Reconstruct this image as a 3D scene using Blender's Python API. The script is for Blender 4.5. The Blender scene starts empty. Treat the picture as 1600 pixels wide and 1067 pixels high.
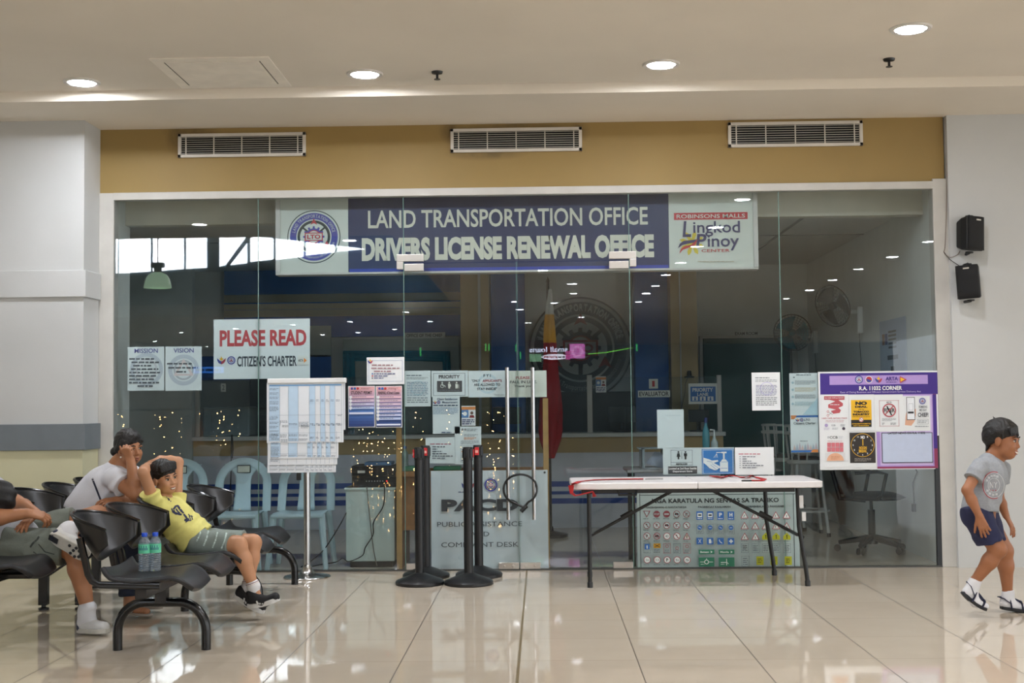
import bpy, math, random
import numpy as np
from math import sin, cos, pi, radians, sqrt, atan2
from mathutils import Vector, Matrix
random.seed(7)
sc = bpy.context.scene
C = sc.collection
# ------------------------------------------------------------ camera, world, exposure
F = 2000.0                      # focal length in pixels of the 1600 px wide frame
H = 1.304                       # camera height
_d = Vector(((846.2 - 800) / F, -(630.1 - 533.5) / F, -1)).normalized()
_h = Vector((1, math.tan(0.0106), 0)).normalized()
_u = _h.cross(_d).normalized()
_x = _d.cross(_u)
CAMR = Matrix((_x, _d, _u))
cam = bpy.data.objects.new('camera', bpy.data.cameras.new('camera'))
cam.data.sensor_width = 36.0
cam.data.lens = F / 1600 * 36.0
cam.data.clip_end = 200
cam.matrix_world = Matrix.Translation((0, 0, H)) @ CAMR.to_4x4()
C.objects.link(cam)
sc.camera = cam
W = 10.11                       # distance of the glass front

def ray(px, py):
    return CAMR @ Vector(((px - 800) / F, -(py - 533.5) / F, -1))
def at(px, py, Y):              # point of the place seen at a pixel, at distance Y
    w = ray(px, py); t = Y / w.y
    return Vector((w.x * t, Y, H + w.z * t))
def onz(px, py, z):             # the same, at height z
    w = ray(px, py); t = (z - H) / w.z
    return Vector((w.x * t, w.y * t, z))
def mirror(p):                  # where a thing stands whose reflection shows in the glass front
    return Vector((p.x, 2 * W - p.y, p.z))

sc.view_settings.view_transform = 'Standard'
sc.view_settings.look = 'None'
sc.view_settings.gamma = 1.0
sc.view_settings.use_curve_mapping = False
sc.view_settings.exposure = 2.05
LAMP = 95.0                     # downlight radiance
SKYL = 8.0                     # daylight seen through the clerestory windows
world = bpy.data.worlds.new('mall_daylight'); sc.world = world
world.use_nodes = True
bg = world.node_tree.nodes['Background']
bg.inputs[0].default_value = (0.93, 0.97, 1.0, 1)
bg.inputs[1].default_value = 0.62

# ------------------------------------------------------------ materials
def lin(c):
    if isinstance(c, str):
        c = [int(c[i:i + 2], 16) for i in (0, 2, 4)]
    return tuple(((v / 255) / 12.92 if v / 255 <= 0.04045 else ((v / 255 + 0.055) / 1.055) ** 2.4) for v in c) + (1,)
MATS = {}
def mat(name, col='808080', rough=0.5, metal=0.0, spec=0.5, var=0.06, scale=6.0, bump=0.0, bscale=60.0, coat=0.0, emit=0.0, alpha=1.0, trans=0.0):
    if name in MATS: return MATS[name]
    m = bpy.data.materials.new(name); m.use_nodes = True
    nt = m.node_tree; N = nt.nodes; L = nt.links
    b = N['Principled BSDF']
    c = lin(col)
    b.inputs['Base Color'].default_value = c
    b.inputs['Roughness'].default_value = rough
    b.inputs['Metallic'].default_value = metal
    b.inputs['Specular IOR Level'].default_value = spec
    b.inputs['Coat Weight'].default_value = coat
    b.inputs['Alpha'].default_value = alpha
    b.inputs['Transmission Weight'].default_value = trans
    if emit:
        b.inputs['Emission Color'].default_value = c
        b.inputs['Emission Strength'].default_value = emit
    if var or bump:
        tc = N.new('ShaderNodeTexCoord')
    if var:
        nz = N.new('ShaderNodeTexNoise'); nz.inputs['Scale'].default_value = scale; nz.inputs['Detail'].default_value = 5
        L.new(tc.outputs['Object'], nz.inputs['Vector'])
        mr = N.new('ShaderNodeMapRange'); mr.inputs[1].default_value = 0.3; mr.inputs[2].default_value = 0.7
        mr.inputs[3].default_value = 1 - var; mr.inputs[4].default_value = 1 + var
        L.new(nz.outputs[0], mr.inputs[0])
        mx = N.new('ShaderNodeMix'); mx.data_type = 'RGBA'; mx.blend_type = 'MULTIPLY'; mx.inputs[0].default_value = 1
        mx.inputs[6].default_value = c
        L.new(mr.outputs[0], mx.inputs[7]); L.new(mx.outputs[2], b.inputs['Base Color'])
    if bump:
        n2 = N.new('ShaderNodeTexNoise'); n2.inputs['Scale'].default_value = bscale; n2.inputs['Detail'].default_value = 4
        L.new(tc.outputs['Object'], n2.inputs['Vector'])
        bp = N.new('ShaderNodeBump'); bp.inputs['Strength'].default_value = bump; bp.inputs['Distance'].default_value = 0.01
        L.new(n2.outputs[0], bp.inputs['Height']); L.new(bp.outputs[0], b.inputs['Normal'])
    MATS[name] = m
    return m
def ink(hexcol):                # flat printing ink
    return mat('ink_' + hexcol, hexcol, 0.55, var=0.02, scale=30)

# ------------------------------------------------------------ mesh building
WLOC = {}
class MB:
    def __init__(s): s.v = []; s.f = []; s.m = []; s.mats = []
    def mi(s, m):
        if m not in s.mats: s.mats.append(m)
        return s.mats.index(m)
    def add(s, vs, fs, m=None):
        o = len(s.v); s.v += [tuple(v) for v in vs]; k = s.mi(m)
        for f in fs: s.f.append(tuple(i + o for i in f)); s.m.append(k)
        return s
    def box(s, a, b, m=None, M=None):
        x0, y0, z0 = [min(p, q) for p, q in zip(a, b)]; x1, y1, z1 = [max(p, q) for p, q in zip(a, b)]
        vs = [(x0,y0,z0),(x1,y0,z0),(x1,y1,z0),(x0,y1,z0),(x0,y0,z1),(x1,y0,z1),(x1,y1,z1),(x0,y1,z1)]
        if M is not None: vs = [tuple(M @ Vector(v)) for v in vs]
        return s.add(vs, [(0,3,2,1),(4,5,6,7),(0,1,5,4),(1,2,6,5),(2,3,7,6),(3,0,4,7)], m)
    def tube(s, path, r, m=None, seg=10, cap=True, flat=None, closed=False):
        P = [Vector(p) for p in path]; n = len(P); rings = []
        T = []
        for i in range(n):
            if closed: t = P[(i + 1) % n] - P[i - 1]
            else: t = (P[min(i + 1, n - 1)] - P[max(i - 1, 0)])
            T.append(t.normalized() if t.length > 1e-9 else Vector((0, 0, 1)))
        up = Vector((0, 0, 1)) if abs(T[0].z) < 0.9 else Vector((0, 1, 0))
        if flat is not None: up = Vector(flat[2])
        vs = []
        for i in range(n):
            sd = T[i].cross(up)
            if sd.length < 1e-6: sd = T[i].cross(Vector((1, 0, 0)))
            sd.normalize(); u2 = sd.cross(T[i]).normalized()
            if flat is None: up = u2
            rr = r[i] if isinstance(r, (list, tuple)) else r
            for k in range(seg):
                a = 2 * pi * (k + 0.5) / seg
                if flat is None: q = P[i] + (sd * cos(a) + u2 * sin(a)) * rr
                else:
                    sg = lambda x: math.copysign(abs(x) ** 0.5, x)
                    q = P[i] + sd * sg(cos(a)) * flat[0] + u2 * sg(sin(a)) * flat[1]
                vs.append(q)
        fs = []
        for i in range(n if closed else n - 1):
            j = (i + 1) % n
            for k in range(seg):
                fs.append((i*seg+k, i*seg+(k+1)%seg, j*seg+(k+1)%seg, j*seg+k))
        if cap and not closed:
            fs.append(tuple(range(seg))[::-1]); fs.append(tuple((n-1)*seg+k for k in range(seg)))
        return s.add(vs, fs, m)
    def lathe(s, prof, c=(0,0,0), m=None, seg=28, ax='z', M=None, cap=True):
        vs = []; n = len(prof)
        for (r, z) in prof:
            for k in range(seg):
                a = 2 * pi * k / seg
                p = (r*cos(a), r*sin(a), z) if ax == 'z' else ((z, r*cos(a), r*sin(a)) if ax == 'x' else (r*sin(a), z, r*cos(a)))
                p = Vector(p)
                if M is not None: p = M @ p
                vs.append(Vector(c) + p)
        fs = []
        for i in range(n - 1):
            for k in range(seg):
                fs.append((i*seg+k, i*seg+(k+1)%seg, (i+1)*seg+(k+1)%seg, (i+1)*seg+k))
        if cap: fs.append(tuple(range(seg))[::-1]); fs.append(tuple((n-1)*seg+k for k in range(seg)))
        return s.add(vs, fs, m)
    def ball(s, c, r, m=None, seg=14, rings=9, M=None):
        if not isinstance(r, (list, tuple)): r = (r, r, r)
        vs = []; 
        for i in range(rings + 1):
            t = pi * i / rings
            for k in range(seg):
                a = 2 * pi * k / seg
                p = Vector((r[0]*sin(t)*cos(a), r[1]*sin(t)*sin(a), r[2]*cos(t)))
                if M is not None: p = M @ p
                vs.append(Vector(c) + p)
        fs = [(i*seg+k, (i+1)*seg+k, (i+1)*seg+(k+1)%seg, i*seg+(k+1)%seg) for i in range(rings) for k in range(seg)]
        return s.add(vs, fs, m)
    def prism(s, pts, dvec, m=None):      # polygon (3-D points) pushed along dvec
        n = len(pts); dv = Vector(dvec)
        vs = [Vector(p) for p in pts] + [Vector(p) + dv for p in pts]
        fs = [tuple(range(n)), tuple(range(2*n-1, n-1, -1))] + [(i, i+n, (i+1)%n+n, (i+1)%n) for i in range(n)]
        return s.add(vs, fs, m)
    def grid(s, fn, nu, nv, m=None):
        vs = [fn(i/(nu-1), j/(nv-1)) for j in range(nv) for i in range(nu)]
        fs = [(j*nu+i, j*nu+i+1, (j+1)*nu+i+1, (j+1)*nu+i) for j in range(nv-1) for i in range(nu-1)]
        return s.add(vs, fs, m)
    def build(s, name, m=None, parent=None, smooth=True, bevel=0, solid=0, sub=0, ang=35, local=False):
        me = bpy.data.meshes.new(name)
        V = np.array([tuple(v) for v in s.v], dtype=float).reshape(-1, 3)
        o = bpy.data.objects.new(name, me)
        if parent is None:
            org = np.array([(V[:,0].min()+V[:,0].max())/2, (V[:,1].min()+V[:,1].max())/2, V[:,2].min()])
            o.location = org; WLOC[o.name] = Vector(org)
        else:
            o.parent = parent
            org = np.zeros(3) if local else np.array(WLOC[parent.name])
            WLOC[o.name] = Vector(org)
        V = V - org
        me.from_pydata(V.tolist(), [], s.f)
        ml = [x if x is not None else m for x in s.mats]
        for x in ml: me.materials.append(x)
        me.polygons.foreach_set('material_index', s.m)
        if smooth:
            me.polygons.foreach_set('use_smooth', [True]*len(s.f))
            me.update()
            me.set_sharp_from_angle(angle=radians(ang))
        me.validate(); me.update()
        C.objects.link(o)
        if solid:
            md = o.modifiers.new('solid', 'SOLIDIFY'); md.thickness = solid; md.offset = 0
        if bevel:
            md = o.modifiers.new('bevel', 'BEVEL'); md.width = bevel; md.segments = 2; md.limit_method = 'ANGLE'
        if sub:
            md = o.modifiers.new('sub', 'SUBSURF'); md.levels = sub; md.render_levels = sub
        return o
def tag(o, label, cat, group=None):
    o['label'] = label; o['category'] = cat
    if group: o['group'] = group
    return o
def thing(name, label, cat, loc=(0,0,0), group=None, rotz=0):
    o = bpy.data.objects.new(name, None); C.objects.link(o)
    o.location = loc; o.rotation_euler = (0, 0, rotz); o.empty_display_size = 0.1
    WLOC[o.name] = Vector(loc)
    return tag(o, label, cat, group)
def struct(o): o['kind'] = 'structure'; return o
def dup(root, loc, rotz=None, label=None, group=None):
    r = root.copy(); C.objects.link(r); r.location = loc
    if rotz is not None: r.rotation_euler = (0, 0, rotz)
    if label: r['label'] = label
    if group: r['group'] = group
    for ch in list(root.children):
        c = ch.copy(); C.objects.link(c); c.parent = r
        for g in ch.children:
            d = g.copy(); C.objects.link(d); d.parent = c
    WLOC[r.name] = Vector(loc)
    return r

# ------------------------------------------------------------ lettering and printed boards
GL = {}
def glyphs(t, bold=0.0):
    k = (t, bold)
    if k in GL: return GL[k]
    cu = bpy.data.curves.new('t', 'FONT'); cu.body = t; cu.offset = bold; cu.resolution_u = 3
    ob = bpy.data.objects.new('t', cu)
    me = bpy.data.meshes.new_from_object(ob)
    V = np.array([v.co[:2] for v in me.vertices]) if len(me.vertices) else np.zeros((0, 2))
    Fc = [tuple(p.vertices) for p in me.polygons]
    bpy.data.objects.remove(ob); bpy.data.curves.remove(cu); bpy.data.meshes.remove(me)
    GL[k] = (V, Fc)
    return GL[k]
class Board:
    """a printed sheet standing at distance Y and facing the hall; sizes are given in photo pixels at that distance"""
    def __init__(s, Y, step=0.0004): s.mb = MB(); s.Y = Y; s.n = 0; s.step = step; s.mpp = Y / F
    def p(s, px, py, lay=None):
        q = at(px, py, s.Y); q.y -= s.step * (s.n if lay is None else lay); return q
    def sheet(s, x0, y0, x1, y1, m, t=0.0025):
        c = at((x0+x1)/2, (y0+y1)/2, s.Y); w = abs(x1-x0)*s.mpp/2; h = abs(y1-y0)*s.mpp/2
        s.mb.box((c.x-w, s.Y, c.z-h), (c.x+w, s.Y+t, c.z+h), m); s.n = max(s.n, 1); return s
    def rect(s, x0, y0, x1, y1, m):
        s.n += 1
        c = s.p((x0+x1)/2, (y0+y1)/2); w = abs(x1-x0)*s.mpp/2; h = abs(y1-y0)*s.mpp/2
        s.mb.add([(c.x-w,c.y,c.z-h),(c.x+w,c.y,c.z-h),(c.x+w,c.y,c.z+h),(c.x-w,c.y,c.z+h)], [(0,1,2,3)], m); return s
    def frame(s, x0, y0, x1, y1, t, m):
        for a in ((x0,y0,x1,y0+t),(x0,y1-t,x1,y1),(x0,y0,x0+t,y1),(x1-t,y0,x1,y1)): s.rect(*a, m)
        return s
    def poly(s, pts, m):
        s.n += 1
        s.mb.add([s.p(*q) for q in pts][::-1], [tuple(range(len(pts)))], m); return s
    def loc(s, cx, cy, pts, m):           # polygon about a centre, local pixel units, y down
        s.n += 1; c = s.p(cx, cy)
        s.mb.add([(c.x+x*s.mpp, c.y, c.z-y*s.mpp) for x, y in pts], [tuple(range(len(pts)))[::-1]], m); return s
    def disc(s, cx, cy, r, m, ry=None, seg=36):
        ry = ry or r
        return s.loc(cx, cy, [(r*cos(2*pi*k/seg), ry*sin(2*pi*k/seg)) for k in range(seg)], m)
    def ring(s, cx, cy, r0, r1, m, seg=48, a0=0, a1=360):
        s.n += 1; c = s.p(cx, cy); vs = []; full = (a1 - a0) >= 360
        n = seg if full else seg + 1
        for k in range(n):
            a = radians(a0 + (a1 - a0) * k / seg)
            for r in (r0, r1): vs.append((c.x + r*cos(a)*s.mpp, c.y, c.z + r*sin(a)*s.mpp))
        fs = [(2*k, 2*k+1, 2*((k+1)%n)+1, 2*((k+1)%n)) for k in range(seg)]
        s.mb.add(vs, fs, m); return s
    def text(s, t, cx, cy, w, h, m, bold=0.0, shear=0.0):
        V, Fc = glyphs(t, bold)
        if not len(V): return s
        s.n += 1; c = s.p(cx, cy); lo = V.min(0); hi = V.max(0); sz = np.maximum(hi - lo, 1e-6)
        U = (V - (lo + hi) / 2) / sz
        s.mb.add([(c.x + (u[0] + shear*u[1])*w*s.mpp, c.y, c.z + u[1]*h*s.mpp) for u in U], Fc, m); return s
    def line(s, x0, y0, x1, y1, t, m):
        dx, dy = x1-x0, y1-y0; l = sqrt(dx*dx+dy*dy); nx, ny = -dy/l*t/2, dx/l*t/2
        return s.poly([(x0+nx,y0+ny),(x1+nx,y1+ny),(x1-nx,y1-ny),(x0-nx,y0-ny)], m)
    def arc(s, t, cx, cy, r, h, m, a0, a1, bold=0.0, flip=False):   # letters along a circle, degrees from +x, counter-clockwise
        n = len(t); c0 = at(cx, cy, s.Y); s.n += 1
        ref, _ = glyphs('H', 0); full = ref[:,1].max() - ref[:,1].min(); sc_ = h / full
        wid = []
        for ch in t:
            V, _ = glyphs(ch, bold); wid.append((V[:,0].max()-V[:,0].min() + 0.12) if len(V) else 0.32)
        tot = sum(wid); pos = 0
        for ch, wd in zip(t, wid):
            a = radians(a0 + (a1 - a0) * (pos + wd/2) / tot); pos += wd
            V, Fc = glyphs(ch, bold)
            if not len(V): continue
            sx = min(sc_, abs(radians(a1-a0))*r/tot)
            mid = (V[:,0].max()+V[:,0].min())/2
            th = a - pi/2 if not flip else a + pi/2
            rr = r if not flip else r + h
            bx, bz = rr*cos(a), rr*sin(a); vs = []
            for v in V:
                lx, ly = (v[0]-mid)*sx, v[1]*sc_
                vs.append((c0.x + (bx + lx*cos(th) - ly*sin(th))*s.mpp, s.Y - s.step*s.n, c0.z + (bz + lx*sin(th) + ly*cos(th))*s.mpp))
            s.mb.add(vs, Fc, m)
        return s
    def fine(s, x0, y0, x1, y1, n, m, t=0.35, ind=0, seed=1):   # rows of illegible small print
        rr = random.Random(seed); hh = (y1-y0)/n; s.n += 1
        for i in range(n):
            y = y0 + hh*(i+0.5); x = x0 + (ind if i == 0 else 0); end = x1 - (rr.random()*0.3*(x1-x0) if i == n-1 else rr.random()*1.5)
            while x < end:
                w = min((0.6+rr.random()*1.6)*hh*1.1, end-x)
                c = s.p(x+w/2, y); ww = w*s.mpp/2; th = hh*t*s.mpp/2
                s.mb.add([(c.x-ww,c.y,c.z-th),(c.x+ww,c.y,c.z-th),(c.x+ww,c.y,c.z+th),(c.x-ww,c.y,c.z+th)], [(0,1,2,3)], m)
                x += w + hh*0.35
        return s
    def done(s, name, parent=None, label=None, cat=None, group=None):
        o = s.mb.build(name, None, parent, smooth=False)
        if label: tag(o, label, cat, group)
        return o
# ------------------------------------------------------------ setting materials
def tile_mat():
    m = bpy.data.materials.new('polished_porcelain_tile'); m.use_nodes = True
    nt = m.node_tree; N = nt.nodes; L = nt.links; b = N['Principled BSDF']
    tc = N.new('ShaderNodeTexCoord'); sx = N.new('ShaderNodeSeparateXYZ'); L.new(tc.outputs['Object'], sx.inputs[0])
    def m_(op, a, b_=None, v=None):
        n = N.new('ShaderNodeMath'); n.operation = op
        if hasattr(a, 'is_linked') or hasattr(a, 'links'): L.new(a, n.inputs[0])
        else: n.inputs[0].default_value = a
        if b_ is not None:
            if hasattr(b_, 'links'): L.new(b_, n.inputs[1])
            else: n.inputs[1].default_value = b_
        return n.outputs[0]
    def groove(axis, off, wd):
        q = m_('DIVIDE', m_('SUBTRACT', sx.outputs[axis], off), 0.6)
        f = m_('FRACT', q); e = m_('MINIMUM', f, m_('SUBTRACT', 1.0, f))
        return m_('LESS_THAN', e, wd), m_('FLOOR', q)
    gx, ix = groove(0, -0.13, 0.0042); gy, iy = groove(1, 0.57, 0.0030)
    g = m_('MAXIMUM', gx, m_('MULTIPLY', gy, 0.55))
    wn = N.new('ShaderNodeTexWhiteNoise'); wn.noise_dimensions = '2D'
    cv = N.new('ShaderNodeCombineXYZ'); L.new(ix, cv.inputs[0]); L.new(iy, cv.inputs[1]); L.new(cv.outputs[0], wn.inputs['Vector'])
    nz = N.new('ShaderNodeTexNoise'); nz.inputs['Scale'].default_value = 5; nz.inputs['Detail'].default_value = 6; L.new(tc.outputs['Object'], nz.inputs['Vector'])
    v = m_('ADD', m_('MULTIPLY', wn.outputs[0], 0.05), m_('ADD', m_('MULTIPLY', nz.outputs[0], 0.10), 0.92))
    mx = N.new('ShaderNodeMix'); mx.data_type = 'RGBA'; mx.blend_type = 'MULTIPLY'; mx.inputs[0].default_value = 1
    mx.inputs[6].default_value = lin('CEC1AE'); L.new(v, mx.inputs[7])
    m2 = N.new('ShaderNodeMix'); m2.data_type = 'RGBA'; L.new(g, m2.inputs[0]); L.new(mx.outputs[2], m2.inputs[6]); m2.inputs[7].default_value = lin('5A5248')
    L.new(m2.outputs[2], b.inputs['Base Color'])
    rg = m_('ADD', m_('MULTIPLY', g, 0.4), 0.035); L.new(rg, b.inputs['Roughness'])
    b.inputs['IOR'].default_value = 1.55
    return m
def glass_mat(name='clear_plate_glass', tint='F3F7F8', f0=0.045):
    m = bpy.data.materials.new(name); m.use_nodes = True
    nt = m.node_tree; N = nt.nodes; L = nt.links
    N.remove(N['Principled BSDF'])
    tr = N.new('ShaderNodeBsdfTransparent'); tr.inputs[0].default_value = lin(tint)
    gl = N.new('ShaderNodeBsdfGlossy'); gl.inputs['Roughness'].default_value = 0.0
    geo = N.new('ShaderNodeNewGeometry'); dp = N.new('ShaderNodeVectorMath'); dp.operation = 'DOT_PRODUCT'
    L.new(geo.outputs['Normal'], dp.inputs[0]); L.new(geo.outputs['Incoming'], dp.inputs[1])
    ab = N.new('ShaderNodeMath'); ab.operation = 'ABSOLUTE'; L.new(dp.outputs['Value'], ab.inputs[0])
    om = N.new('ShaderNodeMath'); om.operation = 'SUBTRACT'; om.inputs[0].default_value = 1; L.new(ab.outputs[0], om.inputs[1])
    pw = N.new('ShaderNodeMath'); pw.operation = 'POWER'; L.new(om.outputs[0], pw.inputs[0]); pw.inputs[1].default_value = 5
    ma = N.new('ShaderNodeMath'); ma.operation = 'MULTIPLY_ADD'; L.new(pw.outputs[0], ma.inputs[0]); ma.inputs[1].default_value = 1 - f0; ma.inputs[2].default_value = f0
    mx = N.new('ShaderNodeMixShader'); L.new(ma.outputs[0], mx.inputs[0]); L.new(tr.outputs[0], mx.inputs[1]); L.new(gl.outputs[0], mx.inputs[2])
    tc = N.new('ShaderNodeTexCoord'); nz = N.new('ShaderNodeTexNoise'); nz.inputs['Scale'].default_value = 1.6; nz.inputs['Detail'].default_value = 7; nz.inputs['Distortion'].default_value = 1.2
    L.new(tc.outputs['Object'], nz.inputs['Vector'])
    mr = N.new('ShaderNodeMapRange'); mr.inputs[1].default_value = 0.42; mr.inputs[2].default_value = 0.75; mr.inputs[3].default_value = 0.0; mr.inputs[4].default_value = 0.012
    L.new(nz.outputs[0], mr.inputs[0])
    df = N.new('ShaderNodeBsdfDiffuse'); df.inputs[0].default_value = lin('C8DCE4')       # smears on the pane, plus a pale haze put into its colour
    m2 = N.new('ShaderNodeMixShader'); L.new(mr.outputs[0], m2.inputs[0]); L.new(mx.outputs[0], m2.inputs[1]); L.new(df.outputs[0], m2.inputs[2])
    L.new(m2.outputs[0], N['Material Output'].inputs['Surface'])
    MATS[name] = m
    return m
TILE = tile_mat(); GLASS = glass_mat()
EDGE = mat('green_glass_edge', '6F8F86', 0.2)
WHITEP = mat('white_wall_paint', 'C3C4C2', 0.6, var=0.05, scale=1.2, bump=0.05, bscale=90)
CREAM = mat('cream_wall_paint', 'CAC6A4', 0.6, var=0.05, scale=2)
GREYB = mat('grey_rail_paint', '6E757A', 0.55)
CEILP = mat('ceiling_paint', 'E3DBCD', 0.75, var=0.04, scale=1.0)
YELLOW = mat('mustard_wall_paint', 'C2A05A', 0.6, var=0.07, scale=1.5)
FRAMEW = mat('white_frame_paint', 'C2BFB8', 0.5)
# ------------------------------------------------------------ hall: floor, ceiling, pillars, header
struct(MB().box((-14,-31,-0.1),(14,15.6,0), TILE).build('floor', smooth=False))
fl = bpy.data.objects['floor']                 # object coordinates = place coordinates, for the tile grid
for v in fl.data.vertices: v.co = v.co + fl.location
fl.location = (0, 0, 0)
ZC = 3.60; ZS = 3.534; YS = 9.10
mb = MB()
mb.box((-14,3,ZC),(14,YS,ZC+0.3)); mb.box((-2,-31,ZC),(14,3,ZC+0.3)); mb.box((-14,-31,ZC),(-2,-12,ZC+0.3))
mb.prism([(-14,YS,ZC+0.02),(-14,YS+0.035,ZS),(-14,W+0.1,ZS),(-14,W+0.1,ZC+0.3),(-14,YS,ZC+0.3)], (28,0,0))
struct(mb.build('ceiling', CEILP, smooth=False))
# upper hall seen only as a reflection
DARKW = mat('grey_hall_wall', '7C919C', 0.7)
mb = MB(); mb.box((-14,-12.4,ZC+0.3),(-2,-12.2,7.6)); mb.box((-2,-12.4,ZC+0.3),(-1.9,3,7.6)); mb.box((-14,3,ZC+0.3),(-2,3.1,7.6)); mb.box((-14,-12.4,7.6),(-1.9,3.1,7.7))
struct(mb.build('wall_upper', DARKW, smooth=False))
struct(MB().box((-14,-31.2,0),(14,-31,ZC+0.3)).build('wall_rear', mat('slate_hall_wall','7E8E98',0.7), smooth=False))
struct(MB().box((-14.2,-31,0),(-14,10.1,7.7)).build('wall_left', mat('hall_side_wall','B9B6B0',0.7), smooth=False))
# clerestory windows of the upper hall (daylight)
SKY = mat('bright_sky_pane', 'F2F8FF', 0.5, var=0, emit=SKYL)
panes = [[(181,371),(184,371),(183,427),(181,427)],[(186,374),(235,372),(235,424),(186,427)],[(239,373),(287,370),(287,420),(239,424)],[(291,370),(323,368),(323,418),(291,420)],
 [(343,368),(366,366),(386,368),(352,414),(343,416)],[(386,380),(386,411),(360,414)],[(394,369),(427,372),(427,405),(391,409),(391,374)],[(431,373),(474,377),(474,401),(431,406)],
 [(478,378),(523,383),(523,394),(478,399)],[(527,384),(571,389),(527,393)]]
for i, q in enumerate(panes):
    mb = MB(); pts = [mirror(at(x, y, 2*W+12.18)) for x, y in q]
    mb.prism(pts, (0, -0.015, 0), SKY)
    struct(mb.build('window_%d' % (i+1), SKY, smooth=False))
# left pillar with rails
YF = 9.753; XP = -3.517
zA = at(125,464,YF).z; zB = at(125,422,YF).z; zg0 = at(125,703,YF).z; zg1 = at(125,662,YF).z
mb = MB(); mb.box((-9,YF,zg1),(XP,W+0.1,ZS), WHITEP); mb.box((-9,YF,0),(XP,W+0.1,zg0), CREAM); mb.box((-9,YF,zg0),(XP,W+0.1,zg1), GREYB)
struct(mb.build('wall_pillar_left', smooth=False))
struct(MB().box((-9,YF-0.022,zA),(XP+0.022,W-0.03,zB), WHITEP).build('trim_1', smooth=False, bevel=0.004))
struct(MB().box((-9,YF-0.025,zg0),(XP+0.025,W-0.03,zg1), GREYB).build('trim_2', smooth=False, bevel=0.004))
# right wall
XR = at(1478,182,W-0.06).x
struct(MB().box((at(1497,700,W-0.06).x-0.02, W-0.06, 0),(9,W+0.1,ZS), WHITEP).build('wall_right', smooth=False))
# header, jambs, top frame
HZ = 3.02; XL = -3.40; XRG = 3.10
def soot_header():
    m = mat('mustard_header_paint', '997F4A', 0.6, var=0.06, scale=1.5)
    nt = m.node_tree; N = nt.nodes; L = nt.links; b = N['Principled BSDF']
    src = b.inputs['Base Color'].links[0].from_socket
    tc = N.new('ShaderNodeTexCoord'); acc = None
    for (cx, cz, sx_, sz_) in GRILL_STAINS:
        mp = N.new('ShaderNodeMapping'); mp.inputs['Location'].default_value = (-cx/sx_, 0, -cz/sz_); mp.inputs['Scale'].default_value = (1/sx_, 0, 1/sz_)
        L.new(tc.outputs['Object'], mp.inputs[0])
        ln = N.new('ShaderNodeVectorMath'); ln.operation = 'LENGTH'; L.new(mp.outputs[0], ln.inputs[0])
        mr = N.new('ShaderNodeMapRange'); mr.inputs[1].default_value = 1.0; mr.inputs[2].default_value = 0.4; mr.inputs[3].default_value = 0; mr.inputs[4].default_value = 0.75
        L.new(ln.outputs['Value'], mr.inputs[0])
        if acc is None: acc = mr.outputs[0]
        else:
            mm = N.new('ShaderNodeMath'); mm.operation = 'MAXIMUM'; L.new(acc, mm.inputs[0]); L.new(mr.outputs[0], mm.inputs[1]); acc = mm.outputs[0]
    nz = N.new('ShaderNodeTexNoise'); nz.inputs['Scale'].default_value = 9; nz.inputs['Detail'].default_value = 6; L.new(tc.outputs['Object'], nz.inputs['Vector'])
    mu = N.new('ShaderNodeMath'); mu.operation = 'MULTIPLY'; L.new(acc, mu.inputs[0]); L.new(nz.outputs[0], mu.inputs[1])
    mx = N.new('ShaderNodeMix'); mx.data_type = 'RGBA'; L.new(mu.outputs[0], mx.inputs[0]); L.new(src, mx.inputs[6]); mx.inputs[7].default_value = lin('3A2F20')
    L.new(mx.outputs[2], b.inputs['Base Color'])
    return m
HC = ((XP + XRG + 0.11)/2, HZ + 0.0)
GRILL_STAINS = []
for (px, py, a, b_) in ((277,214,0.10,0.16),(300,206,0.25,0.07),(703,203,0.09,0.12),(800,199,0.6,0.05),(905,205,0.1,0.1),(760,240,0.35,0.06)):
    q = at(px, py, W); GRILL_STAINS.append((q.x-HC[0], q.z-HZ, a, b_))
struct(MB().box((XP,W,HZ),(XRG+0.10,W+0.15,ZS), soot_header()).build('wall_header', smooth=False))
mb = MB(); mb.box((XP,W-0.02,0),(XL,W+0.10,HZ)); struct(mb.build('trim_3', FRAMEW, smooth=False, bevel=0.004))
mb = MB(); mb.box((XRG,W-0.02,0),(XRG+0.125,W+0.10,HZ+0.02)); struct(mb.build('trim_4', FRAMEW, smooth=False, bevel=0.004))
mb = MB(); mb.box((XL,W-0.03,HZ-0.06),(XRG,W+0.05,HZ)); struct(mb.build('trim_5', FRAMEW, smooth=False, bevel=0.004))
mb = MB(); mb.box((XL,W-0.02,0),(XRG,W+0.03,0.012)); struct(mb.build('trim_6', mat('dark_floor_channel','4A4A46',0.4), smooth=False))
mb = MB(); mb.box((XRG-0.035,W-0.015,0.012),(XRG,W+0.02,1.02)); struct(mb.build('trim_7', mat('black_jamb_strip','22262A',0.4), smooth=False))
# glass front: fixed panes and a pair of doors
ZT = HZ - 0.06; g = 0.005; T0, T1 = W-0.006, W+0.006
xs = [XL+0.002, at(404,600,W).x, at(632,600,W).x, at(986,600,W).x, at(1222,600,W).x, XRG-0.001]
zd = at(808,409,W).z
def pane(name, x0, x1, z0, z1):
    return struct(MB().box((x0+g/2,T0,z0),(x1-g/2,T1,z1)).build(name, GLASS, smooth=False))
def edges(x, z0, z1): struct(MB().box((x-g/2,T0,z0),(x+g/2,T1,z1)).build('trim_%d' % (20+len([o for o in C.objects if o.name.startswith('trim_2')])), EDGE, smooth=False))
pane('window_20', xs[0], xs[1], 0.014, ZT); pane('window_21', xs[1], xs[2], 0.014, ZT)
pane('window_22', xs[2], xs[3], zd+g/2, ZT); pane('window_23', xs[3], xs[4], 0.014, ZT); pane('window_24', xs[4], xs[5], 0.014, ZT)
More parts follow.
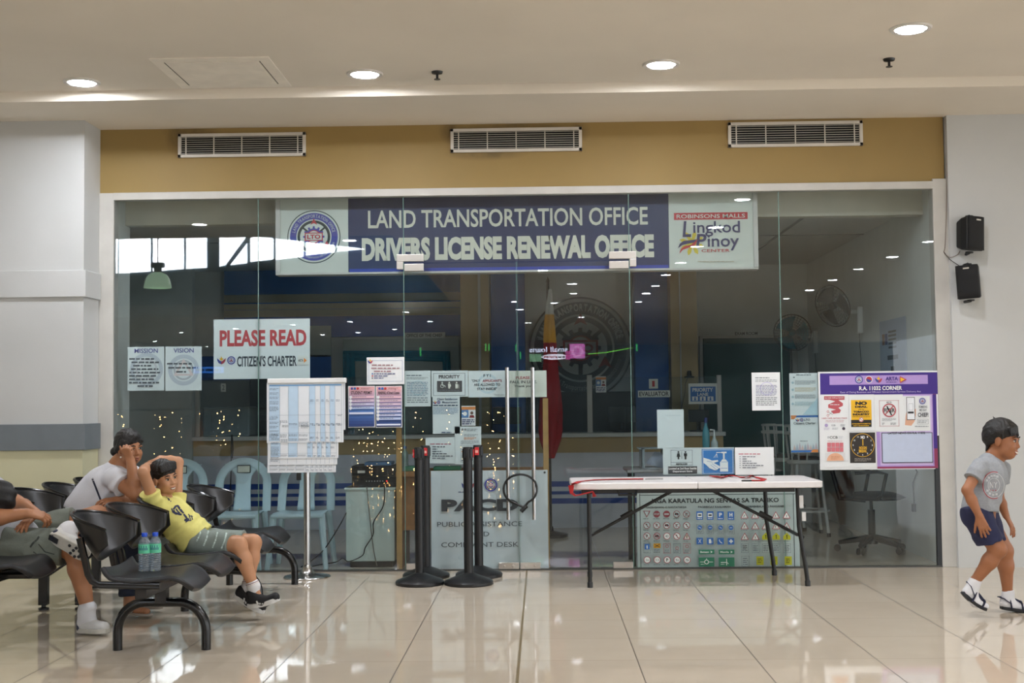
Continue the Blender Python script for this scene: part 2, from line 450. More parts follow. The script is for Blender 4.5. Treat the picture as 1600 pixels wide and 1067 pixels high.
for x in (xs[1], xs[4]): edges(x, 0.014, ZT)
xm = at(809,600,W).x
CHROME = mat('brushed_steel', 'BDBDBD', 0.22, 1.0, var=0.03); STEEL = mat('satin_steel', 'C9C5BF', 0.35, 1.0, var=0.05)
for k, (x0, x1, hx) in enumerate(((xs[2]+0.003, xm-0.003, 792), (xm+0.003, xs[3]-0.003, 832))):
    d = struct(MB().box((x0,T0,0.02),(x1,T1,zd-0.004)).build('door_%d' % (k+1), GLASS, smooth=False))
    hb = MB(); a = at(hx,574,W-0.06); b_ = at(hx,812,W-0.06); X = a.x
    hb.tube([(X,W-0.06,b_.z),(X,W-0.06,a.z)], 0.0165, None, 14)
    for z in (b_.z+0.12, a.z-0.12): hb.tube([(X,W-0.06,z),(X,W-0.007,z)], 0.009, None, 8)
    hb.build('door_handle', CHROME, d)
    eb = MB(); xe = xm + (-0.004 if k == 0 else 0.004); eb.box((xe-0.001,T0-0.0005,0.02),(xe+0.001,T1+0.0005,zd)); eb.build('glass_edge', EDGE, d)
    # patch fittings: top pivot and bottom
    fb = MB(); sgn = 1 if k == 0 else -1; xe = xs[2] if k == 0 else xs[3]
    fb.box((xe+sgn*0.005,W-0.018,zd-0.065),(xe+sgn*0.16,W+0.018,zd-0.006)); fb.build('top_patch', STEEL, d, smooth=False, bevel=0.003)
    fb = MB(); xc = xm - sgn*0.004
    fb.box((xc,W-0.018,0.008),(xc-sgn*0.16,W+0.018,0.06))
    fb.tube([(xc-sgn*0.045,W-0.022,0.034),(xc-sgn*0.045,W-0.017,0.034)], 0.012, None, 12); fb.tube([(xc-sgn*0.115,W-0.022,0.034),(xc-sgn*0.115,W-0.017,0.034)], 0.008, None, 12)
    fb.build('lock_patch', STEEL, d, bevel=0.003)
    fb = MB(); fb.box((xe+sgn*0.006,W-0.018,0.008),(xe+sgn*0.16,W+0.018,0.06)); fb.build('pivot_patch', STEEL, d, smooth=False, bevel=0.003)
    t = MB(); t.box((xe-sgn*0.055,W-0.018,zd+0.012),(xe+sgn*0.16,W+0.018,zd+0.07)); t.box((xe-sgn*0.055,W-0.018,zd-0.05),(xe-sgn*0.003,W+0.018,zd+0.012))
    struct(t.build('trim_%d' % (30+k), STEEL, smooth=False, bevel=0.003))
edges(xs[2], 0.014, ZT); edges(xs[3], 0.014, ZT)
struct(MB().box((-0.1365,-8,0.0),(-0.1235,W-0.02,0.0012)).build('trim_60', mat('brass_joint','7C6C4C',0.35), smooth=False))
# ------------------------------------------------------------ ceiling fittings
LENS = mat('lamp_lens', 'F3F7FF', 0.3, var=0, emit=LAMP); RIM = mat('white_lamp_rim', 'D8D5D0', 0.4)
BLK = mat('black_metal', '141414', 0.35)
dl = [(128,128,'downlight nearest the left pillar'),(570,115,'downlight above the left air grille'),(1033,100,'downlight right of the middle air grille'),(1423,44,'downlight nearest the top right corner')]
def downlight(p, label, group=None, first=[None]):
    if first[0] is None:
        t = thing('downlight', label, 'ceiling light', p)
        MB().lathe([(0.098,-0.012),(0.122,-0.012),(0.128,-0.004),(0.128,0.0),(0.098,0.0)], p, RIM, 32, cap=False).build('rim', RIM, t)
        MB().lathe([(0.001,-0.010),(0.06,-0.010),(0.097,-0.005),(0.097,-0.001),(0.001,-0.001)], p, LENS, 32).build('lens', LENS, t)
        first[0] = t
    else:
        t = dup(first[0], p, label=label)
        if not group and 'group' in t: del t['group']
    if group: t['group'] = group
    return t
for x, y, l in dl: downlight(onz(x, y, ZC), 'recessed round ' + l)
# the same downlights over the hall behind the camera: they show as reflections in the glass
refl = [(1160,311),(1119,354.5),(1089,384.5),(1064,410),(1041,429),(1024,446),(1010,458),(998,471),(1452,377),(1394,401),(1342,420),(1301,437),(1265,453),(1229,466),
 (848,422),(894,443),(896,458),(866,473),(803,471),(812,483),(908,495),(825,504),(312,350),(546,375),(283,519),(242,533),(323,541),(457,507),(368,513),(547,502),(617,514),(559,519),(503,523),(634,487),(672,502)]
for x, y in refl:
    p = onz(x, y, ZC); p = Vector((p.x, 2*W - p.y, ZC))
    downlight(p, 'round hall ceiling light seen as a small bright reflection in the glass', 'hall ceiling lights reflected in the glass')
for x, y, l in ((683,112,'dark fire sprinkler on the ceiling between the left and middle downlights'),(1389,92,'dark fire sprinkler on the ceiling below the top right downlight')):
    p = onz(x, y, ZC); t = thing('fire_sprinkler', l, 'sprinkler', p)
    MB().lathe([(0.001,0),(0.04,0),(0.036,-0.014),(0.012,-0.02),(0.001,-0.02)], p, BLK, 20).build('escutcheon', BLK, t)
    MB().lathe([(0.009,-0.018),(0.009,-0.05),(0.022,-0.052),(0.022,-0.056),(0.001,-0.056)], p, BLK, 16).build('head', BLK, t)
# access hatch
pts = [onz(x, y, ZC-0.004) for x, y in ((237,93),(408,87),(455,134),(285,138))]
x0 = min(p.x for p in pts[2:]); x1 = pts[2].x; y1 = (pts[0].y+pts[1].y)/2; y0 = (pts[2].y+pts[3].y)/2
ya, yb = min(y0,y1), max(y0,y1)
t = thing('access_hatch', 'square white ceiling access hatch above the left air grille', 'hatch', ((x0+x1)/2,(ya+yb)/2,ZC))
HATCH = mat('hatch_white', 'F0E9DC', 0.6)
mb = MB(); mb.box((x0,ya,ZC-0.008),(x1,yb,ZC-0.0005)); mb.build('surround', HATCH, t, smooth=False)
mb = MB(); mb.box((x0+0.09,ya+0.09,ZC-0.012),(x1-0.09,yb-0.09,ZC-0.008)); mb.build('panel', HATCH, t, smooth=False, bevel=0.002)
for xx in (x0+0.075, x1-0.08): MB().box((xx,ya+0.09,ZC-0.0095),(xx+0.006,yb-0.09,ZC-0.008)).build('hinge', mat('grimy_gap','5E5850',0.7), t, smooth=False)
# ------------------------------------------------------------ air grilles
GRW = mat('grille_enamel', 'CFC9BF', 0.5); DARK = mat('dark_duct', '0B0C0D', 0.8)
def grille(x0, y0, x1, y1, label):
    c = at((x0+x1)/2, (y0+y1)/2, W); w = (x1-x0)*W/F/2; h = (y1-y0)*W/F/2*0.86
    t = thing('air_grille', label, 'air vent', (c.x, W, c.z-h))
    mb = MB()
    for a, b_ in (((-w,-h),(w,-h+0.025)),((-w,h-0.025),(w,h)),((-w,-h),(-w+0.025,h)),((w-0.025,-h),(w,h))):
        mb.box((c.x+a[0],W-0.022,c.z+a[1]),(c.x+b_[0],W-0.001,c.z+b_[1]))
    mb.build('frame', GRW, t, smooth=False, bevel=0.002)
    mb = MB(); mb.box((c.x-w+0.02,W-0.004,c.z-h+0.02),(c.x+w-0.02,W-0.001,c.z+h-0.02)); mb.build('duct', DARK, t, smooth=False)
    mb = MB(); n = 8
    for i in range(n):
        z = c.z-h+0.025 + (2*h-0.05)*(i+0.5)/n
        mb.prism([(c.x-w+0.025,W-0.018,z-0.002),(c.x-w+0.025,W-0.018,z+0.001),(c.x-w+0.025,W-0.005,z+0.005),(c.x-w+0.025,W-0.005,z+0.003)], (2*w-0.05,0,0))
    mb.build('slats', GRW, t, smooth=False)
    for q in (-0.92,-0.46,0,0.46,0.92):
        MB().box((c.x+q*(w-0.025)-0.004,W-0.021,c.z-h+0.02),(c.x+q*(w-0.025)+0.004,W-0.012,c.z+h-0.02)).build('bar', GRW, t, smooth=False)
grille(277,205,480,249,'white air grille at the left end of the mustard header')
grille(703,197,910,241,'white air grille in the middle of the mustard header')
grille(1137,187,1347,233,'white air grille at the right end of the mustard header')
# ------------------------------------------------------------ the closed office behind the glass
OW = mat('office_wall_grey', 'DADDD8', 0.7, var=0.03); OCE = mat('office_ceiling', 'C4C4BE', 0.8, var=0.03)
OXL, OXR, OYB, OZ = -5.6, 3.14, 15.1, 2.91
TAN = mat('tan_laminate', 'B39A6A', 0.5, var=0.08, scale=3); NAVYW = mat('blue_wall_paint', '1C62B4', 0.6)
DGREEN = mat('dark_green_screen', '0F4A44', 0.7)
mb = MB(); mb.box((OXL-0.1,W+0.1,0),(OXL,OYB+0.1,OZ+0.3)); struct(mb.build('wall_office_left', OW, smooth=False))
mb = MB(); mb.box((OXR,W+0.1,0),(OXR+0.1,OYB+0.1,OZ+0.3)); struct(mb.build('wall_office_right', OW, smooth=False))
struct(MB().box((OXL-0.1,OYB,0),(OXR+0.1,OYB+0.1,OZ+0.3)).build('wall_office_rear', OW, smooth=False))
mb = MB(); mb.box((OXL,W+0.5,OZ),(OXR,OYB,OZ+0.1)); mb.box((OXL,W+0.1,2.81),(OXR,W+0.55,OZ+0.1)) if False else None
struct(mb.build('ceiling_office', OCE, smooth=False))
struct(MB().box((-3.56,W+0.1,0),(-3.44,10.62,HZ+0.2)).build('wall_return', OW, smooth=False))
struct(MB().box((OXL,10.50,2.815),(OXR,10.62,HZ+0.3)).build('wall_bulkhead', mat('bulkhead_paint','CFCBBB',0.7), smooth=False))
struct(MB().box((OXL,W+0.1,HZ+0.12),(OXR,10.5,HZ+0.2)).build('ceiling_front', OCE, smooth=False))
# joints of the ceiling boards
mb = MB()
for q in (0.9, 2.3): mb.box((q,10.62,OZ-0.006),(q+0.03,OYB,OZ))
mb.box((OXL,12.4,OZ-0.005),(OXR,12.43,OZ)); struct(mb.build('trim_40', mat('ceiling_joint','8B8C88',0.8), smooth=False))
def wallpanel(name, x0, y0, x1, y1, Y, m, t=0.04, floor=False):
    a = at(x0,y0,Y); b = at(x1,y1,Y)
    return struct(MB().box((a.x,Y,0 if floor else b.z),(b.x,Y+t,a.z)).build(name, m, smooth=False))
wallpanel('wall_blue_1', 350, 395, 719, 524, 15.02, NAVYW)
STRP = mat('tan_stripe', 'A79F86', 0.6)
for i, (a, b) in enumerate(((461,469),(475.5,480),(485,491.5))): wallpanel('trim_5%d' % i, 350, a, 719, b, 15.01, STRP, 0.02)
wallpanel('trim_53', 719, 395, 766, 700, 14.3, TAN, 0.6, True); wallpanel('trim_54', 746, 395, 753, 700, 14.28, FRAMEW, 0.05, True)
wallpanel('wall_blue_2', 766, 395, 822, 700, 14.6, NAVYW, 0.3, True)
wallpanel('wall_blue_3', 990, 395, 1047, 700, 14.6, NAVYW, 0.3, True)
wallpanel('trim_55', 1046, 395, 1093, 700, 14.3, TAN, 0.6, True); wallpanel('trim_56', 1060, 395, 1067, 700, 14.28, FRAMEW, 0.05, True)
# dark opening of the exam room with its white frame
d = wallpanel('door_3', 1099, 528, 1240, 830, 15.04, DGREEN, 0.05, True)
mb = MB(); a = at(1093,526,15.0); b = at(1246,526,15.0); z = at(1150,524,15.0).z
mb.box((a.x,15.0,0),(at(1099,600,15.0).x,15.06,z)); mb.box((at(1239,600,15.0).x,15.0,0),(b.x,15.06,z)); mb.box((a.x,15.0,z-0.03),(b.x,15.06,z))
mb.build('door_frame', FRAMEW, d, smooth=False)
bd = Board(15.03); K = ink('30302E'); PALE = ink('D9DDD6'); bd.sheet(1147,517,1185,525,PALE); bd.text('EXAM ROOM',1166,521,35,5,K,0.02)
bd.done('door_sign', None, 'small white sign reading exam room above the dark green doorway', 'sign')
bd = Board(15.0); bd.sheet(631,519.5,696,528.5,PALE); bd.text('OFFICE OF THE CHIEF',663,524,56,5,K,0.01)
bd.done('door_sign', None, 'small pale sign reading office of the chief on the blue rear wall', 'sign')
# chief's door with teal drape
wallpanel('door_4', 536, 530, 719, 800, 14.98, mat('pale_partition','A9B2AC',0.6), 0.04, True)
wallpanel('wall_panel_1', 484, 509, 517, 557, 14.9, mat('pale_partition','A9B2AC',0.6), 0.04)
wallpanel('wall_panel_2', 300, 557, 517, 592, 14.9, NAVYW, 0.04)
TEAL = mat('teal_cloth', '1C7F98', 0.8, var=0.1, scale=10)
def drape(pts, Y, w):
    mb = MB(); P = [at(x, y, Y) for x, y in pts]
    def fn(u, v):
        q = u*(len(P)-1); i = min(int(q), len(P)-2); f = q-i; c = P[i].lerp(P[i+1], f)
        t = (P[i+1]-P[i]).normalized(); n = Vector((-t.z, 0, t.x))
        o = c + n*(v-0.5)*w; o.y += 0.010*sin(v*14+u*3) - 0.004
        return o
    mb.grid(fn, 24, 18); return mb
t = thing('door_drape', 'teal cloth drape hung round the pale doorway of the rear wall', 'drape', at(620,760,14.96))
drape([(536,556),(600,556),(660,556),(703,557)], 14.965, 0.12).build('valance', TEAL, t, solid=0.006)
drape([(545,552),(546,640),(543,700),(541,775)], 14.955, 0.14).build('curtain', TEAL, t, solid=0.006)
drape([(697,552),(698,580),(697,612)], 14.955, 0.09).build('curtain', TEAL, t, solid=0.006)
# service counter
YC = 13.5; zt = at(1000,676,YC-0.05).z; zb = at(1000,682,YC).z; zc = at(1000,706,YC).z; xr = at(1130,690,YC).x; xl = at(301,690,YC).x
wallpanel('wall_panel_3', 120, 330, 300, 800, YC-0.05, mat('grey_partition','BAC2C0',0.6), 0.1, True)
LB = mat('pale_blue_laminate', 'CDD2DC', 0.5); BLU = mat('blue_stripe', '1F4A9C', 0.5); WHL = mat('white_laminate', 'CFD2CE', 0.4)
t = thing('service_counter', 'long service counter with tan fascia and blue striped pale front', 'counter', ((xl+xr)/2, YC, 0))
mb = MB(); mb.box((xl+0.01,YC,0.0),(xr,YC+0.55,zc), LB)
for a, b in ((752,760.5),(767.5,772.5),(778.5,787)):
    mb.box((xl+0.01,YC-0.003,at(860,b,YC).z),(xr,YC+0.001,at(860,a,YC).z), BLU)
mb.build('body', None, t, smooth=False)
MB().box((xl+0.01,YC-0.01,zc),(xr,YC+0.55,zb)).build('fascia', TAN, t, smooth=False)
MB().box((xl+0.01,YC-0.06,zb),(xr+0.02,YC+0.6,zt)).build('countertop', WHL, t, smooth=False, bevel=0.004)
for x0, x1, y0, l in ((917,926,586,'left of the evaluator sign'),(1120,1128,586,'right of the priority lane sign'),(430,437,592,'behind the flip chart'),(306,312,592,'at the left end of the counter')):
    a = at(x0,y0,YC+0.1); b = at(x1,676,YC+0.1); tag(MB().box((a.x,YC+0.08,zt),(b.x,YC+0.13,a.z)).build('glazing_post', FRAMEW, smooth=False), 'pale upright glazing post on the counter '+l, 'post')
DKB = mat('dark_brown_infill', '251F1E', 0.6)
def dk(x0, y0, x1, Y, label, cat, name, m=DKB):
    a = at(x0,y0,Y); b = at(x1,y0,Y); tag(MB().box((a.x,Y,0),(b.x,Y+0.4,a.z)).build(name, m, smooth=False, bevel=0.008), label, cat)
dk(824,613,988,14.65,'added dark brown box filling the dark area under the large emblem','cabinet','dark_infill')  # added box, its dark colour stands in for the dark interior here
dk(390,592,535,14.3,'added dark slate box for the dark window left of the teal drape','cabinet','dark_infill', mat('dark_slate_infill','1C2628',0.6))  # added box in place of a dark window behind the counter
for x0, x1, l in ((312,430,'behind the left chairs'),(437,917,'left of the flag'),(926,1120,'right of the flag')):
    a = at(x0,590,YC+0.1); b = at(x1,676,YC+0.1); tag(MB().box((a.x,YC+0.1,zt),(b.x,YC+0.106,a.z)).build('counter_screen', GLASS, smooth=False), 'clear glass screen on the counter '+l, 'screen')
# things on the counter
def cbox(name, x0, y0, x1, y1, Y, d, m, label, cat, bev=0.01):
    a = at(x0,y0,Y); b = at(x1,y1,Y)
    return tag(MB().box((a.x,Y,zt),(b.x,Y+d,a.z)).build(name, m, smooth=False, bevel=bev), label, cat)
cbox('storage_box', 316,636,390,678, YC+0.15, 0.4, mat('pale_grey_plastic','B4BCBE',0.5), 'large pale grey box standing on the counter behind the left chairs', 'box', 0.02)
def monitor(px, w, label):
    p = at(px,676,YC+0.3); t = thing('computer_monitor', label, 'monitor', (p.x,YC+0.3,zt))
    MB().box((p.x-w/2,YC+0.28,zt+0.1),(p.x+w/2,YC+0.31,zt+0.1+w*0.6)).build('screen', BLK, t, smooth=False, bevel=0.006)
    mb = MB(); mb.tube([(p.x,YC+0.32,zt+0.01),(p.x,YC+0.32,zt+0.2)],0.02); mb.lathe([(0.1,0),(0.1,0.012),(0.02,0.02)],(p.x,YC+0.32,zt)); mb.build('stand', BLK, t)
monitor(1092,0.22,'black computer monitor on the counter under the priority lane sign'); monitor(972,0.3,'black computer monitor on the counter left of the evaluator sign'); monitor(792,0.3,'black computer monitor on the counter behind the door handles')
def hung(name, x0, y0, x1, y1, label, cat, Y=YC+0.092): 
    b = Board(Y); b.sheet(x0,y0,x1,y1,PALE); return b
KB = ink('1C1C1E'); RED = ink('B5262C'); BLUE = ink('2468B0'); WHITE = ink('E9E9E6'); LGREY = ink('8C9090'); NAVY = ink('26306E')
b = hung('',1014,592,1028,607,'',''); b.text('1',1021,599.5,4,9,RED,0.03); b.done('counter_sign',None,'small white card with red numeral above the evaluator sign','sign')
b = hung('',997,610,1047,620.5,'',''); b.text('EVALUATOR',1022,615.2,46,7,KB,0.02); b.done('counter_sign',None,'white strip sign reading evaluator on the counter glazing','sign')
b = hung('',1076,599,1121,631,'',''); b.rect(1079,604,1118,627,BLUE); b.text('PRIORITY',1098,609,32,6,WHITE,0.03); b.text('LANE',1098,616,17,5,WHITE,0.03)
for k in range(3):
    x = 1086+k*12; b.rect(x-4.5,619.5,x+4.5,626,WHITE); b.disc(x,621.2,1.1,BLUE,seg=12); b.rect(x-1.3,622.4,x+1.3,625.6,BLUE)
b.done('counter_sign',None,'white and blue priority lane sign with three pictograms','sign')
b = hung('',345,599,353,612,'',''); b.text('2',349,605.5,4,8,LGREY,0.02); b.done('counter_sign',None,'small pale card with numeral two behind the flip chart edge','sign')
for x0, y0, rot, l in ((931,588,0,'identity badge hung on the counter glazing beside the emblem'),(737,628,0,'identity card on the door glass beside the stacked notices')):
    b = Board(YC+0.092 if x0 > 900 else W+0.012); w, h = 16, 25
    if x0 < 900: x0, y0, w, h = 721, 634, 22, 31
    b.sheet(x0,y0,x0+w,y0+h,WHITE); b.rect(x0,y0+1.5,x0+w,y0+h*0.2,ink('D98A4A')); b.rect(x0,y0+h*0.2,x0+w*0.5,y0+h*0.6,ink('5C86B8')); b.disc(x0+w*0.25,y0+h*0.4,w*0.15,WHITE,seg=16)
    b.disc(x0+w*0.74,y0+h*0.36,w*0.11,ink('6A4A3A'),seg=14); b.loc(x0+w*0.74,y0+h*0.52,[(-w*.2,h*.08),(-w*.12,-h*.05),(w*.12,-h*.05),(w*.2,h*.08)],ink('8A2A2A'))
    b.fine(x0+1,y0+h*0.66,x0+w-1,y0+h*0.95,3,NAVY,0.5); b.done('identity_card',None,l,'card')
# webcam on the tan column, with its cable
p = at(1077,590,14.2); t = thing('webcam','small black webcam on the tan column above the priority lane sign','webcam',p)
mb = MB(); mb.lathe([(0.055,0),(0.055,0.012),(0.028,0.02),(0.022,0.075),(0.001,0.08)],p,None,18); mb.build('camera_body',BLK,t)
mb = MB(); mb.tube([p+Vector((-0.02,-0.01,0)),at(1071,600,14.2),at(1070,615,14.2),at(1064,640,14.2)],0.003,None,6); mb.build('cable',BLK,t)
# furled flag on its pole
pb = at(859,715,12.6); t = thing('furled_flag','tall furled flag with white, yellow and dark red folds on a pole','flag',(pb.x,12.6,0))
ztop = at(859,440,12.6).z
mb = MB(); mb.tube([(pb.x,12.6,0.03),(pb.x,12.6,ztop)],0.016,None,10); mb.lathe([(0.001,-0.02),(0.022,0),(0.001,0.05)],(pb.x,12.6,ztop)); mb.build('pole',mat('dark_wood_pole','2A2420',0.5),t)
MB().lathe([(0.17,0),(0.17,0.03),(0.03,0.06),(0.025,0.1)],(pb.x,12.6,0)).build('base',BLK,t)
prof = [(452,857,862),(475,853,864),(500,850,866),(530,849,869),(560,850,872),(600,846,876),(640,842,879),(680,839,878),(700,846,872),(716,858,866)]
def flag(ya, yb):
    mb = MB()
    def fn(u, v):
        y = ya + (yb-ya)*v
        i = max(k for k in range(len(prof)-1) if prof[k][0] <= y or k == 0); f = min(1,max(0,(y-prof[i][0])/(prof[i+1][0]-prof[i][0])))
        l = prof[i][1]+(prof[i+1][1]-prof[i][1])*f; r = prof[i][2]+(prof[i+1][2]-prof[i][2])*f
        a = 2*pi*u; rr = 1+0.16*sin(5*a+y*0.03)
        c = at((l+r)/2,y,12.6); w = (r-l)/2*12.6/F
        return Vector((c.x+w*rr*cos(a)*0.9, 12.58+w*0.6*rr*sin(a), c.z))
    return mb.grid(fn, 40, 14)
flag(452,492).build('white_field',mat('flag_white','D9D9D2',0.8),t); flag(491,536).build('yellow_field',mat('flag_yellow','E0A020',0.8),t); flag(535,716).build('red_field',mat('flag_red','9C1720',0.8),t)
# large emblem on the rear wall (drawn again for the signs further down)
def gear(b, cx, cy, r0, r1, n, m):
    pts = []
    for k in range(n):
        for f, r in ((-0.26,r0),(-0.17,r1),(0.17,r1),(0.26,r0)):
            a = 2*pi*(k+f)/n + pi/2; pts.append((r*cos(a), -r*sin(a)))
    return b.loc(cx, cy, pts, m)
def emblem(b, cx, cy, R, dark, band, light, red, gearc, detail=2):
    b.disc(cx,cy,R,dark,seg=56); b.disc(cx,cy,R*0.965,light,seg=56); b.disc(cx,cy,R*0.90,band,seg=56); b.disc(cx,cy,R*0.66,light,seg=48)
    b.disc(cx,cy,R*0.62,dark,seg=48); b.disc(cx,cy,R*0.52,light,seg=48)
    if detail:
        for a in (40,140): b.loc(cx,cy,[(R*q*cos(radians(a))+s_*R*0.035*sin(radians(a)),-R*q*sin(radians(a))+s_*R*0.035*cos(radians(a))) for q,s_ in ((0.3,1),(0.56,1),(0.56,-1),(0.3,-1))],dark)
        b.rect(cx-R*0.04,cy+R*0.3,cx+R*0.04,cy+R*0.56,dark)
    for a in (90,210,330):
        x, y = cx+R*0.55*cos(radians(a)), cy-R*0.55*sin(radians(a)); s_ = R*0.13
        if detail: b.poly([(x,y-s_*1.0),(x+s_,y+s_*0.8),(x,y+s_*0.35),(x-s_,y+s_*0.8)],red)
        else: b.disc(x,y,s_*0.8,red,seg=8)
    gear(b,cx,cy,R*0.32,R*0.40,12,gearc); b.disc(cx,cy,R*0.25,red,seg=30); b.disc(cx,cy,R*0.22,light,seg=30)
    b.rect(cx-R*0.34,cy-R*0.155,cx+R*0.34,cy+R*0.155,red); b.rect(cx-R*0.30,cy-R*0.12,cx+R*0.30,cy+R*0.12,light)
    if detail: b.text('LTO',cx,cy,R*0.5,R*0.17,red,0.04)
    if detail > 1:
        b.arc('LAND TRANSPORTATION OFFICE',cx,cy,R*0.72,R*0.12,light,168,12)
        b.arc('Department of Transportation and Communications',cx,cy,R*0.72,R*0.10,light,196,344,flip=True)
b = Board(15.05, 0.001)
emblem(b,907,544,80.5,ink('4A4E4E'),ink('43484A'),ink('A9ADA8'),ink('8A3A34'),ink('3A4048'))
b.arc('LAND TRANSPORTATION OFFICE',907,544,58.5,11,ink('B9BDB8'),166,14,0.01)
b.done('wall_emblem',None,'large grey round transport office emblem on the rear wall','emblem')
# ------------------------------------------------------------ wall fans, banner, cords on the right office wall
def wall_fan(px, py, Y, mx, my, face, blade, label):
    c = at(px,py,Y); R = 0.205; z = Vector(face).normalized()
    M = z.to_track_quat('Z','Y').to_matrix()
    Ym = (OXR)*F/((mx-846.2)) ; q = Vector((OXR, Ym, at(mx,my,Ym).z))
    t = thing('wall_fan', label, 'fan', q)
    mb = MB()
    for k in range(1, 9):
        r = R*k/8; mb.tube([c + M @ Vector((r*cos(a),r*sin(a),0.045*(1-(k/8)**3))) for a in [2*pi*i/40 for i in range(40)]],0.0016 if k<8 else 0.006,None,5,closed=True)
    for k in range(32):
        a = 2*pi*k/32; mb.tube([c + M @ Vector((R*f*cos(a),R*f*sin(a),0.045*(1-f**3))) for f in (0.15,0.5,0.8,1)],0.0014,None,4)
        mb.tube([c + M @ Vector((R*f*cos(a),R*f*sin(a),-0.06*(1-f**3))) for f in (0.3,0.6,0.85,1)],0.0014,None,4)
    mb.build('guard', BLK, t)
    mb = MB()
    for k in range(3):
        a0 = 2*pi*k/3
        mb.grid(lambda u,v: c + M @ Vector(((0.03+u*0.15)*cos(a0+(v-0.5)*(1.0+0.5*u)),(0.03+u*0.15)*sin(a0+(v-0.5)*(1.0+0.5*u)),(v-0.5)*0.05-0.01)), 8, 8)
    mb.lathe([(0.035,-0.03),(0.035,0.02),(0.001,0.03)],c,None,16,M=M); mb.build('blades', blade, t, solid=0.003)
    mb = MB(); mb.lathe([(0.03,-0.18),(0.065,-0.16),(0.07,-0.06),(0.05,-0.03)],c,None,18,M=M); mb.build('motor', WHL, t)
    mb = MB(); e = c + M @ Vector((0,0,-0.12)); mb.tube([e, e+Vector((0.02,0,-0.09)), q+Vector((-0.06,0,0.08))],0.022,None,10); mb.build('arm', WHL, t)
    mb = MB(); mb.box((q.x-0.06,q.y-0.05,q.z-0.13),(q.x-0.002,q.y+0.05,q.z+0.13)); mb.build('bracket', WHL, t, smooth=False, bevel=0.015)
    mb = MB(); mb.tube([q+Vector((-0.03,0.02,-0.13)),q+Vector((-0.012,0.05,-0.4)),q+Vector((-0.012,0.05,-0.8))],0.003,None,5); mb.build('cord', BLK, t)
wall_fan(1301,478,12.3,1347,500,(-0.75,-0.55,-0.3),mat('grey_fan_blade','4A4744',0.4),'grey bladed wall fan on the right office wall above the banner')
wall_fan(1238,520,14.2,1277,534,(-0.35,-0.9,-0.2),mat('teal_fan_blade','1C7F96',0.4),'teal bladed wall fan further back above the green doorway')
X = OXR-0.012; ya = X*F/(1413-846.2); yb = X*F/(1373-846.2); z1 = 2.02; z0 = 0.95
mb = MB(); BN = mat('pale_blue_banner','AEBACB',0.6); mb.box((X,ya,z0),(X+0.004,yb,z1),BN)
def bp_(u0,v0,u1,v1,m): mb.box((X-0.001,yb-(yb-ya)*u1,z1-v1),(X,yb-(yb-ya)*u0,z1-v0),m)
for k in range(5): bp_(0.35,0.1+k*0.035,0.65,0.118+k*0.035,KB)
bp_(0.1,0.12,0.2,0.22,ink('8A5A3A')); bp_(0.22,0.12,0.31,0.22,NAVY); bp_(0.3,0.32,0.7,0.36,KB)
bp_(0.42,0.42,0.55,0.62,KB); bp_(0.37,0.66,0.6,0.70,NAVY)
for k in range(4): bp_(0.14+k*0.22,0.86,0.2+k*0.22,1.0,KB)
tag(mb.build('wall_banner',None,smooth=False),'pale blue hanging banner on the right office wall','banner')
t = thing('power_cord','black power cord with plug hanging down the right office wall','cord',(OXR-0.02,11.2,0.4))
mb = MB(); mb.tube([(OXR-0.012,10.9,1.0),(OXR-0.015,10.95,0.78),(OXR-0.012,10.8,0.7),(OXR-0.014,10.92,0.6),(OXR-0.014,10.9,0.42)],0.005,None,6); mb.build('cable',BLK,t)
MB().box((OXR-0.035,10.88,0.36),(OXR-0.005,10.92,0.43)).build('plug',BLK,t,smooth=False,bevel=0.005)
# ------------------------------------------------------------ plastic chairs just inside the glass
PLA = mat('pale_blue_plastic','BCD2D8',0.35,var=0.03); CARD = mat('printed_card','D8DBCB',0.6)
def plastic_chair(p, label, group):
    t = thing('plastic_chair', label, 'chair', p, group); c = Vector(p)
    def L(x,y,z): return c+Vector((x,y,z))
    mb = MB()
    def seat(u,v):
        x = (u-0.5)*(0.42-0.05*v); y = -0.2+0.4*v; return L(x,y,0.44-0.012*cos((u-0.5)*pi)+ (-0.02*(0.15-v)/0.15 if v<0.15 else 0))
    mb.grid(seat,12,12); mb.tube([L(-0.2,-0.2,0.425),L(0.2,-0.2,0.425)],0.012,None,8); mb.build('seat',PLA,t,solid=0.012)
    # backrest: arched rim, centre splat leaving two slots
    mb = MB()
    def bk(x,z): return L(x, 0.2+0.10*(z-0.44)/0.4, z)
    arch = [bk(-0.205,0.44)]+[bk(-0.2*cos(a),0.66+0.18*sin(a)) for a in [pi*k/16 for k in range(17)]]+[bk(0.205,0.44)]
    mb.tube(arch,0.022,None,10,flat=(0.03,0.010,(0,-1,0.25)))
    def splat(u,v):
        z = 0.44+0.385*v; w = 0.075+0.10*max(0,(v-0.72)/0.28)**1.4 - 0.012*sin(v*pi); return bk((u-0.5)*2*w, z)
    mb.grid(splat,10,16); mb.build('backrest',PLA,t,solid=0.012)
    for sx,sy in ((-1,-1),(1,-1),(-1,1),(1,1)):
        mb = MB(); mb.tube([L(sx*0.19,sy*0.17,0.435),L(sx*0.235,sy*0.22,0.0)],[0.03,0.02],None,8); mb.build('leg',PLA,t)
    mb = MB(); q = bk(0,0.785); mb.box((q.x-0.055,q.y-0.022,q.z-0.035),(q.x+0.055,q.y-0.016,q.z+0.03),BLK); mb.box((q.x-0.049,q.y-0.024,q.z-0.03),(q.x+0.051,q.y-0.0215,q.z+0.022),CARD); mb.build('label_card',None,t,smooth=False)
    return t
pc = [plastic_chair((at(378,740,10.62).x,10.42,0),'pale blue plastic chair behind the glass, middle of the three','plastic chairs behind the glass')]
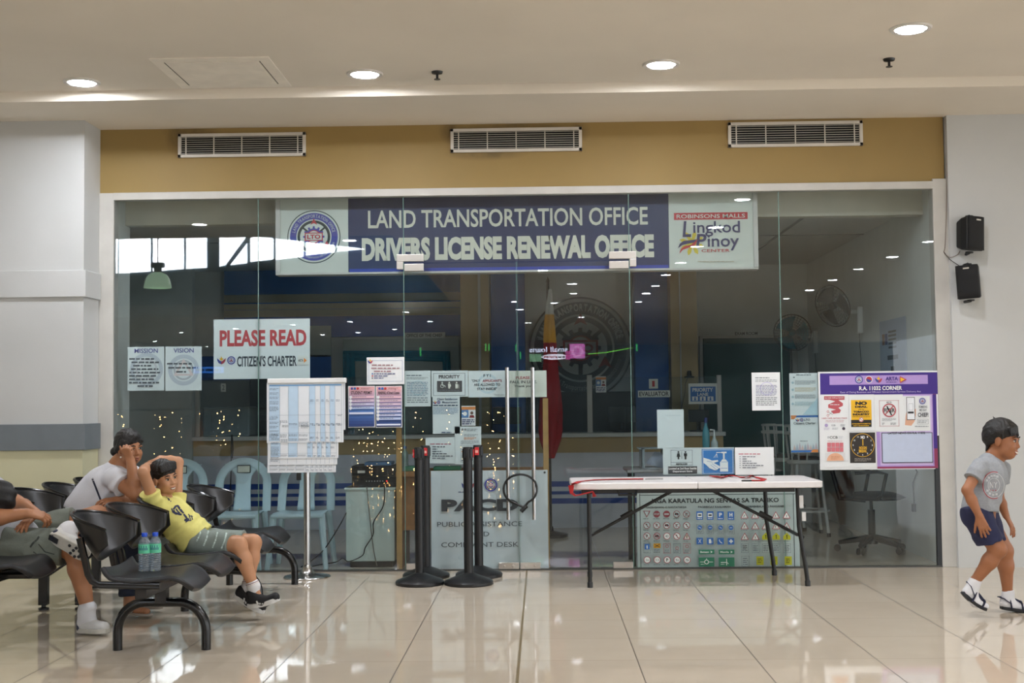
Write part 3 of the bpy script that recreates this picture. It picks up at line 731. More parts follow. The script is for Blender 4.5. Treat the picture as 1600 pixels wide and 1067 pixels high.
for px, l in ((278,'pale blue plastic chair behind the glass beside the seated boy\'s raised arm'),(478,'pale blue plastic chair behind the flip chart pole')):
    pc.append(dup(pc[0],(at(px,740,10.62).x,10.42,0),label=l))
# ------------------------------------------------------------ cabinet with equipment, desk, post
YA = 10.33
a = at(540,762,YA); b = at(617,882,YA); CAB = mat('pale_grey_cabinet','B9C6BE',0.45)
t = thing('storage_cabinet','pale grey cabinet behind the glass carrying black equipment','cabinet',((a.x+b.x)/2,YA+0.22,0))
MB().box((a.x,YA,0.05),(b.x,YA+0.45,a.z)).build('body',CAB,t,smooth=False,bevel=0.006)
MB().box((a.x+0.03,YA+0.03,0.0),(b.x-0.02,YA+0.42,0.05)).build('plinth',BLK,t,smooth=False)
MB().box((a.x-0.01,YA-0.008,a.z-0.02),(b.x+0.01,YA+0.45,a.z)).build('top',CAB,t,smooth=False,bevel=0.003)
zt2 = a.z
t = thing('amplifier','black amplifier with small knobs on the pale grey cabinet','equipment',((a.x+b.x)/2+0.03,YA+0.2,zt2))
a1 = at(549,745,YA); b1 = at(622,760,YA)
MB().box((a1.x,YA+0.02,zt2),(b1.x-0.02,YA+0.35,a1.z)).build('case',mat('black_equipment','17191B',0.4),t,smooth=False,bevel=0.004)
mb = MB()
for k in range(7): mb.tube([(a1.x+0.12+k*0.022,YA+0.02,zt2+0.05),(a1.x+0.12+k*0.022,YA+0.012,zt2+0.05)],0.005,None,8)
mb.build('knob',mat('pale_knob','8A8D8E',0.4),t)
MB().box((a1.x+0.28,YA+0.016,zt2+0.045),(a1.x+0.288,YA+0.02,zt2+0.053),mat('red_led','D02020',0.4,emit=1.0)).build('power_light',None,t,smooth=False)
a2 = at(549,728,YA); t = thing('video_recorder','black recorder stacked on the amplifier','equipment',((a.x+b.x)/2+0.03,YA+0.2,a1.z))
MB().box((a2.x,YA,a1.z),(b1.x-0.015,YA+0.38,a2.z)).build('case',mat('black_equipment','17191B',0.4),t,smooth=False,bevel=0.004)
MB().box((a2.x+0.05,YA-0.002,a1.z+0.03),(a2.x+0.11,YA,a1.z+0.05)).build('label_plate',WHL,t,smooth=False)
tag(MB().box((a2.x+0.1,YA+0.05,a2.z),(b1.x-0.06,YA+0.3,a2.z+0.025)).build('blue_folder',mat('blue_folder','5A7FA6',0.5),smooth=False),'blue folder lying on top of the black recorder','folder')
def cord(name, pts, r, m, label, Y=None):
    P = [at(x,y,Yy) for x,y,Yy in pts]; Q = []
    for i in range(len(P)-1):      # smooth the run
        p0 = P[max(i-1,0)]; p1 = P[i]; p2 = P[i+1]; p3 = P[min(i+2,len(P)-1)]
        for k in range(6):
            f = k/6; Q.append(0.5*((2*p1)+(p2-p0)*f+(2*p0-5*p1+4*p2-p3)*f*f+(3*p1-p0-3*p2+p3)*f*f*f))
    Q.append(P[-1]); mb = MB(); mb.tube(Q,r,None,6); return tag(mb.build(name,m),label,'cord')
cord('power_cord',[(601,757,YA-0.01),(599,790,YA-0.02),(584,815,YA-0.03),(583,835,YA-0.03),(571,855,YA-0.03),(566,868,YA-0.03),(545,877,10.29),(535,872,10.27),(525,878,10.25),(500,882,10.22),(483,886,10.18)],0.005,BLK,'black power cord hanging down the front of the pale grey cabinet')
cord('power_cord',[(573,760,YA-0.01),(576,790,YA-0.02),(580,830,YA-0.02),(584,860,YA-0.02),(589,884,YA-0.03)],0.004,mat('brown_cord','6A625A',0.5),'brown cable hanging straight down the pale grey cabinet')
cord('power_cord',[(541,801,10.3),(530,822,10.25),(505,860,10.2),(480,880,10.16),(470,886,10.16)],0.005,BLK,'black cord sloping down behind the chrome flip chart stand')
cord('power_cord',[(363,716,13.42),(364,700,13.42),(362,680,13.44),(361,735,13.42),(359,800,13.42)],0.006,BLK,'black cord hanging from the counter above the middle plastic chair')
WOOD = mat('warm_wood','9A6B3C',0.45,var=0.18,scale=14); PINE = mat('pine_batten','B08A52',0.5,var=0.15,scale=12)
a = at(619,737,10.28); b = at(850,737,10.28)
t = thing('wooden_desk','brown wooden desk behind the complaint desk poster','desk',((a.x+b.x)/2,10.5,0))
MB().box((a.x,10.24,a.z-0.04),(b.x,10.85,a.z)).build('desktop',WOOD,t,smooth=False,bevel=0.004)
for x0 in (a.x+0.02,b.x-0.05): MB().box((x0,10.27,0),(x0+0.03,10.82,a.z-0.04)).build('side_panel',WOOD,t,smooth=False)
MB().box((a.x+0.05,10.3,0.3),(b.x-0.05,10.32,a.z-0.04)).build('front_panel',WOOD,t,smooth=False)
zd2 = a.z
def batten(px, ytop, Y, label, w=0.022):
    p = at(px,ytop,Y); tag(MB().box((p.x-w,Y,0),(p.x+w,Y+0.03,p.z)).build('wooden_batten',PINE,smooth=False,bevel=0.003),label,'batten')
batten(623,668,10.19,'upright pine batten left of the wooden desk'); batten(852,622,10.19,'upright pine batten behind the right door handle')
def bottle(p, h, r, m, capm, label, lm=None, body='body'):
    t = thing('bottle',label,'bottle',p)
    MB().lathe([(r*0.9,0),(r,0.01),(r,h*0.30),(r*0.93,h*0.34),(r,h*0.38),(r,h*0.66),(r*0.85,h*0.74),(r*0.38,h*0.86),(r*0.38,h*0.91)],p,None,20).build('body',m,t)
    MB().lathe([(r*0.45,h*0.90),(r*0.45,h),(r*0.40,h*1.005)],p,None,16).build('cap',capm,t)
    if lm: MB().lathe([(r*1.015,h*0.42),(r*1.015,h*0.64)],p,None,20,cap=False).build('label',lm,t)
    return t
BCAP = mat('blue_cap','1C4FC8',0.35)
p = at(633,737,10.4); bottle((p.x,10.4,zd2),0.2,0.027,mat('grey_bottle','93A8A4',0.2),BCAP,'slim bottle with dark blue cap on the wooden desk')
p = at(642,737,10.42); tag(MB().box((p.x-0.045,10.36,zd2),(p.x+0.06,10.5,zd2+0.04)).build('desk_tray',mat('green_plastic','3C8F6C',0.4),smooth=False,bevel=0.006),'small green tray on the wooden desk behind the stanchions','tray')
p = at(700,737,10.42); tag(MB().box((p.x-0.12,10.42,zd2),(p.x+0.1,10.6,zd2+0.03)).build('desk_tray',mat('green_plastic','3C8F6C',0.4),smooth=False,bevel=0.006),'long green tray on the desk under the steps notice','tray')
# ------------------------------------------------------------ small table, tray and bottles behind the folding table
a = at(979,733,10.3); b = at(1150,733,10.3)
t = thing('side_table','low grey table behind the glass carrying a letter tray','table',((a.x+b.x)/2,10.5,0))
MB().box((a.x,10.26,a.z-0.03),(b.x,10.78,a.z)).build('tabletop',mat('grey_table','6F7270',0.4),t,smooth=False,bevel=0.01)
for sx in (a.x+0.05,b.x-0.05):
    for sy in (10.3,10.74): mb = MB(); mb.tube([(sx,sy,0),(sx,sy,a.z-0.03)],0.015); mb.build('leg',BLK,t)
z3 = a.z
a = at(1002,700,10.36); b = at(1037,735,10.36); t = thing('letter_tray','clear letter tray holding loose papers beside the restroom sign','tray',((a.x+b.x)/2,10.42,z3))
TRY = mat('smoky_tray','8A9699',0.3)
mb = MB(); mb.box((a.x,10.34,z3),(b.x,10.6,z3+0.006)); mb.box((a.x,10.34,z3),(a.x+0.025,10.36,a.z)); mb.box((a.x,10.34,z3),(a.x+0.005,10.6,a.z)); mb.box((a.x-0.02,10.34,a.z-0.008),(b.x+0.03,10.6,a.z)); mb.box((b.x,10.34,z3),(b.x+0.005,10.6,a.z)); mb.build('frame',TRY,t,smooth=False)
for k in range(3):
    mb = MB(); q = Vector(((a.x+b.x)/2+0.01,10.38+k*0.05,z3+0.008+k*0.002)); M = Matrix.Rotation(0.5+0.25*k,3,'Y')
    mb.prism([q+M@Vector(v) for v in ((-0.07,0,0.0),(0.07,0,0.03),(0.06,0,0.13),(-0.05,0,0.12))],(0,0.004,0)); tag(mb.build('loose_paper',mat('pale_blue_paper','A9B4C6',0.6),smooth=False),'loose pale papers leaning in the clear letter tray','paper','papers in the letter tray')
p = at(1104,735,10.5); bottle((p.x,10.5,z3),0.4,0.03,mat('teal_bottle','3F7C86',0.25),mat('navy_cap','1A2A5C',0.4),'tall teal bottle with navy cap above the hand washing sign')
p = at(1117,735,10.55); t = thing('pump_bottle','clear pump bottle right of the tall teal bottle','bottle',(p.x,10.55,z3))
MB().lathe([(0.03,0),(0.03,0.2),(0.012,0.23),(0.012,0.25)],(p.x,10.55,z3)).build('body',mat('clear_grey_bottle','A4B0AE',0.2),t)
mb = MB(); mb.tube([(p.x,10.55,z3+0.25),(p.x,10.55,z3+0.3),(p.x-0.035,10.55,z3+0.302)],0.007,None,8); mb.build('pump',WHL,t)
# ------------------------------------------------------------ bar stools and office chair
STO = mat('pale_stool_paint','B9BBB6',0.4)
p = onz(1262,836,0)
def stool(p, label):
    t = thing('bar_stool',label,'stool',p,'bar stools'); c = Vector(p)
    sz = 0.72
    MB().lathe([(0.17,sz-0.03),(0.185,sz-0.02),(0.18,sz+0.01),(0.15,sz+0.015)],c,None,28).build('seat_ring',STO,t)
    MB().lathe([(0.16,sz),(0.16,sz+0.03),(0.10,sz+0.045),(0.01,sz+0.05)],c,None,28).build('cushion',mat('black_vinyl','1C1B1A',0.4),t)
    for k in range(4):
        a = pi/4+k*pi/2; mb = MB(); mb.tube([c+Vector((0.15*cos(a),0.15*sin(a),sz-0.02)),c+Vector((0.235*cos(a),0.235*sin(a),0.03))],0.015,None,10); l = mb.build('leg',STO,t)
        mb = MB(); mb.lathe([(0.02,0),(0.02,0.035)],c+Vector((0.237*cos(a),0.237*sin(a),0)),None,12); mb.build('foot_cap',BLK,l)
    mb = MB(); mb.tube([c+Vector((0.205*cos(2*pi*k/36),0.205*sin(2*pi*k/36),0.24)) for k in range(36)],0.012,None,8,closed=True); mb.build('footrest',STO,t)
    mb = MB(); mb.tube([c+Vector((0.2*cos(a),0.2*sin(a),sz+0.27)) for a in [radians(95+170*k/14) for k in range(15)]],0.016,None,8)
    mb.tube([c+Vector((0.2*cos(a),0.2*sin(a),sz+0.34)) for a in [radians(100+160*k/14) for k in range(15)]],0.012,None,8); mb.build('top_rail',STO,t)
    for k in range(7):
        a = radians(98+164*k/6); mb = MB(); mb.tube([c+Vector((0.165*cos(a),0.165*sin(a),sz)),c+Vector((0.2*cos(a),0.2*sin(a),sz+0.34))],0.009,None,8); mb.build('spindle',STO,t)
    return t
s1 = stool((p.x,p.y,0),'pale bar stool with black cushion beside the folding table end')
dup(s1,(p.x-0.12,p.y+0.55,0),label='pale bar stool standing behind the nearer bar stool')
p = onz(1363,862,0); BV = mat('black_mesh_fabric','151515',0.7)
t = thing('office_chair','black swivel office chair below the purple notice board','chair',(p.x,p.y,0)); c = Vector((p.x,p.y,0))
for k in range(5):
    a = 0.35+2*pi*k/5; mb = MB(); mb.tube([c+Vector((0.03*cos(a),0.03*sin(a),0.12)),c+Vector((0.28*cos(a),0.28*sin(a),0.075))],[0.03,0.02],None,8); l = mb.build('base_arm',BLK,t)
    mb = MB(); q = c+Vector((0.29*cos(a),0.29*sin(a),0.03))
    for o_ in (-0.018,0.018): mb.tube([q+Vector((o_*-sin(a)-0.008*-sin(a),o_*cos(a)-0.008*cos(a),0)),q+Vector((o_*-sin(a)+0.008*-sin(a),o_*cos(a)+0.008*cos(a),0))],0.03,None,14)
    mb.build('caster',BLK,l)
MB().lathe([(0.05,0.07),(0.045,0.12),(0.03,0.14),(0.03,0.36),(0.014,0.36),(0.014,0.44)],c,None,18).build('gas_lift',BLK,t)
def pad(u,v):
    a = 2*pi*u; r = min(1,v*2) if v<0.5 else min(1,(1-v)*2); zz = 0.045 if v<0.5 else -0.03
    ex = lambda q: math.copysign(abs(q)**0.6,q)
    return c+Vector((0.03+0.25*r*ex(cos(a)),0.24*r*ex(sin(a)),0.47+zz*(1-r**4)))
mb = MB(); mb.grid(pad,33,13); mb.build('seat',BV,t)
def bk(u,v):
    w = 0.21*(1-0.25*(2*v-1)**4); return c+Vector((-0.24-0.10*v+0.05*(2*u-1)**2, (2*u-1)*w, 0.5+0.5*v))
mb = MB(); mb.grid(bk,12,14); mb.build('backrest',BV,t,solid=0.04)
mb = MB(); mb.tube([c+Vector((-0.05,0,0.44)),c+Vector((-0.27,0,0.46)),c+Vector((-0.33,0,0.7))],0.02,None,8); mb.build('back_bar',BLK,t)
for s_ in (-1,1):
    mb = MB(); mb.tube([c+Vector((0.0,s_*0.2,0.46)),c+Vector((0.02,s_*0.28,0.5)),c+Vector((0.06,s_*0.29,0.68)),c+Vector((-0.02,s_*0.29,0.7)),c+Vector((-0.2,s_*0.28,0.69))],0.016,None,8); mb.build('armrest',BLK,t)
# ------------------------------------------------------------ the large lightbox sign behind the glass
YB = 10.24
SB = mat('sign_face_white','C9CDC2',0.5,var=0.05,scale=4); SNAVY = mat('sign_face_navy','222C54',0.5,var=0.06,scale=3); SL = mat('sign_letter_cream','CFCDBB',0.5)
VIO = ink('4A4A9A'); DKG = ink('2A3230'); SRED = ink('B83238'); SW = ink('CDD2C8'); SBL = ink('34348C')
a = at(432,427,YB); b = at(1183,304,YB)
t = thing('office_sign','long navy and white transport office sign hung behind the glass','sign',((a.x+b.x)/2,YB+0.08,a.z))
zc0 = at(800,423,YB).z; zc1 = at(800,303,YB).z
def bxs(x0,x1,m,nm): MB().box((at(x0,360,YB).x,YB+0.001,zc0),(at(x1,360,YB).x,YB+0.13,zc1)).build(nm,m,t,smooth=False,bevel=0.003)
bxs(432,544,SB,'left_panel'); bxs(544,1045,SNAVY,'middle_panel'); bxs(1045,1183,SB,'right_panel')
MB().box((at(431,360,YB).x,YB-0.012,zc0-0.012),(at(1184,360,YB).x,YB+0.13,zc0+0.004)).build('bottom_rail',FRAMEW,t,smooth=False)
MB().box((at(640,360,YB).x,YB-0.03,zc1-0.012),(at(1180,360,YB).x,YB+0.13,zc1+0.01)).build('top_rail',mat('grey_rail','6C6A60',0.5),t,smooth=False)
for x in (431,1177): MB().box((at(x,360,YB).x,YB-0.012,zc0),(at(x+7,360,YB).x,YB+0.13,zc1)).build('side_rail',FRAMEW,t,smooth=False)
b = Board(YB); emblem(b,490.5,370,42,DKG,VIO,SW,SRED,VIO); b.done('emblem',t)
b = Board(YB); b.n = 1
b.rect(544,417,1045,423,ink('2A3FA0'))
b.text('LAND TRANSPORTATION OFFICE',793,340,440,28.5,SL,0.016)
b.text('DRIVERS LICENSE RENEWAL OFFICE',793,387,459,37,SL,0.055); b.done('lettering',t)
b = Board(YB); b.n = 1
b.rect(1053,332,1168,343,SRED); b.text('ROBINSONS MALLS',1110.5,337.6,107,6.2,SW,0.012)
YL = ink('CDB83A'); PUR = ink('35305A')
for k in range(8):
    a_ = k*pi/4+0.3; b.loc(1081,380,[(20*cos(a_),20*sin(a_)),(15*cos(a_+.22),15*sin(a_+.22)),(3*cos(a_+.5),3*sin(a_+.5)),(3*cos(a_-.5),3*sin(a_-.5)),(15*cos(a_-.22),15*sin(a_-.22))],YL)
b.disc(1081,380,8,YL)
b.text('L',1074,358,13,25,PUR,0.02,0.18); b.text('ingkod',1119.5,357.5,73,24,PUR,0.012); b.text('P',1096,376,15,21,PUR,0.02,0.15); b.text('inoy',1130,379.5,49,24,PUR,0.012); b.text('CENTER',1118,391.5,44,4.6,SRED,0.008)
b.poly([(1059,388),(1062,381),(1068,376.5),(1078,375.5),(1089,374),(1085,379),(1074,381),(1066,383)],PUR); b.poly([(1061,397),(1064,389),(1070,384.5),(1079,383),(1090,374),(1086,383),(1076,387),(1067,390)],SRED)
b.fine(1090,407,1150,410,1,ink('B5AE98'),0.5); b.done('logo',t)
# ------------------------------------------------------------ notices on the glass.  IN: inside face, OUT: outside face
YIN, YOUT = W+0.011, W-0.009
PAP = mat('white_paper','E2E4E4',0.55,var=0.015); CPAP = mat('laminated_paper','E2E8E6',0.35,var=0.02); GR = ink('6B7278'); PINK = ink('C86A6A'); YEL = ink('E8B81E'); ORG = ink('D9843C')
def bagong(b, cx, cy, s, red=None, blue=None):
    red = red or ink('B03A46'); blue = blue or ink('3A4690')
    b.loc(cx,cy,[(-s,-s*.5),(-s*.3,s*.1),(0,s*.2),(0,s*.9),(-s*.6,s*.6),(-s*.9,s*.1)],blue); b.loc(cx,cy,[(s,-s*.5),(s*.3,s*.1),(0,s*.2),(0,s*.9),(s*.6,s*.6),(s*.9,s*.1)],red)
    b.loc(cx,cy,[(-s*.5,-s*.5),(-s*.2,-s*.4),(0,-s),(s*.2,-s*.4),(s*.5,-s*.5),(s*.2,0),(-s*.2,0)],YEL)
def mini(b, cx, cy, r, c=None):
    c = c or VIO; b.disc(cx,cy,r,c,seg=24); b.disc(cx,cy,r*.72,CPAP,seg=24); b.ring(cx,cy,r*.45,r*.6,c,20); b.loc(cx,cy,[(0,-r*.5),(r*.42,r*.3),(-r*.42,r*.3)],ink('9A5A6A'))
# mission and vision
b = Board(YIN); b.sheet(199,541.5,257,610.5,CPAP)
WM = ink('C4CBD2'); WM2 = ink('D3D3D6')
b.ring(229,577,20,26,WM); b.ring(229,577,14,17,WM2); b.text('MISSION',228.5,548,37,7,SBL,0.012)
for i in range(9): 
    w = (52,45,40,46,52,52,52,52,26)[i]; b.fine(228-w/2,558.5+i*5.3,228+w/2,563+i*5.3,1,ink('50565C'),0.55,seed=i)
b.done('paper_notice',None,'laminated mission sheet on the left glass pane above the woman','notice')
b = Board(YIN); b.sheet(258,541,315.5,610.5,CPAP)
b.ring(287,578,18,24.5,WM); b.ring(287,578,13,16,ink('B9BEC2')); b.loc(287,578,[(0,-18),(16,9),(-16,9)],ink('E2CFCB')); b.loc(287,578,[(0,-12),(10.5,6),(-10.5,6)],CPAP); b.text('VISION',287,547.5,32,7,SBL,0.012)
for i,w in enumerate((52,48,23)): b.fine(287-w/2,566+i*6.3,287+w/2,570.5+i*6.3,1,ink('50565C'),0.55,seed=i)
b.done('paper_notice',None,'laminated vision sheet right of the mission sheet','notice')
b = Board(YIN); b.sheet(333,498,485,592,CPAP,0.001)
b.text('PLEASE READ',411,528,137,26,ink('C04048'),0.035); b.text("CITIZEN'S CHARTER",417,564,94,17,ink('2E3640'),0.025)
bagong(b,346,563,7); mini(b,361.5,563,6.5); b.rect(465,556,481,570,ink('E3E4DC')); b.text('ARTA',470,563,8,4,KB,0.02); b.loc(477,563,[(-2,-4),(2.5,0),(-2,4)],ORG)
b.done('tarpaulin_notice',None,'pale tarpaulin with red please read lettering on the left glass','notice')
# enquiries card, permit posters
b = Board(YOUT); b.sheet(573,558,632,600.5,PAP); b.frame(576,563,629,596,0.5,ink('8C9AB8')); bagong(b,578.5,564.5,4)
for i,(t_,w) in enumerate((('For inquiries, kindly send us a',44),('message on our page or',46),('via email',37))): b.fine(603-w/2,568.5+i*4.8,603+w/2,572.5+i*4.8,1,ink('A07A80'),0.5,seed=i)
for i in range(3): b.disc(582,584+i*3.4,1.2,(BLUE,SRED,GR)[i],seg=10); b.fine(584.5,582.5+i*3.4,620-i*8,585.5+i*3.4,1,NAVY,0.45,seed=i+4)
b.done('paper_notice',None,'white enquiries card taped above the two permit posters','notice')
def grad(c1, c2, f): return '%02X%02X%02X' % tuple(int(int(c1[i:i+2],16)*(1-f)+int(c2[i:i+2],16)*f) for i in (0,2,4))
def permit(x0, x1, title, rows, label):
    b = Board(YOUT); b.sheet(x0,603,x1,668,PAP); N = 14
    for i in range(N):
        f = i/(N-1); c = grad('E0A8A8','8F8FC8',f*2) if f<0.5 else grad('5F8FD0','2A4078',(f-0.5)*2)
        b.rect(x0+1,604+i*62.5/N,x1-1,604+(i+1)*62.5/N,ink(c))
    for k in range(3): b.disc(x0+6+k*4.6,607,1.9,(VIO,BLUE,SRED)[k],seg=12)
    b.fine(x0+20,605.5,x1-6,608.5,2,ink('8A6A70'),0.4); b.text(title,(x0+x1)/2,613.5,(x1-x0)*0.8,5,KB,0.02)
    for i in range(rows):
        y = 618.5+i*5.6; b.rect(x0+2,y,x1-1.5,y+3.6,ink(grad('E2B8C4','B9C6E6',i/max(1,rows-1)))); b.loc(x0+4,y+2,[(-2,-2),(2,-2),(2,1.5),(0,3.5),(-2,1.5)],PAP); b.fine(x0+7,y+0.4,x1-6,y+2.4,1,GR,0.4,seed=i)
    b.rect(x0+2,662 if rows>5 else 644,x1-2,664.5 if rows>5 else 647,ink('D6DCEA'))
    b.done('permit_poster',None,label,'poster')
permit(544,586,'STUDENT PERMIT',4,'pink to blue student permit poster on the glass'); permit(587,628.5,"RENEWAL of Driver's License",7,'pink to blue licence renewal poster beside the student permit poster')
# notices on the left door and beside it
def plain(x0,y0,x1,y1,label,fn,Y=YIN,m=CPAP,name='paper_notice'):
    b = Board(Y); b.sheet(x0,y0,x1,y1,m); fn(b); return b.done(name,None,label,'notice')
def f1(b):
    b.fine(635,585,660,588,1,GR,0.5); b.fine(635,589,669,593,2,GR,0.35); b.ring(653,606,10,11.5,ink('C8DCE0')); b.fine(636,596,669,619,9,ink('5C7490'),0.35); b.fine(636,620,669,630,3,GR,0.35)
plain(632.5,579,673,635,'pale typed citizen notice left of the priority sign',f1)
def f2(b):
    b.frame(677,583,727,618,0.6,GR); b.text('PRIORITY',702,588.5,33,5.5,ink('50484A'),0.03); b.rect(683,595,722,612,ink('55504F'))
    for x,k in ((691,0),(702,1),(713.5,2)):
        b.disc(x,597.8,1.3,SW,seg=12)
        if k == 0: b.ring(x,603,2.2,3,SW,20); b.line(x,599,x+0.3,602.5,1.5,SW); b.line(x,602,x+4,602.5,1,SW); b.line(x+4,602,x+5,605,1,SW)
        if k == 1: b.loc(x,602,[(-2,-2.5),(2,-2.5),(3,1),(1.5,2.5),(1.2,5),(-1.2,5),(-1.5,2.5)],SW)
        if k == 2: b.loc(x,602,[(-2,-2.5),(2,-2),(2.2,2),(1.5,5),(0.2,5),(0,2.5),(-0.4,5),(-1.8,5)],SW); b.line(x+3.4,600.5,x+3.4,607,0.6,SW)
    b.fine(685,608.6,720,611,1,GR,0.4)
plain(674,579,731.5,620,'white priority sign with three pictograms on the left door',f2)
def f3(b):
    b.ring(762,599.5,12,15.5,ink('CBDDE2')); b.ring(762,599.5,8,9.5,ink('CBDDE2')); b.text('F Y I',761,586.8,11,4.6,ink('4A4446'),0.02)
    b.text('"ONLY',743.5,594.8,13,4,ink('4A4446'),0.02); b.text("APPLICANT'S",769,594.8,30,4,ink('B54A50'),0.02); b.text('ARE ALLOWED TO',761,601,41,4,ink('4A4446'),0.02); b.text('STAY INSIDE"',761,607.4,31,4,ink('4A4446'),0.02); b.text('Thank you!',780,617,16,2.6,GR)
plain(732,579,793,620.5,'white notice allowing only applicants inside, on the left door',f3)
def f4(b):
    b.text('PLEASE',817,590,22,4.4,ink('B54A50'),0.02); b.text('FALL IN LINE.',818,596.6,42,4.4,ink('4A4446'),0.02); b.text('Thank you!',818,603.6,30,4.6,ink('4A4446'),0.02)
plain(794,579,854,620.5,'white notice asking to fall in line, behind the right door handle',f4,m=mat('cream_paper','DEE0D2',0.5))
def f5(b):
    bagong(b,679.5,628.5,3); mini(b,685.5,628.5,2.7); b.text('Client Satisfaction',699,623.4,32,3.4,ink('4A5A70'),0.02); b.text('Measurement',703,628.2,24,3.4,ink('4A5A70'),0.02); b.fine(677,631.5,717,635,1,ink('4A5A70'),0.5); b.fine(677,636,716,647.5,6,ink('6E8AA8'),0.4); b.fine(690,674,706,677,1,ink('4A5A70'),0.6)
plain(676,620,718.5,677.5,'white client satisfaction sheet below the priority sign',f5)
def f6(b):
    mini(b,722.5,671,1.6,KB); mini(b,727,671,1.6,KB); b.fine(729,669,746,674,2,GR,0.35); b.fine(725,678,747,682,2,GR,0.35); b.fine(725,683,744,687,2,ORG,0.5); b.fine(720,688,748,694,3,GR,0.35); b.frame(720,696,749,722,0.3,GR)
    for y in (702,708,715): b.rect(720,y,749,y+.3,GR)
    b.fine(721,704,748,707,1,ORG,0.4); b.fine(721,710,748,714,2,GR,0.35); b.fine(721,717,748,721,1,GR,0.4)
plain(710.5,666.5,752,725,'white form with orange lines above the complaint desk poster',f6)
def f7(b):
    b.fine(672,692,706,695.5,1,ink('C08088'),0.5)
    for i in range(6): b.fine(671,696.5+i*3.6,672,699+i*3.6,1,KB,0.5); b.fine(675.5,696.5+i*3.6,(702,684,697,700,710,700)[i],699.5+i*3.6,1,ink('5A5E66'),0.5,seed=i)
plain(665,683.5,711,724,'white steps list behind the left pair of stanchions',f7)
# complaint desk poster
def f8(b):
    bagong(b,731,759,10); b.fine(716,767.5,745,770,1,NAVY,0.5); emblem(b,767,757.5,11.5,DKG,VIO,CPAP,SRED,VIO,1)
    b.text('PACD',750,789,120,19,ink('3C4044'),0.055); b.text('PUBLIC ASSISTANCE',749.5,818.5,132,7.5,ink('4A4E52')); b.text('AND',749.5,834,30,7,ink('4A4E52')); b.text('COMPLAINT DESK',750,850.5,120,7.5,ink('4A4E52'))
    b.disc(851,738,1.8,KB,seg=12)
plain(674,735.5,856,893,'large white assistance and complaint desk poster on the doors',f8,m=mat('tarp_white','DADFE0',0.45,var=0.03),name='tarpaulin_poster')
# right pane notices
def f9(b):
    b.fine(1180,589,1203,591.5,1,GR,0.5); b.fine(1180,592.5,1214,597,2,GR,0.35); b.ring(1198,607,9,10.5,ink('CFCDE2')); b.fine(1181,601,1214,619,8,ink('6A6A90'),0.38); b.fine(1181,620,1215,634,5,GR,0.38)
plain(1175,582,1219,641,'bright white typed notice on the right glass pane',f9,YOUT,PAP)
def f10(b):
    b.fine(1244,584.5,1268,587,1,ink('5A6468'),0.5); b.fine(1239,588,1242,591,1,GR,0.5)
    for i,c in enumerate((GR,ink('C8B078'),GR,ink('8AB0B8'))): b.fine(1242,594+i*11,1275,601+i*11,4,c,0.35,seed=i); b.disc(1238.5,598+i*11,2,ink('B4CCD2'),seg=12)
    b.poly([(1254,648),(1277,622),(1277,648)],ink('BBD6DE'))
plain(1234,583,1278,648,'pale form sheet above the citizen charter card on the right pane',f10)
def f11(b):
    b.rect(1236,649,1278,652,BLUE); b.poly([(1236,649),(1245,649),(1241,655),(1236,655)],ORG); bagong(b,1246,656,3); mini(b,1252.5,656,2.8); b.text('LTO',1261,655.8,9,3.4,ink('3A3E44'),0.03); b.text("Citizen's Charter",1257,661,34,3.8,ink('3A3E44'),0.02); b.fine(1250,688,1262,690,1,GR,0.5)
    for i in range(9): b.poly([(1239+i*4.2,703),(1241+i*4.2,695-(i%3)*2),(1243.5+i*4.2,703)],ink(('C8B0A8','98A8B4','B8A8B0')[i%3]))
    b.rect(1236,703.5,1278,706.5,BLUE); b.poly([(1266,706.5),(1270,702),(1278,702),(1278,706.5)],ORG)
plain(1235.5,648.5,1278.5,707,'citizen charter card with blue and orange corners on the right pane',f11)
def f12(b):
    b.frame(1048,703,1082,727,0.5,GR); b.rect(1048,722,1082,722.5,GR); b.rect(1064.8,705,1065.4,717,KB)
    for x in (1060,1071):
        b.disc(x,706.2,1.4,KB,seg=14); 
        b.loc(x,711,[(-1.6,-3),(1.6,-3),(2.9,2.6),(1.2,2.6),(1.2,6.5),(-1.2,6.5),(-1.2,2.6),(-2.9,2.6)] if x<1065 else [(-2.4,-3),(2.4,-3),(2.4,1.6),(1.5,1.6),(1.4,6.5),(-1.4,6.5),(-1.5,1.6),(-2.4,1.6)],KB)
    b.text('RESTROOM',1065,725,17,2.8,KB,0.04); b.rect(1044,728.5,1089,740,ink('38393B'))
    b.text('Located at 2nd floor beside',1066.5,731.6,43,3.4,WHITE,0.02); b.text('Department Store',1066.5,736.6,30,3.4,WHITE,0.02)
    s_ = ink('2E78BC'); b.rect(1097,701.5,1146,740.5,s_); b.frame(1098,702.5,1145,739.5,0.6,CPAP)
    b.loc(1131,727,[(-5,-6),(-2.4,-9.5),(2.6,-9.5),(5.6,-6),(6.2,-5),(6.2,9.5),(-6.2,9.5),(-6.2,-5)],CPAP); b.rect(1129.5,706,1132,717,CPAP); b.rect(1127,705.6,1135,708,CPAP); b.rect(1119,706.2,1128,707.4,CPAP); b.rect(1126.2,721.4,1136.4,722,s_); b.rect(1126.2,731,1136.4,731.6,s_)
    for dx in (-4,-1,2): b.line(1119.5,708.5,1119+dx,715,0.6,CPAP)
    b.poly([(1099,715),(1108,717.5),(1112,719.5),(1121,718.5),(1122.5,720.5),(1115,723),(1124,728),(1125,730.5),(1122.5,731.5),(1121,733),(1118.5,734.5),(1115,734),(1108,731),(1103,726),(1099,723)],CPAP)
    for q in ((1112,724,1122,731),(1110,726,1119,733.5),(1104,720,1113,722)): b.line(*q,0.5,s_)
plain(1036.5,699.5,1147,741,'restroom and hand washing sign on the glass above the folding table',f12,YIN)
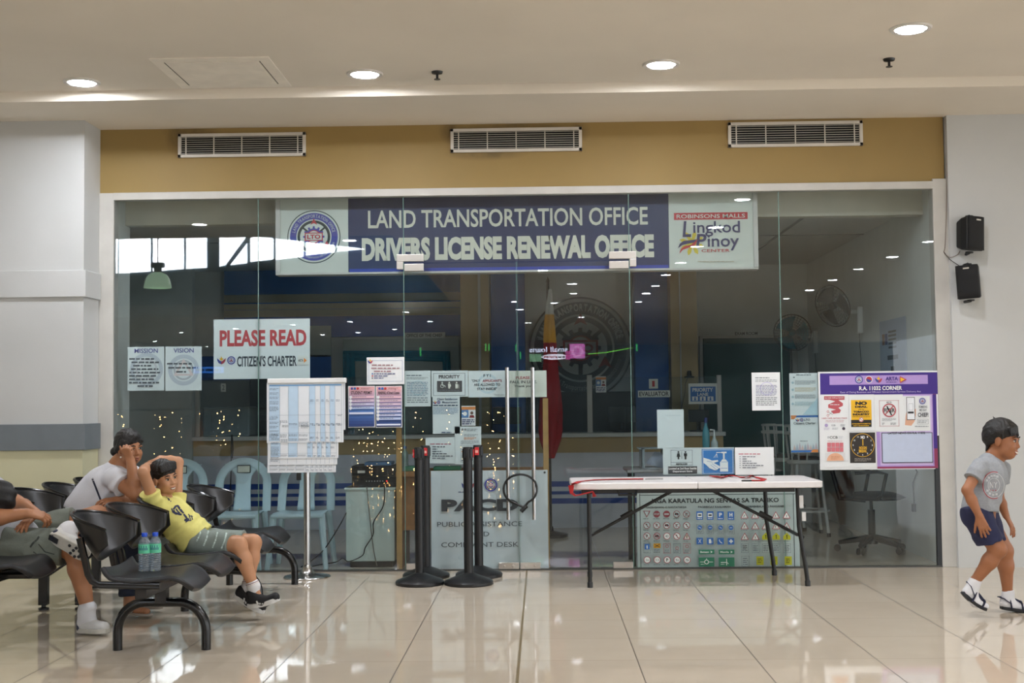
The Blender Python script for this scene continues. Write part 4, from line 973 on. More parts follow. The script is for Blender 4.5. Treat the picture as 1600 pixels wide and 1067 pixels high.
def f13(b):
    b.fine(1154,707.5,1190,711,1,ink('C08088'),0.5)
    for i in range(6): b.fine(1155.5,712.2+i*3.4,1157,714.6+i*3.4,1,GR,0.5); b.fine(1160,712+i*3.4,(1187,1168,1181,1184,1195,1188)[i],715+i*3.4,1,ink('70747C'),0.45,seed=i)
plain(1149,699,1209,741.5,'bright white steps list right of the hand washing sign',f13,YOUT,PAP)
plain(1027,640,1068.5,700,'blank white sheet on the glass above the restroom sign',lambda b: b.fine(1040,648,1064,650,1,ink('C6D2D4'),0.5),YIN)
tag(MB().box(at(1036,716,W+0.3),at(1038,741,W+0.302),PAP).build('paper_notice',None,smooth=False),'x','notice') if False else None
# purple notice board on the outside face
t = thing('notice_board','large purple and white notice board at the right end of the glass','notice board',at(1373,733,W-0.014))
b = Board(W-0.014); b.sheet(1281,580.5,1465,732.5,PAP,0.004); PU = ink('3D2483'); LIL = ink('A98BCB')
b.rect(1282.5,582.5,1463.5,616.5,PU); b.rect(1297,586.5,1448.5,600.5,ink('B295D2')); b.rect(1370,616.5,1463.5,731,ink('8A3054')); b.rect(1370,616.5,1458,728,LIL); b.rect(1458,616.5,1463.5,700,PU); b.rect(1375,618,1456,726,ink('C9B6DE'))
mini(b,1342,593,6.3); b.disc(1357.5,593,5.6,PAP); b.disc(1357.5,593,4.6,ink('B03040')); b.loc(1357.5,593,[(-4.3,-1.5),(0,0),(4.3,1.5),(2,4.2),(-2.6,3.8)],ink('2A3C90')); bagong(b,1372.5,593,5.6); b.text('ARTA',1393,591.5,19,6,PU,0.03); b.fine(1384,596,1402,598,1,PU,0.5)
b.loc(1410,593,[(-4.5,-5.5),(6.5,0),(-4.5,5.5)],ink('B03A60')); b.loc(1409.5,593,[(-3,-3.4),(4,0),(-3,3.4)],YEL)
b.text('R.A. 11032 CORNER',1375.5,606.3,66,6.4,WHITE,0.03); b.text('Ease of Doing Business and Efficient Government Service Delivery Act',1375.5,612.6,124,3.6,ink('C6B8E0'))
b.rect(1378,676,1456,722.5,ink('22243A')); b.rect(1379,677,1455,721.5,ink('BCC6DC')); b.text('LATEST NEWS ON R.A. 11032',1416,676.5,57,3.6,KB,0.02); b.done('panel',t)
def leaf(x0,y0,x1,y1,label,fn):
    q = Board(W-0.0185); q.sheet(x0,y0,x1,y1,PAP,0.001); fn(q); o = q.done('pinned_sheet',t); o['label'] = label
def g1(q):
    c = ink('B9545A'); q.poly([(1287.5,619),(1319.5,619),(1319.5,624.5),(1310,625),(1317,630),(1317,634),(1310,637),(1314,641),(1312,645),(1302,646.5),(1298,642),(1306,640),(1294,637),(1294,632),(1305,627),(1296,624.5),(1287.5,624.5)],c)
    q.text('Ang RED TAPE ay HAZZY',1303.5,621.8,29,2,PAP,0.02); q.fine(1297,631,1312,633.5,1,PAP,0.4); q.ring(1293.5,643,1.2,1.8,c,14); q.ring(1293.5,649,1.2,1.8,c,14); q.line(1295,644,1301,648,0.5,GR); q.line(1295,648,1301,643,0.5,GR)
    q.text('I RED TAPE, BATAS I TALO',1303.5,653.5,39,2.2,c,0.02); q.fine(1290,656,1319,660,2,ink('C8A0A0'),0.35); q.disc(1291,664.5,2.6,ink('A898C4'),seg=14); q.text('CCB',1302,664.5,6,2.6,GR,0.02); q.fine(1313,663,1321,666,2,GR,0.4); q.disc(1318,669.5,2.4,ink('3A3040'),seg=14); q.fine(1287,668,1296,672,2,ink('C0B8CC'),0.4); q.fine(1300,668,1310,671,2,GR,0.35)
leaf(1283,616.5,1326,675,'white sheet with red ribbon',g1)
def g2(q):
    q.rect(1330,625,1361.5,656.5,ink('E8B41C')); q.rect(1330,656,1361.5,667,ink('1E1A14')); q.text('NO',1345.5,630,18,5.6,KB,0.07); q.text('DEAL',1345.5,635.5,19,3,KB,0.07); q.text('with the',1345.5,639.4,9,1.8,KB,0.02); q.text('TOBACCO',1345.5,643.2,24,3.2,KB,0.06); q.text('INDUSTRY',1345.5,647.4,26,3.2,KB,0.06); q.fine(1332,650,1360,652,1,ink('8A6A10'),0.4)
    q.disc(1345.5,655.6,3.6,PAP,seg=20); q.ring(1345.5,655.6,2.6,3.4,SRED,20); q.line(1343.6,653.7,1347.4,657.5,0.7,SRED); q.text('GOVERNMENT IS COMMITTED',1345.5,662,29,1.8,YEL,0.03); q.text('NOT ENDORSED',1345.5,665,24,1.6,YEL,0.03)
leaf(1327,616.5,1366,673,'white sheet with yellow tobacco poster',g2)
def g3(q):
    q.frame(1374,625.5,1404.5,666,0.6,ink('B0666C')); q.text('NO TO',1389,628.6,8,2.4,KB,0.02); q.text('FIXER',1389.5,641,17,6,KB,0.03); q.line(1385.5,634.5,1393,648.5,2,KB); q.ring(1389.3,641,8.7,10.6,ink('B4545C'),36); q.line(1395.5,634.5,1383,647.5,1.6,ink('B4545C')); q.fine(1378,653,1400,658,3,GR,0.35); q.fine(1378,660,1382,664,2,GR,0.4); q.fine(1391,660,1400,664,2,GR,0.4)
leaf(1367,616.5,1411,674,'white sheet with crossed out fixer',g3)
def g4(q):
    q.poly([(1414,664),(1415,650),(1417,641),(1420,641),(1420,656),(1429,655),(1429,641),(1431,638),(1431,648),(1429,658),(1424,665)],ink('D6A488')); q.rect(1416.5,620.5,1429.5,656,ink('2A2C30')); q.rect(1417.3,621.3,1428.7,655,ink('E6E8EC')); q.rect(1418.5,643,1427.5,646,KB); q.frame(1419.5,630.5,1426.5,641,0.3,GR)
    mini(q,1441,626.5,5); q.text('ISUMBONG',1442,635.5,13,3.6,GR,0.02); q.text('MO KAY',1442,640.6,11,3.6,GR,0.02); q.text('CHIEF!',1442,648,16,6.6,ink('4A4C50'),0.03); q.frame(1433,655,1450,662.5,0.3,GR); q.fine(1434,656.5,1449,661,2,GR,0.35); q.fine(1429,665,1451,667,1,GR,0.5)
leaf(1411.5,619,1453,673,'white sheet with hand holding a phone',g4)
def g5(q):
    q.text('CCB',1302.5,683.3,12.5,4,KB,0.02); q.fine(1293,681.5,1295.5,685,2,GR,0.5); q.fine(1310,681,1317,686,3,ink('B8BCC2'),0.35); q.fine(1293,688,1317,690,1,ink('D0A0A0'),0.4)
    for i in range(4):
        for j in range(2): q.rect(1292.5+i*6.4,691.5+j*7.4,1298.2+i*6.4,698.2+j*7.4,ink('CE7078'))
    q.rect(1290,707.5,1320,720,ink('D6D4D4')); q.loc(1305,719.8,[(13*cos(pi*k/20),-12*sin(pi*k/20)) for k in range(21)],ink('E0AA88')); q.fine(1298,712,1312,718,3,ink('B87858'),0.35)
leaf(1283,675.5,1326,730,'white sheet with red blocks and peach half disc',g5)
def g6(q):
    k = ink('2A2523'); yl = ink('D9A82A'); q.rect(1328,676,1367.5,723,k); q.ring(1347.8,695.5,17.4,18.2,yl,44)
    for h_ in range(1,12):
        if h_ != 12:
            a_ = radians(90-30*h_); q.text(str(h_),1347.8+15*cos(a_),695.5-15*sin(a_),1.6 if h_<10 else 2.4,2.6,PAP,0.02)
    q.text('NO',1347.8,683,6.4,4.8,PAP,0.06); q.rect(1347.2,686,1348.6,696,yl); q.text('NOON',1348,699.6,11.6,4.6,yl,0.05); q.text('BREAK',1348,704.6,12.6,4.6,yl,0.05); q.fine(1335,715.5,1361,721,3,ink('A8A29A'),0.35)
leaf(1327,675.5,1368.5,730,'dark clock sheet about the noon break',g6)
# ------------------------------------------------------------ traffic sign chart leaning behind the glass
TB = mat('chart_pale_green','D2DAD4',0.4,var=0.03)
def chart():
    b = Board(W+0.02); b.sheet(997,769.5,1247,890,TB,0.006); G0 = ink('33383A')
    b.frame(1000,772,1241,888,1.0,G0); b.text('MGA KARATULA NG SENYAS SA TRAPIKO',1117.5,781.8,196,7,ink('2A2E30'),0.03)
    b.text('NAGBABAWAL O NAGTATAKDA',1041,792.4,63,3,G0,0.03); b.text('PAGBIBIGAY KAALAMAN',1116,791.8,50,3,G0,0.03); b.text('NAGBABABALA NG PANGANIB',1193.5,791,62,3,G0,0.03)
    R_ = ink('A8404A'); Bc = ink('2F68B0'); Yg = ink('B4B820'); Gg = ink('2C7A5C'); Wc = ink('DDE6E0')
    X = [1010.5,1026,1041.5,1057,1072.5]; Yr = [803,820.5,837,854.5,873.5]
    def cap(x,y): b.fine(x-5.5,y+6.4,x+5.5,y+8.6,1,ink('7A8684'),0.45,seed=int(x))
    for j,y in enumerate(Yr):
        for i,x in enumerate(X):
            cap(x,y)
            if j == 0 and i == 0: b.loc(x,y,[(-5.6,-5),(5.6,-5),(0,5.2)],R_); b.loc(x,y,[(-3.8,-4),(3.8,-4),(0,3)],Wc)
            elif j == 0 and i == 1: b.loc(x,y,[(5.4*cos(pi/8+pi*k/4),5.4*sin(pi/8+pi*k/4)) for k in range(8)],R_); b.text('STOP',x,y,8,2.6,Wc,0.03)
            elif j == 0 and i == 2: b.disc(x,y,5.3,R_,seg=24); b.rect(x-3.6,y-1,x+3.6,y+1,Wc)
            elif j == 2 and i == 4: b.loc(x,y,[(-5.8,5),(5.8,5),(0,-5.4)],R_); b.loc(x,y,[(-4,4),(4,4),(0,-3.4)],Wc); b.rect(x-0.8,y-1.5,x+0.8,y+3,ink('6A5A20'))
            elif j == 3:
                if i == 0: b.frame(x-5.5,y-6.5,x+5.5,y+9,0.4,GR); b.rect(x-3.8,y-5.4,x+3.8,y+3,Bc); b.rect(x-1,y-3,x+1,y+2,Wc)
                elif i == 1: b.rect(x-5.4,y-6.2,x+5.4,y+0.8,ink('C2921C')); b.line(x-4,y-5,x+4,y-0.4,0.8,KB); b.line(x+4,y-5,x-4,y-0.4,0.8,KB); b.fine(x-5,y+2,x+5,y+8,3,GR,0.4)
                else: b.frame(x-5.6,y-6.5,x+5.6,y+9,0.5,R_ if i != 3 else GR); b.ring(x,y+1 if i==3 else y-2,1.8,2.5,R_,16); b.fine(x-4,y+3,x+4,y+8,3,GR,0.4)
            else:
                b.disc(x,y,5.3,R_,seg=28); b.disc(x,y,4.4,Wc,seg=28); s_ = (i*7+j*3)%4
                if j == 2 and i == 2: b.text('40',x,y,5,4,G0)
                elif j == 4 and i != 2: b.text(('2m','3.5','','5t','5')[i],x,y,5,3,G0)
                elif s_ == 0: b.line(x-1,y+3,x-1,y-1.5,1,G0); b.line(x-1,y-1.5,x+2.4,y-1.5,1,G0)
                elif s_ == 1: b.loc(x,y,[(-3,-0.8),(-1.5,-2),(1.5,-2),(3,-0.5),(3,1.4),(-3,1.4)],G0)
                elif s_ == 2: b.text('P',x,y,3,5,G0,0.03)
                else: b.disc(x-0.5,y-1.6,1.0,G0,seg=10); b.line(x-0.5,y-1,x+1.5,y+2.6,1.3,G0)
                if j < 3 and not (j == 2 and i == 2): b.line(x-3.3,y-3.3,x+3.3,y+3.3,0.8,R_)
    for i,x in enumerate((1092,1108,1124,1140)):
        b.rect(x-5,798,x+5,811,Bc)
        if i < 2: b.rect(x-3.6,800.5,x+3.6,807,Wc); b.rect(x-2.4,802.6,x+2.4,804.8,KB)
        else: b.text('PH'[i-2],x,803,4.6,6,Wc,0.05)
        b.fine(x-3.6,808,x+3.6,810,1,Wc,0.5); b.frame(x-5.2,818,x+5.2,833,0.4,GR); b.disc(x,823,3.6,Bc,seg=20); b.line(x-2,822+i%2,x+2,824-i%2,0.9,Wc); b.fine(x-3.6,828,x+3.6,832,2,GR,0.4)
        b.rect(x-5,839,x+5,849,Bc)
        if i == 0: b.line(x-2,841,x+2,847,0.8,Wc); b.line(x+2,841,x-2,847,0.8,Wc)
        if i == 1: b.rect(x-2,841,x+1.2,847.4,Wc); b.rect(x+2,843,x+2.7,847,Wc)
        if i == 2: b.line(x-2.2,841.5,x-0.8,845,1.2,Wc); b.line(x-0.8,845,x+2.4,847,1.2,Wc)
        if i == 3: b.rect(x-1,841,x+1,847,Wc); b.rect(x-3,843,x+3,845,Wc)
    for x0,t_ in ((1090,'Bataan'),(1121,'Manila')): b.rect(x0,857,x0+24,864,Gg); b.text(t_,x0+9,860.5,13,3,Wc,0.02); b.loc(x0+20,860.5,[(-1.5,-2),(1.5,0),(-1.5,2)],Wc)
    for k,x0 in enumerate((1090,1121)):
        b.rect(x0,869,x0+24,883,Gg)
        if k == 0: b.ring(x0+12,876,2.4,3.6,Wc,20); b.rect(x0+2,875.6,x0+8.4,876.4,Wc); b.rect(x0+15.6,875.6,x0+22,876.4,Wc); b.rect(x0+11.6,870.5,x0+12.4,872.6,Wc)
        else: b.rect(x0+3,876,x0+12,877.2,Wc); b.rect(x0+11.4,871,x0+12.6,881,Wc); b.line(x0+12,876,x0+15,879,0.8,Wc)
        b.fine(x0+3,878.5,x0+9,880.5,1,Wc,0.4)
    X = [1160.5,1177,1193,1209,1225.5]
    for j,y in enumerate((803,819.5,836)):
        for i,x in enumerate(X):
            if j == 2 and i > 1: b.loc(x,y,[(-5.6,5),(5.6,5),(5.6,-0.5),(0,-6),(-5.6,-0.5)],Yg); b.disc(x,y-1.6,0.9,KB,seg=8); b.line(x,y-1,x+0.4,y+3.4,1.1,KB)
            else: b.loc(x,y,[(-6.2,5.2),(6.2,5.2),(0,-5.8)],R_); b.loc(x,y,[(-4.6,4.3),(4.6,4.3),(0,-4)],Wc); b.line(x-1.2+(i%3),y+3.2,x+0.6-(i%2),y-0.5,0.9,G0)
            cap(x,y-0.6)
    for x in X: b.frame(x-5.6,847,x+5.6,861,0.4,GR); b.fine(x-4,848.6,x+4,859,4,GR,0.45,seed=int(x))
    b.text('SLOW',X[0],850,6,1.8,G0,0.02); b.text('DOWN',X[0],853,6,1.8,G0,0.02)
    b.frame(1155,866,1167,882,0.4,GR); b.fine(1157,868,1165,880,4,GR,0.4)
    for x in (1183.5,1205,1227): b.rect(x-5.4,866.5,x+5.4,879.5,Yg); b.fine(x-3.6,869,x+3.6,877,3,ink('5A5C10'),0.45)
    return b.done('traffic_sign_chart',None,'pale green traffic sign chart behind the glass under the folding table','chart')
chart()
# cable lock looped round the door handles
mb = MB(); c0 = at(813,768,W-0.075); pts = []
for k in range(25):
    a_ = radians(-62+304*k/24); pts.append(c0+Vector((0.13*cos(a_),0.018*sin(3*a_)-0.012,0.115*sin(a_)+0.02)))
lp = at(817,795,W-0.085); pts = [lp]+pts+[lp+Vector((0.012,0,0.01))]
t = thing('cable_lock','black cable lock looped around the two door handles','lock',lp)
mb.tube(pts,0.009,None,8); mb.build('cable',BLK,t)
mb = MB(); mb.tube([lp+Vector((-0.015,0,-0.02)),lp+Vector((0.03,0,0.025))],0.018,None,12); mb.build('lock_body',BLK,t)
# ------------------------------------------------------------ speakers on the right wall
def speaker(px, py, flip, label):
    YW = W-0.06; c = at(px,py,YW-0.11); t = thing('wall_speaker',label,'speaker',(c.x,YW,c.z-0.14))
    SPK = mat('black_speaker_plastic','0D0D0E',0.5,var=0.02); GRL = mat('black_speaker_mesh','121214',0.75,bump=0.4,bscale=900)
    M = Matrix.Translation(c) @ Matrix.Rotation(radians(-28 if flip else 28),4,'Z') @ Matrix.Rotation(radians(-3 if flip else 2),4,'Y')
    w, d_, h = 0.085, 0.085, 0.135
    def sec(y): return 1-0.25*max(0,(y+0.0)/d_)
    mb = MB()
    for yy0,yy1 in ((-0.055,d_),):
        vs = []
        for y in (yy0,0.02,yy1):
            s_ = sec(y)
            for x,z in ((-w*s_,-h*s_*0.98),(w*s_,-h*s_*0.98),(w*s_,h*s_*0.98),(-w*s_,h*s_*0.98)): vs.append(M @ Vector((x,y,z)))
        fs = [(3,2,1,0),(8,9,10,11)]
        for r in (0,4):
            for k in range(4): fs.append((r+k,r+(k+1)%4,r+4+(k+1)%4,r+4+k))
        mb.add(vs,fs)
    mb.build('cabinet',SPK,t,smooth=False,bevel=0.012)
    mb = MB()
    def gf(u,v): x = (u-0.5)*2; z = (v-0.5)*2; return M @ Vector((x*w*0.96,-0.058-0.024*(1-x*x)**0.5 if abs(x)<1 else -0.058,z*h*0.95))
    mb.grid(gf,14,6); mb.build('grille',GRL,t,solid=0.004)
    mb = MB(); mb.box((-0.022,-0.088,h*0.72),(0.022,-0.08,h*0.8),None,M); mb.build('badge',mat('silver_badge','B9B4AA',0.3,0.6),t,smooth=False)
    mb = MB(); z = -h if flip else h
    for z in (-h,h): mb.tube([M @ Vector((0,0.01,z)), M @ Vector((0,0.01,z*1.08))],0.03,None,12)
    mb.tube([M @ Vector((0,0.01,-h*1.06)), Vector((c.x,YW-0.02,c.z-h*1.06)), Vector((c.x,YW,c.z-h*1.06))],0.012,None,6); mb.tube([M @ Vector((0,0.01,h*1.06)), Vector((c.x,YW-0.02,c.z+h*1.06)), Vector((c.x,YW,c.z+h*1.06))],0.012,None,6)
    mb.build('bracket',SPK,t)
speaker(1516,366,False,'upper black wall speaker on the white right wall')
speaker(1514,441,True,'lower black wall speaker on the white right wall')
YW = W-0.07
cord('speaker_wire',[(1478,190,W-0.025),(1479,300,W-0.025),(1477,380,W-0.028),(1475,394,W-0.028),(1484,402,YW),(1496,398,YW),(1500,392,YW-0.03)],0.003,mat('brown_wire','7A6A5C',0.5),'thin brown wire running down the right jamb to the upper wall speaker')
cord('speaker_wire',[(1475,394,W-0.03),(1484,405,YW-0.005),(1494,412,YW-0.01),(1501,417,YW-0.03)],0.003,BLK,'thin dark wire running from the jamb to the lower wall speaker')
# ------------------------------------------------------------ belt stanchions
def stanchion(px, Y, label, red, first=[None]):
    x = at(px,900,Y).x
    t = thing('belt_stanchion',label,'stanchion',(x,Y,0)); c = Vector((x,Y,0))
    POST = mat('black_powder_coat','121315',0.35,var=0.03)
    MB().lathe([(0.172,0.0),(0.178,0.006),(0.178,0.022),(0.165,0.034),(0.10,0.058),(0.055,0.075),(0.038,0.082),(0.034,0.085)],c,None,48).build('base',POST,t)
    MB().lathe([(0.0335,0.08),(0.0335,0.90)],c,None,28).build('post',POST,t)
    mb = MB(); mb.lathe([(0.035,0.90),(0.036,0.905),(0.036,0.985),(0.033,0.992),(0.001,0.994)],c,None,28)
    for k in range(4):
        a = pi/4+k*pi/2; mb.box((-0.012,0.033,0.915),(0.012,0.042,0.978),None,Matrix.Translation(c)@Matrix.Rotation(a,4,'Z'))
    mb.build('head',POST,t)
    mb = MB(); M = Matrix.Translation(c)@Matrix.Rotation(red,4,'Z')
    mb.box((-0.016,-0.045,0.918),(0.016,-0.036,0.976),None,M); b_ = mb.build('belt_end',mat('red_belt','C4262A',0.5),t,smooth=False,bevel=0.002)
    mb = MB(); mb.box((-0.011,-0.0465,0.935),(0.011,-0.045,0.955),None,M); mb.build('belt_tag',mat('pale_red_tag','E0A59A',0.5),b_,smooth=False)
    return t
stanchion(656,9.36,'black belt stanchion, front one of the left pair',-1.25)
stanchion(666,9.74,'black belt stanchion, rear one of the left pair',0.05)
stanchion(732.5,9.34,'black belt stanchion, front one of the right pair',2.2)
stanchion(748.5,9.76,'black belt stanchion, rear one of the right pair',-0.15)
# ------------------------------------------------------------ flip chart stand
cx = at(480,897,9.77); t = thing('flip_chart_stand','chrome pole stand with layered plastic covered charts','chart stand',(cx.x,9.77,0)); c = Vector((cx.x,9.77,0))
MB().lathe([(0.175,0),(0.178,0.006),(0.172,0.014),(0.07,0.028),(0.045,0.05),(0.032,0.09),(0.03,0.10)],c,None,44).build('base',CHROME,t)
MB().lathe([(0.026,0.09),(0.026,1.42)],c,None,24).build('pole',CHROME,t)
PLS = mat('glossy_plastic_sheet','E6E9EC',0.12,var=0.02,coat=0.6); BCOL = ink('BCD3E6'); TXT = ink('6C7682'); LN = ink('9AA8B4')
def chart_sheet(x0,y0,x1,y1,Y,rows,sh,cols,seed):
    b = Board(Y,0.0003); b.sheet(x0,y0,x1,y1,PLS,0.002); rr = random.Random(seed)
    w = x1-x0-6; X = [x0+4+w*f for f in (0,0.145,0.265,0.40,0.55,0.63,0.70,0.765,0.83,0.90,0.99)]
    if cols:
        for i in (0,2,4,6,8): b.rect(X[i],y0+5.5,X[i+1]-0.3,y1-2,BCOL)
        b.rect(X[0],y0+3.6,X[-1],y0+5.8,ink('6E9CC8'))
    for y in rows: b.rect(X[0],y,X[-1],y+0.35,LN)
    for x in X: b.rect(x-0.2,y0+5.5,x+0.2,y1-2,LN)
    ys = [y0+7]+list(rows)+[y1-2]
    for j in range(len(ys)-1):
        for i in range(10):
            h_ = ys[j+1]-ys[j]; yy = ys[j]+2; n = 0
            if i < 4:
                while yy < ys[j+1]-3 and n < (6 if i == 0 else 2):
                    k = rr.choice((2,3,4)); y2 = min(yy+k*1.9,ys[j+1]-1); 
                    if i == 0 or yy > ys[j]+h_*0.3 or h_ < 14: b.fine(X[i]+1,yy,X[i+1]-1,y2,k,TXT,0.38,seed=rr.randint(0,999))
                    yy = y2+3; n += 1
            else: b.fine(X[i]+1.5,ys[j]+h_*0.45,X[i+1]-1.5,ys[j]+h_*0.45+3.5,2,TXT,0.4,seed=rr.randint(0,999))
    o = b.mb.build('chart_sheet',None,t,smooth=False)
    return o
Yc = 9.72
chart_sheet(420,596,540,672,Yc+0.012,[620,640,655],0,True,5)
chart_sheet(417.5,664,525,738,Yc+0.008,[724,730],0,False,4)
chart_sheet(418,668,527,726,Yc+0.004,[],0,False,3)
chart_sheet(419,668,529,716,Yc,[708],0,True,2)
chart_sheet(416.5,597,537,691.5,Yc-0.004,[648,676],0,True,1)
a = at(417.5,591.5,Yc-0.012); b_ = at(540.5,598,Yc-0.012); MB().box((a.x,Yc-0.014,b_.z),(b_.x,Yc+0.03,a.z)).build('top_clip',mat('white_clip','E4E4E2',0.3),t,smooth=False,bevel=0.006)
mb = MB(); a = at(463,741,Yc); mb.box((a.x,Yc+0.004,a.z-0.045),(a.x+0.035,Yc+0.02,a.z+0.01)); mb.build('lower_clamp',BLK,t,smooth=False,bevel=0.003)
# ------------------------------------------------------------ folding table with belts
TW = mat('white_blow_moulded_plastic','E2DEDC',0.4,var=0.03,scale=3,bump=0.05,bscale=300)
zt_ = 0.738; fl_ = at(893,760,9.08); fr_ = at(1287,760,9.08); xm_ = at(1090,760,9.08).x
t = thing('folding_table','white folding table with black metal legs in front of the glass','table',((fl_.x+fr_.x)/2,9.42,0))
def half(x0,x1,rl,rr_):
    y0,y1 = 9.06,9.80; R_ = 0.06; pts = []
    for (cx_,cy_,a0,on) in ((x1-R_,y1-R_,0,rr_),(x0+R_,y1-R_,90,rl),(x0+R_,y0+R_,180,rl),(x1-R_,y0+R_,270,rr_)):
        if on: pts += [(cx_+R_*cos(radians(a0+90*k/6)),cy_+R_*sin(radians(a0+90*k/6)),zt_-0.045) for k in range(7)]
        else: pts.append((x1 if a0 in (0,270) else x0, y1 if a0 in (0,90) else y0, zt_-0.045))
    mb = MB(); mb.prism(pts,(0,0,0.045)); return mb.build('tabletop',TW,t,bevel=0.006,ang=50)
half(fl_.x,xm_-0.0015,True,False); half(xm_+0.0015,fr_.x,False,True)
LEGM = mat('black_table_frame','121314',0.35,var=0.03)
xl1 = at(922,912,9.13).x; xl2 = at(919,894,9.70).x; xr1 = at(1262,911,9.13).x; xr2 = at(1235,892,9.70).x; xk = at(1237,760,9.13).x
for X0,X1,Y in ((xl1+0.0,xl1,9.13),(xl1+0.02,xl1+0.02,9.70)):
    mb = MB(); mb.tube([(X0,Y,zt_-0.05),(X1,Y,0.03)],0.0155,None,12); l = mb.build('leg',LEGM,t); mb = MB(); mb.lathe([(0.02,0),(0.02,0.035),(0.017,0.04)],(X1,Y,0),None,12); mb.build('foot_cap',BLK,l)
for dx,Y in ((0,9.13),(-0.13,9.70)):
    mb = MB(); mb.tube([(xk+0.04+dx,Y,zt_-0.05),(xk+0.045+dx,Y,0.42),(xr1+dx-0.01,Y,0.12),(xr1+dx,Y,0.03)],0.0155,None,12); l = mb.build('leg',LEGM,t); mb = MB(); mb.lathe([(0.02,0),(0.02,0.035),(0.017,0.04)],(xr1+dx,Y,0),None,12); mb.build('foot_cap',BLK,l)
for X in (xl1+0.005,xk+0.03):
    mb = MB(); mb.tube([(X,9.13,0.36),(X,9.70,0.36)],0.012,None,8); mb.build('crossbar',LEGM,t)
yb = 9.415; zb_ = at(922,838,yb).z
for P in ((at(924,836,yb),at(980,804,yb),at(1056,764,yb)),(at(1256,840,yb),at(1196,806,yb),at(1108,764,yb))):
    mb = MB(); mb.tube([P[0],P[2]],0.012,None,8); mb.tube([P[1]-(P[2]-P[0]).normalized()*0.05,P[1]+(P[2]-P[0]).normalized()*0.05],0.02,None,8); mb.build('brace',LEGM,t)
mb = MB(); mb.box((fl_.x+0.07,9.1,zt_-0.075),(fr_.x-0.2,9.13,zt_-0.046)); mb.box((fl_.x+0.07,9.72,zt_-0.075),(fr_.x-0.2,9.75,zt_-0.046)); mb.build('frame_rail',LEGM,t,smooth=False)
mb = MB(); q = at(981,766,9.09); mb.tube([(q.x-0.07,9.09,zt_-0.05),(q.x-0.065,9.09,zt_-0.085),(q.x+0.06,9.09,zt_-0.085),(q.x+0.065,9.09,zt_-0.05)],0.008,None,8); mb.build('carry_handle',LEGM,t)
TAGW = mat('white_tape','D5D5D3',0.5)
for x,y0,y1 in ((1252,774,794),(1256,800,814)):
    a = at(x,y0,9.105); b_ = at(x,y1,9.105); MB().box((a.x-0.014,9.104,b_.z),(a.x+0.014,9.112,a.z)).build('tape_label',TAGW,t,smooth=False)
RB = mat('red_webbing','C2262A',0.6,var=0.05)
def belt(name,P,w,label,flat):
    mb = MB(); mb.tube(P,0.01,None,8,flat=flat); t_ = thing(name,label,'belt',P[0]); mb.build('webbing',RB,t_); return t_
def tp(px,py,dz=0.004): return onz(px,py,zt_+dz)
P = [tp(1005,748.5),tp(960,749),tp(925,750),tp(905,752),tp(897,755.5)]+[at(892.5,759,9.03),at(893,770,9.03),at(899,774.5,9.03),at(915,771,9.04),at(926,768,9.04),at(929,776,9.04)]
t_ = belt('queue_belt',P,0.02,'red queue belt hanging over the left end of the folding table',(0.022,0.0025,(0,0.25,1)))
mb = MB(); e = tp(1008,748.5); mb.box((e.x,e.y-0.02,zt_+0.001),(e.x+0.13,e.y+0.0,zt_+0.008)); mb.build('buckle',CHROME,t_,smooth=False,bevel=0.002)
P = [tp(1112,743.6,0.006)]+[tp(1118+i*7,744.2+1.4*sin(i*1.3),0.008+0.006*sin(i*2.0)) for i in range(9)]+[tp(1186,746.5),tp(1194,748.5),tp(1190,751),tp(1172,751)]
t_ = belt('queue_belt',P,0.02,'crumpled red queue belt lying near the middle of the folding table',(0.02,0.003,(0,0.3,1)))
mb = MB(); e = tp(1158,751); mb.box((e.x,e.y-0.03,zt_+0.001),(e.x+0.07,e.y-0.01,zt_+0.01)); mb.build('buckle',BLK,t_,smooth=False,bevel=0.002)
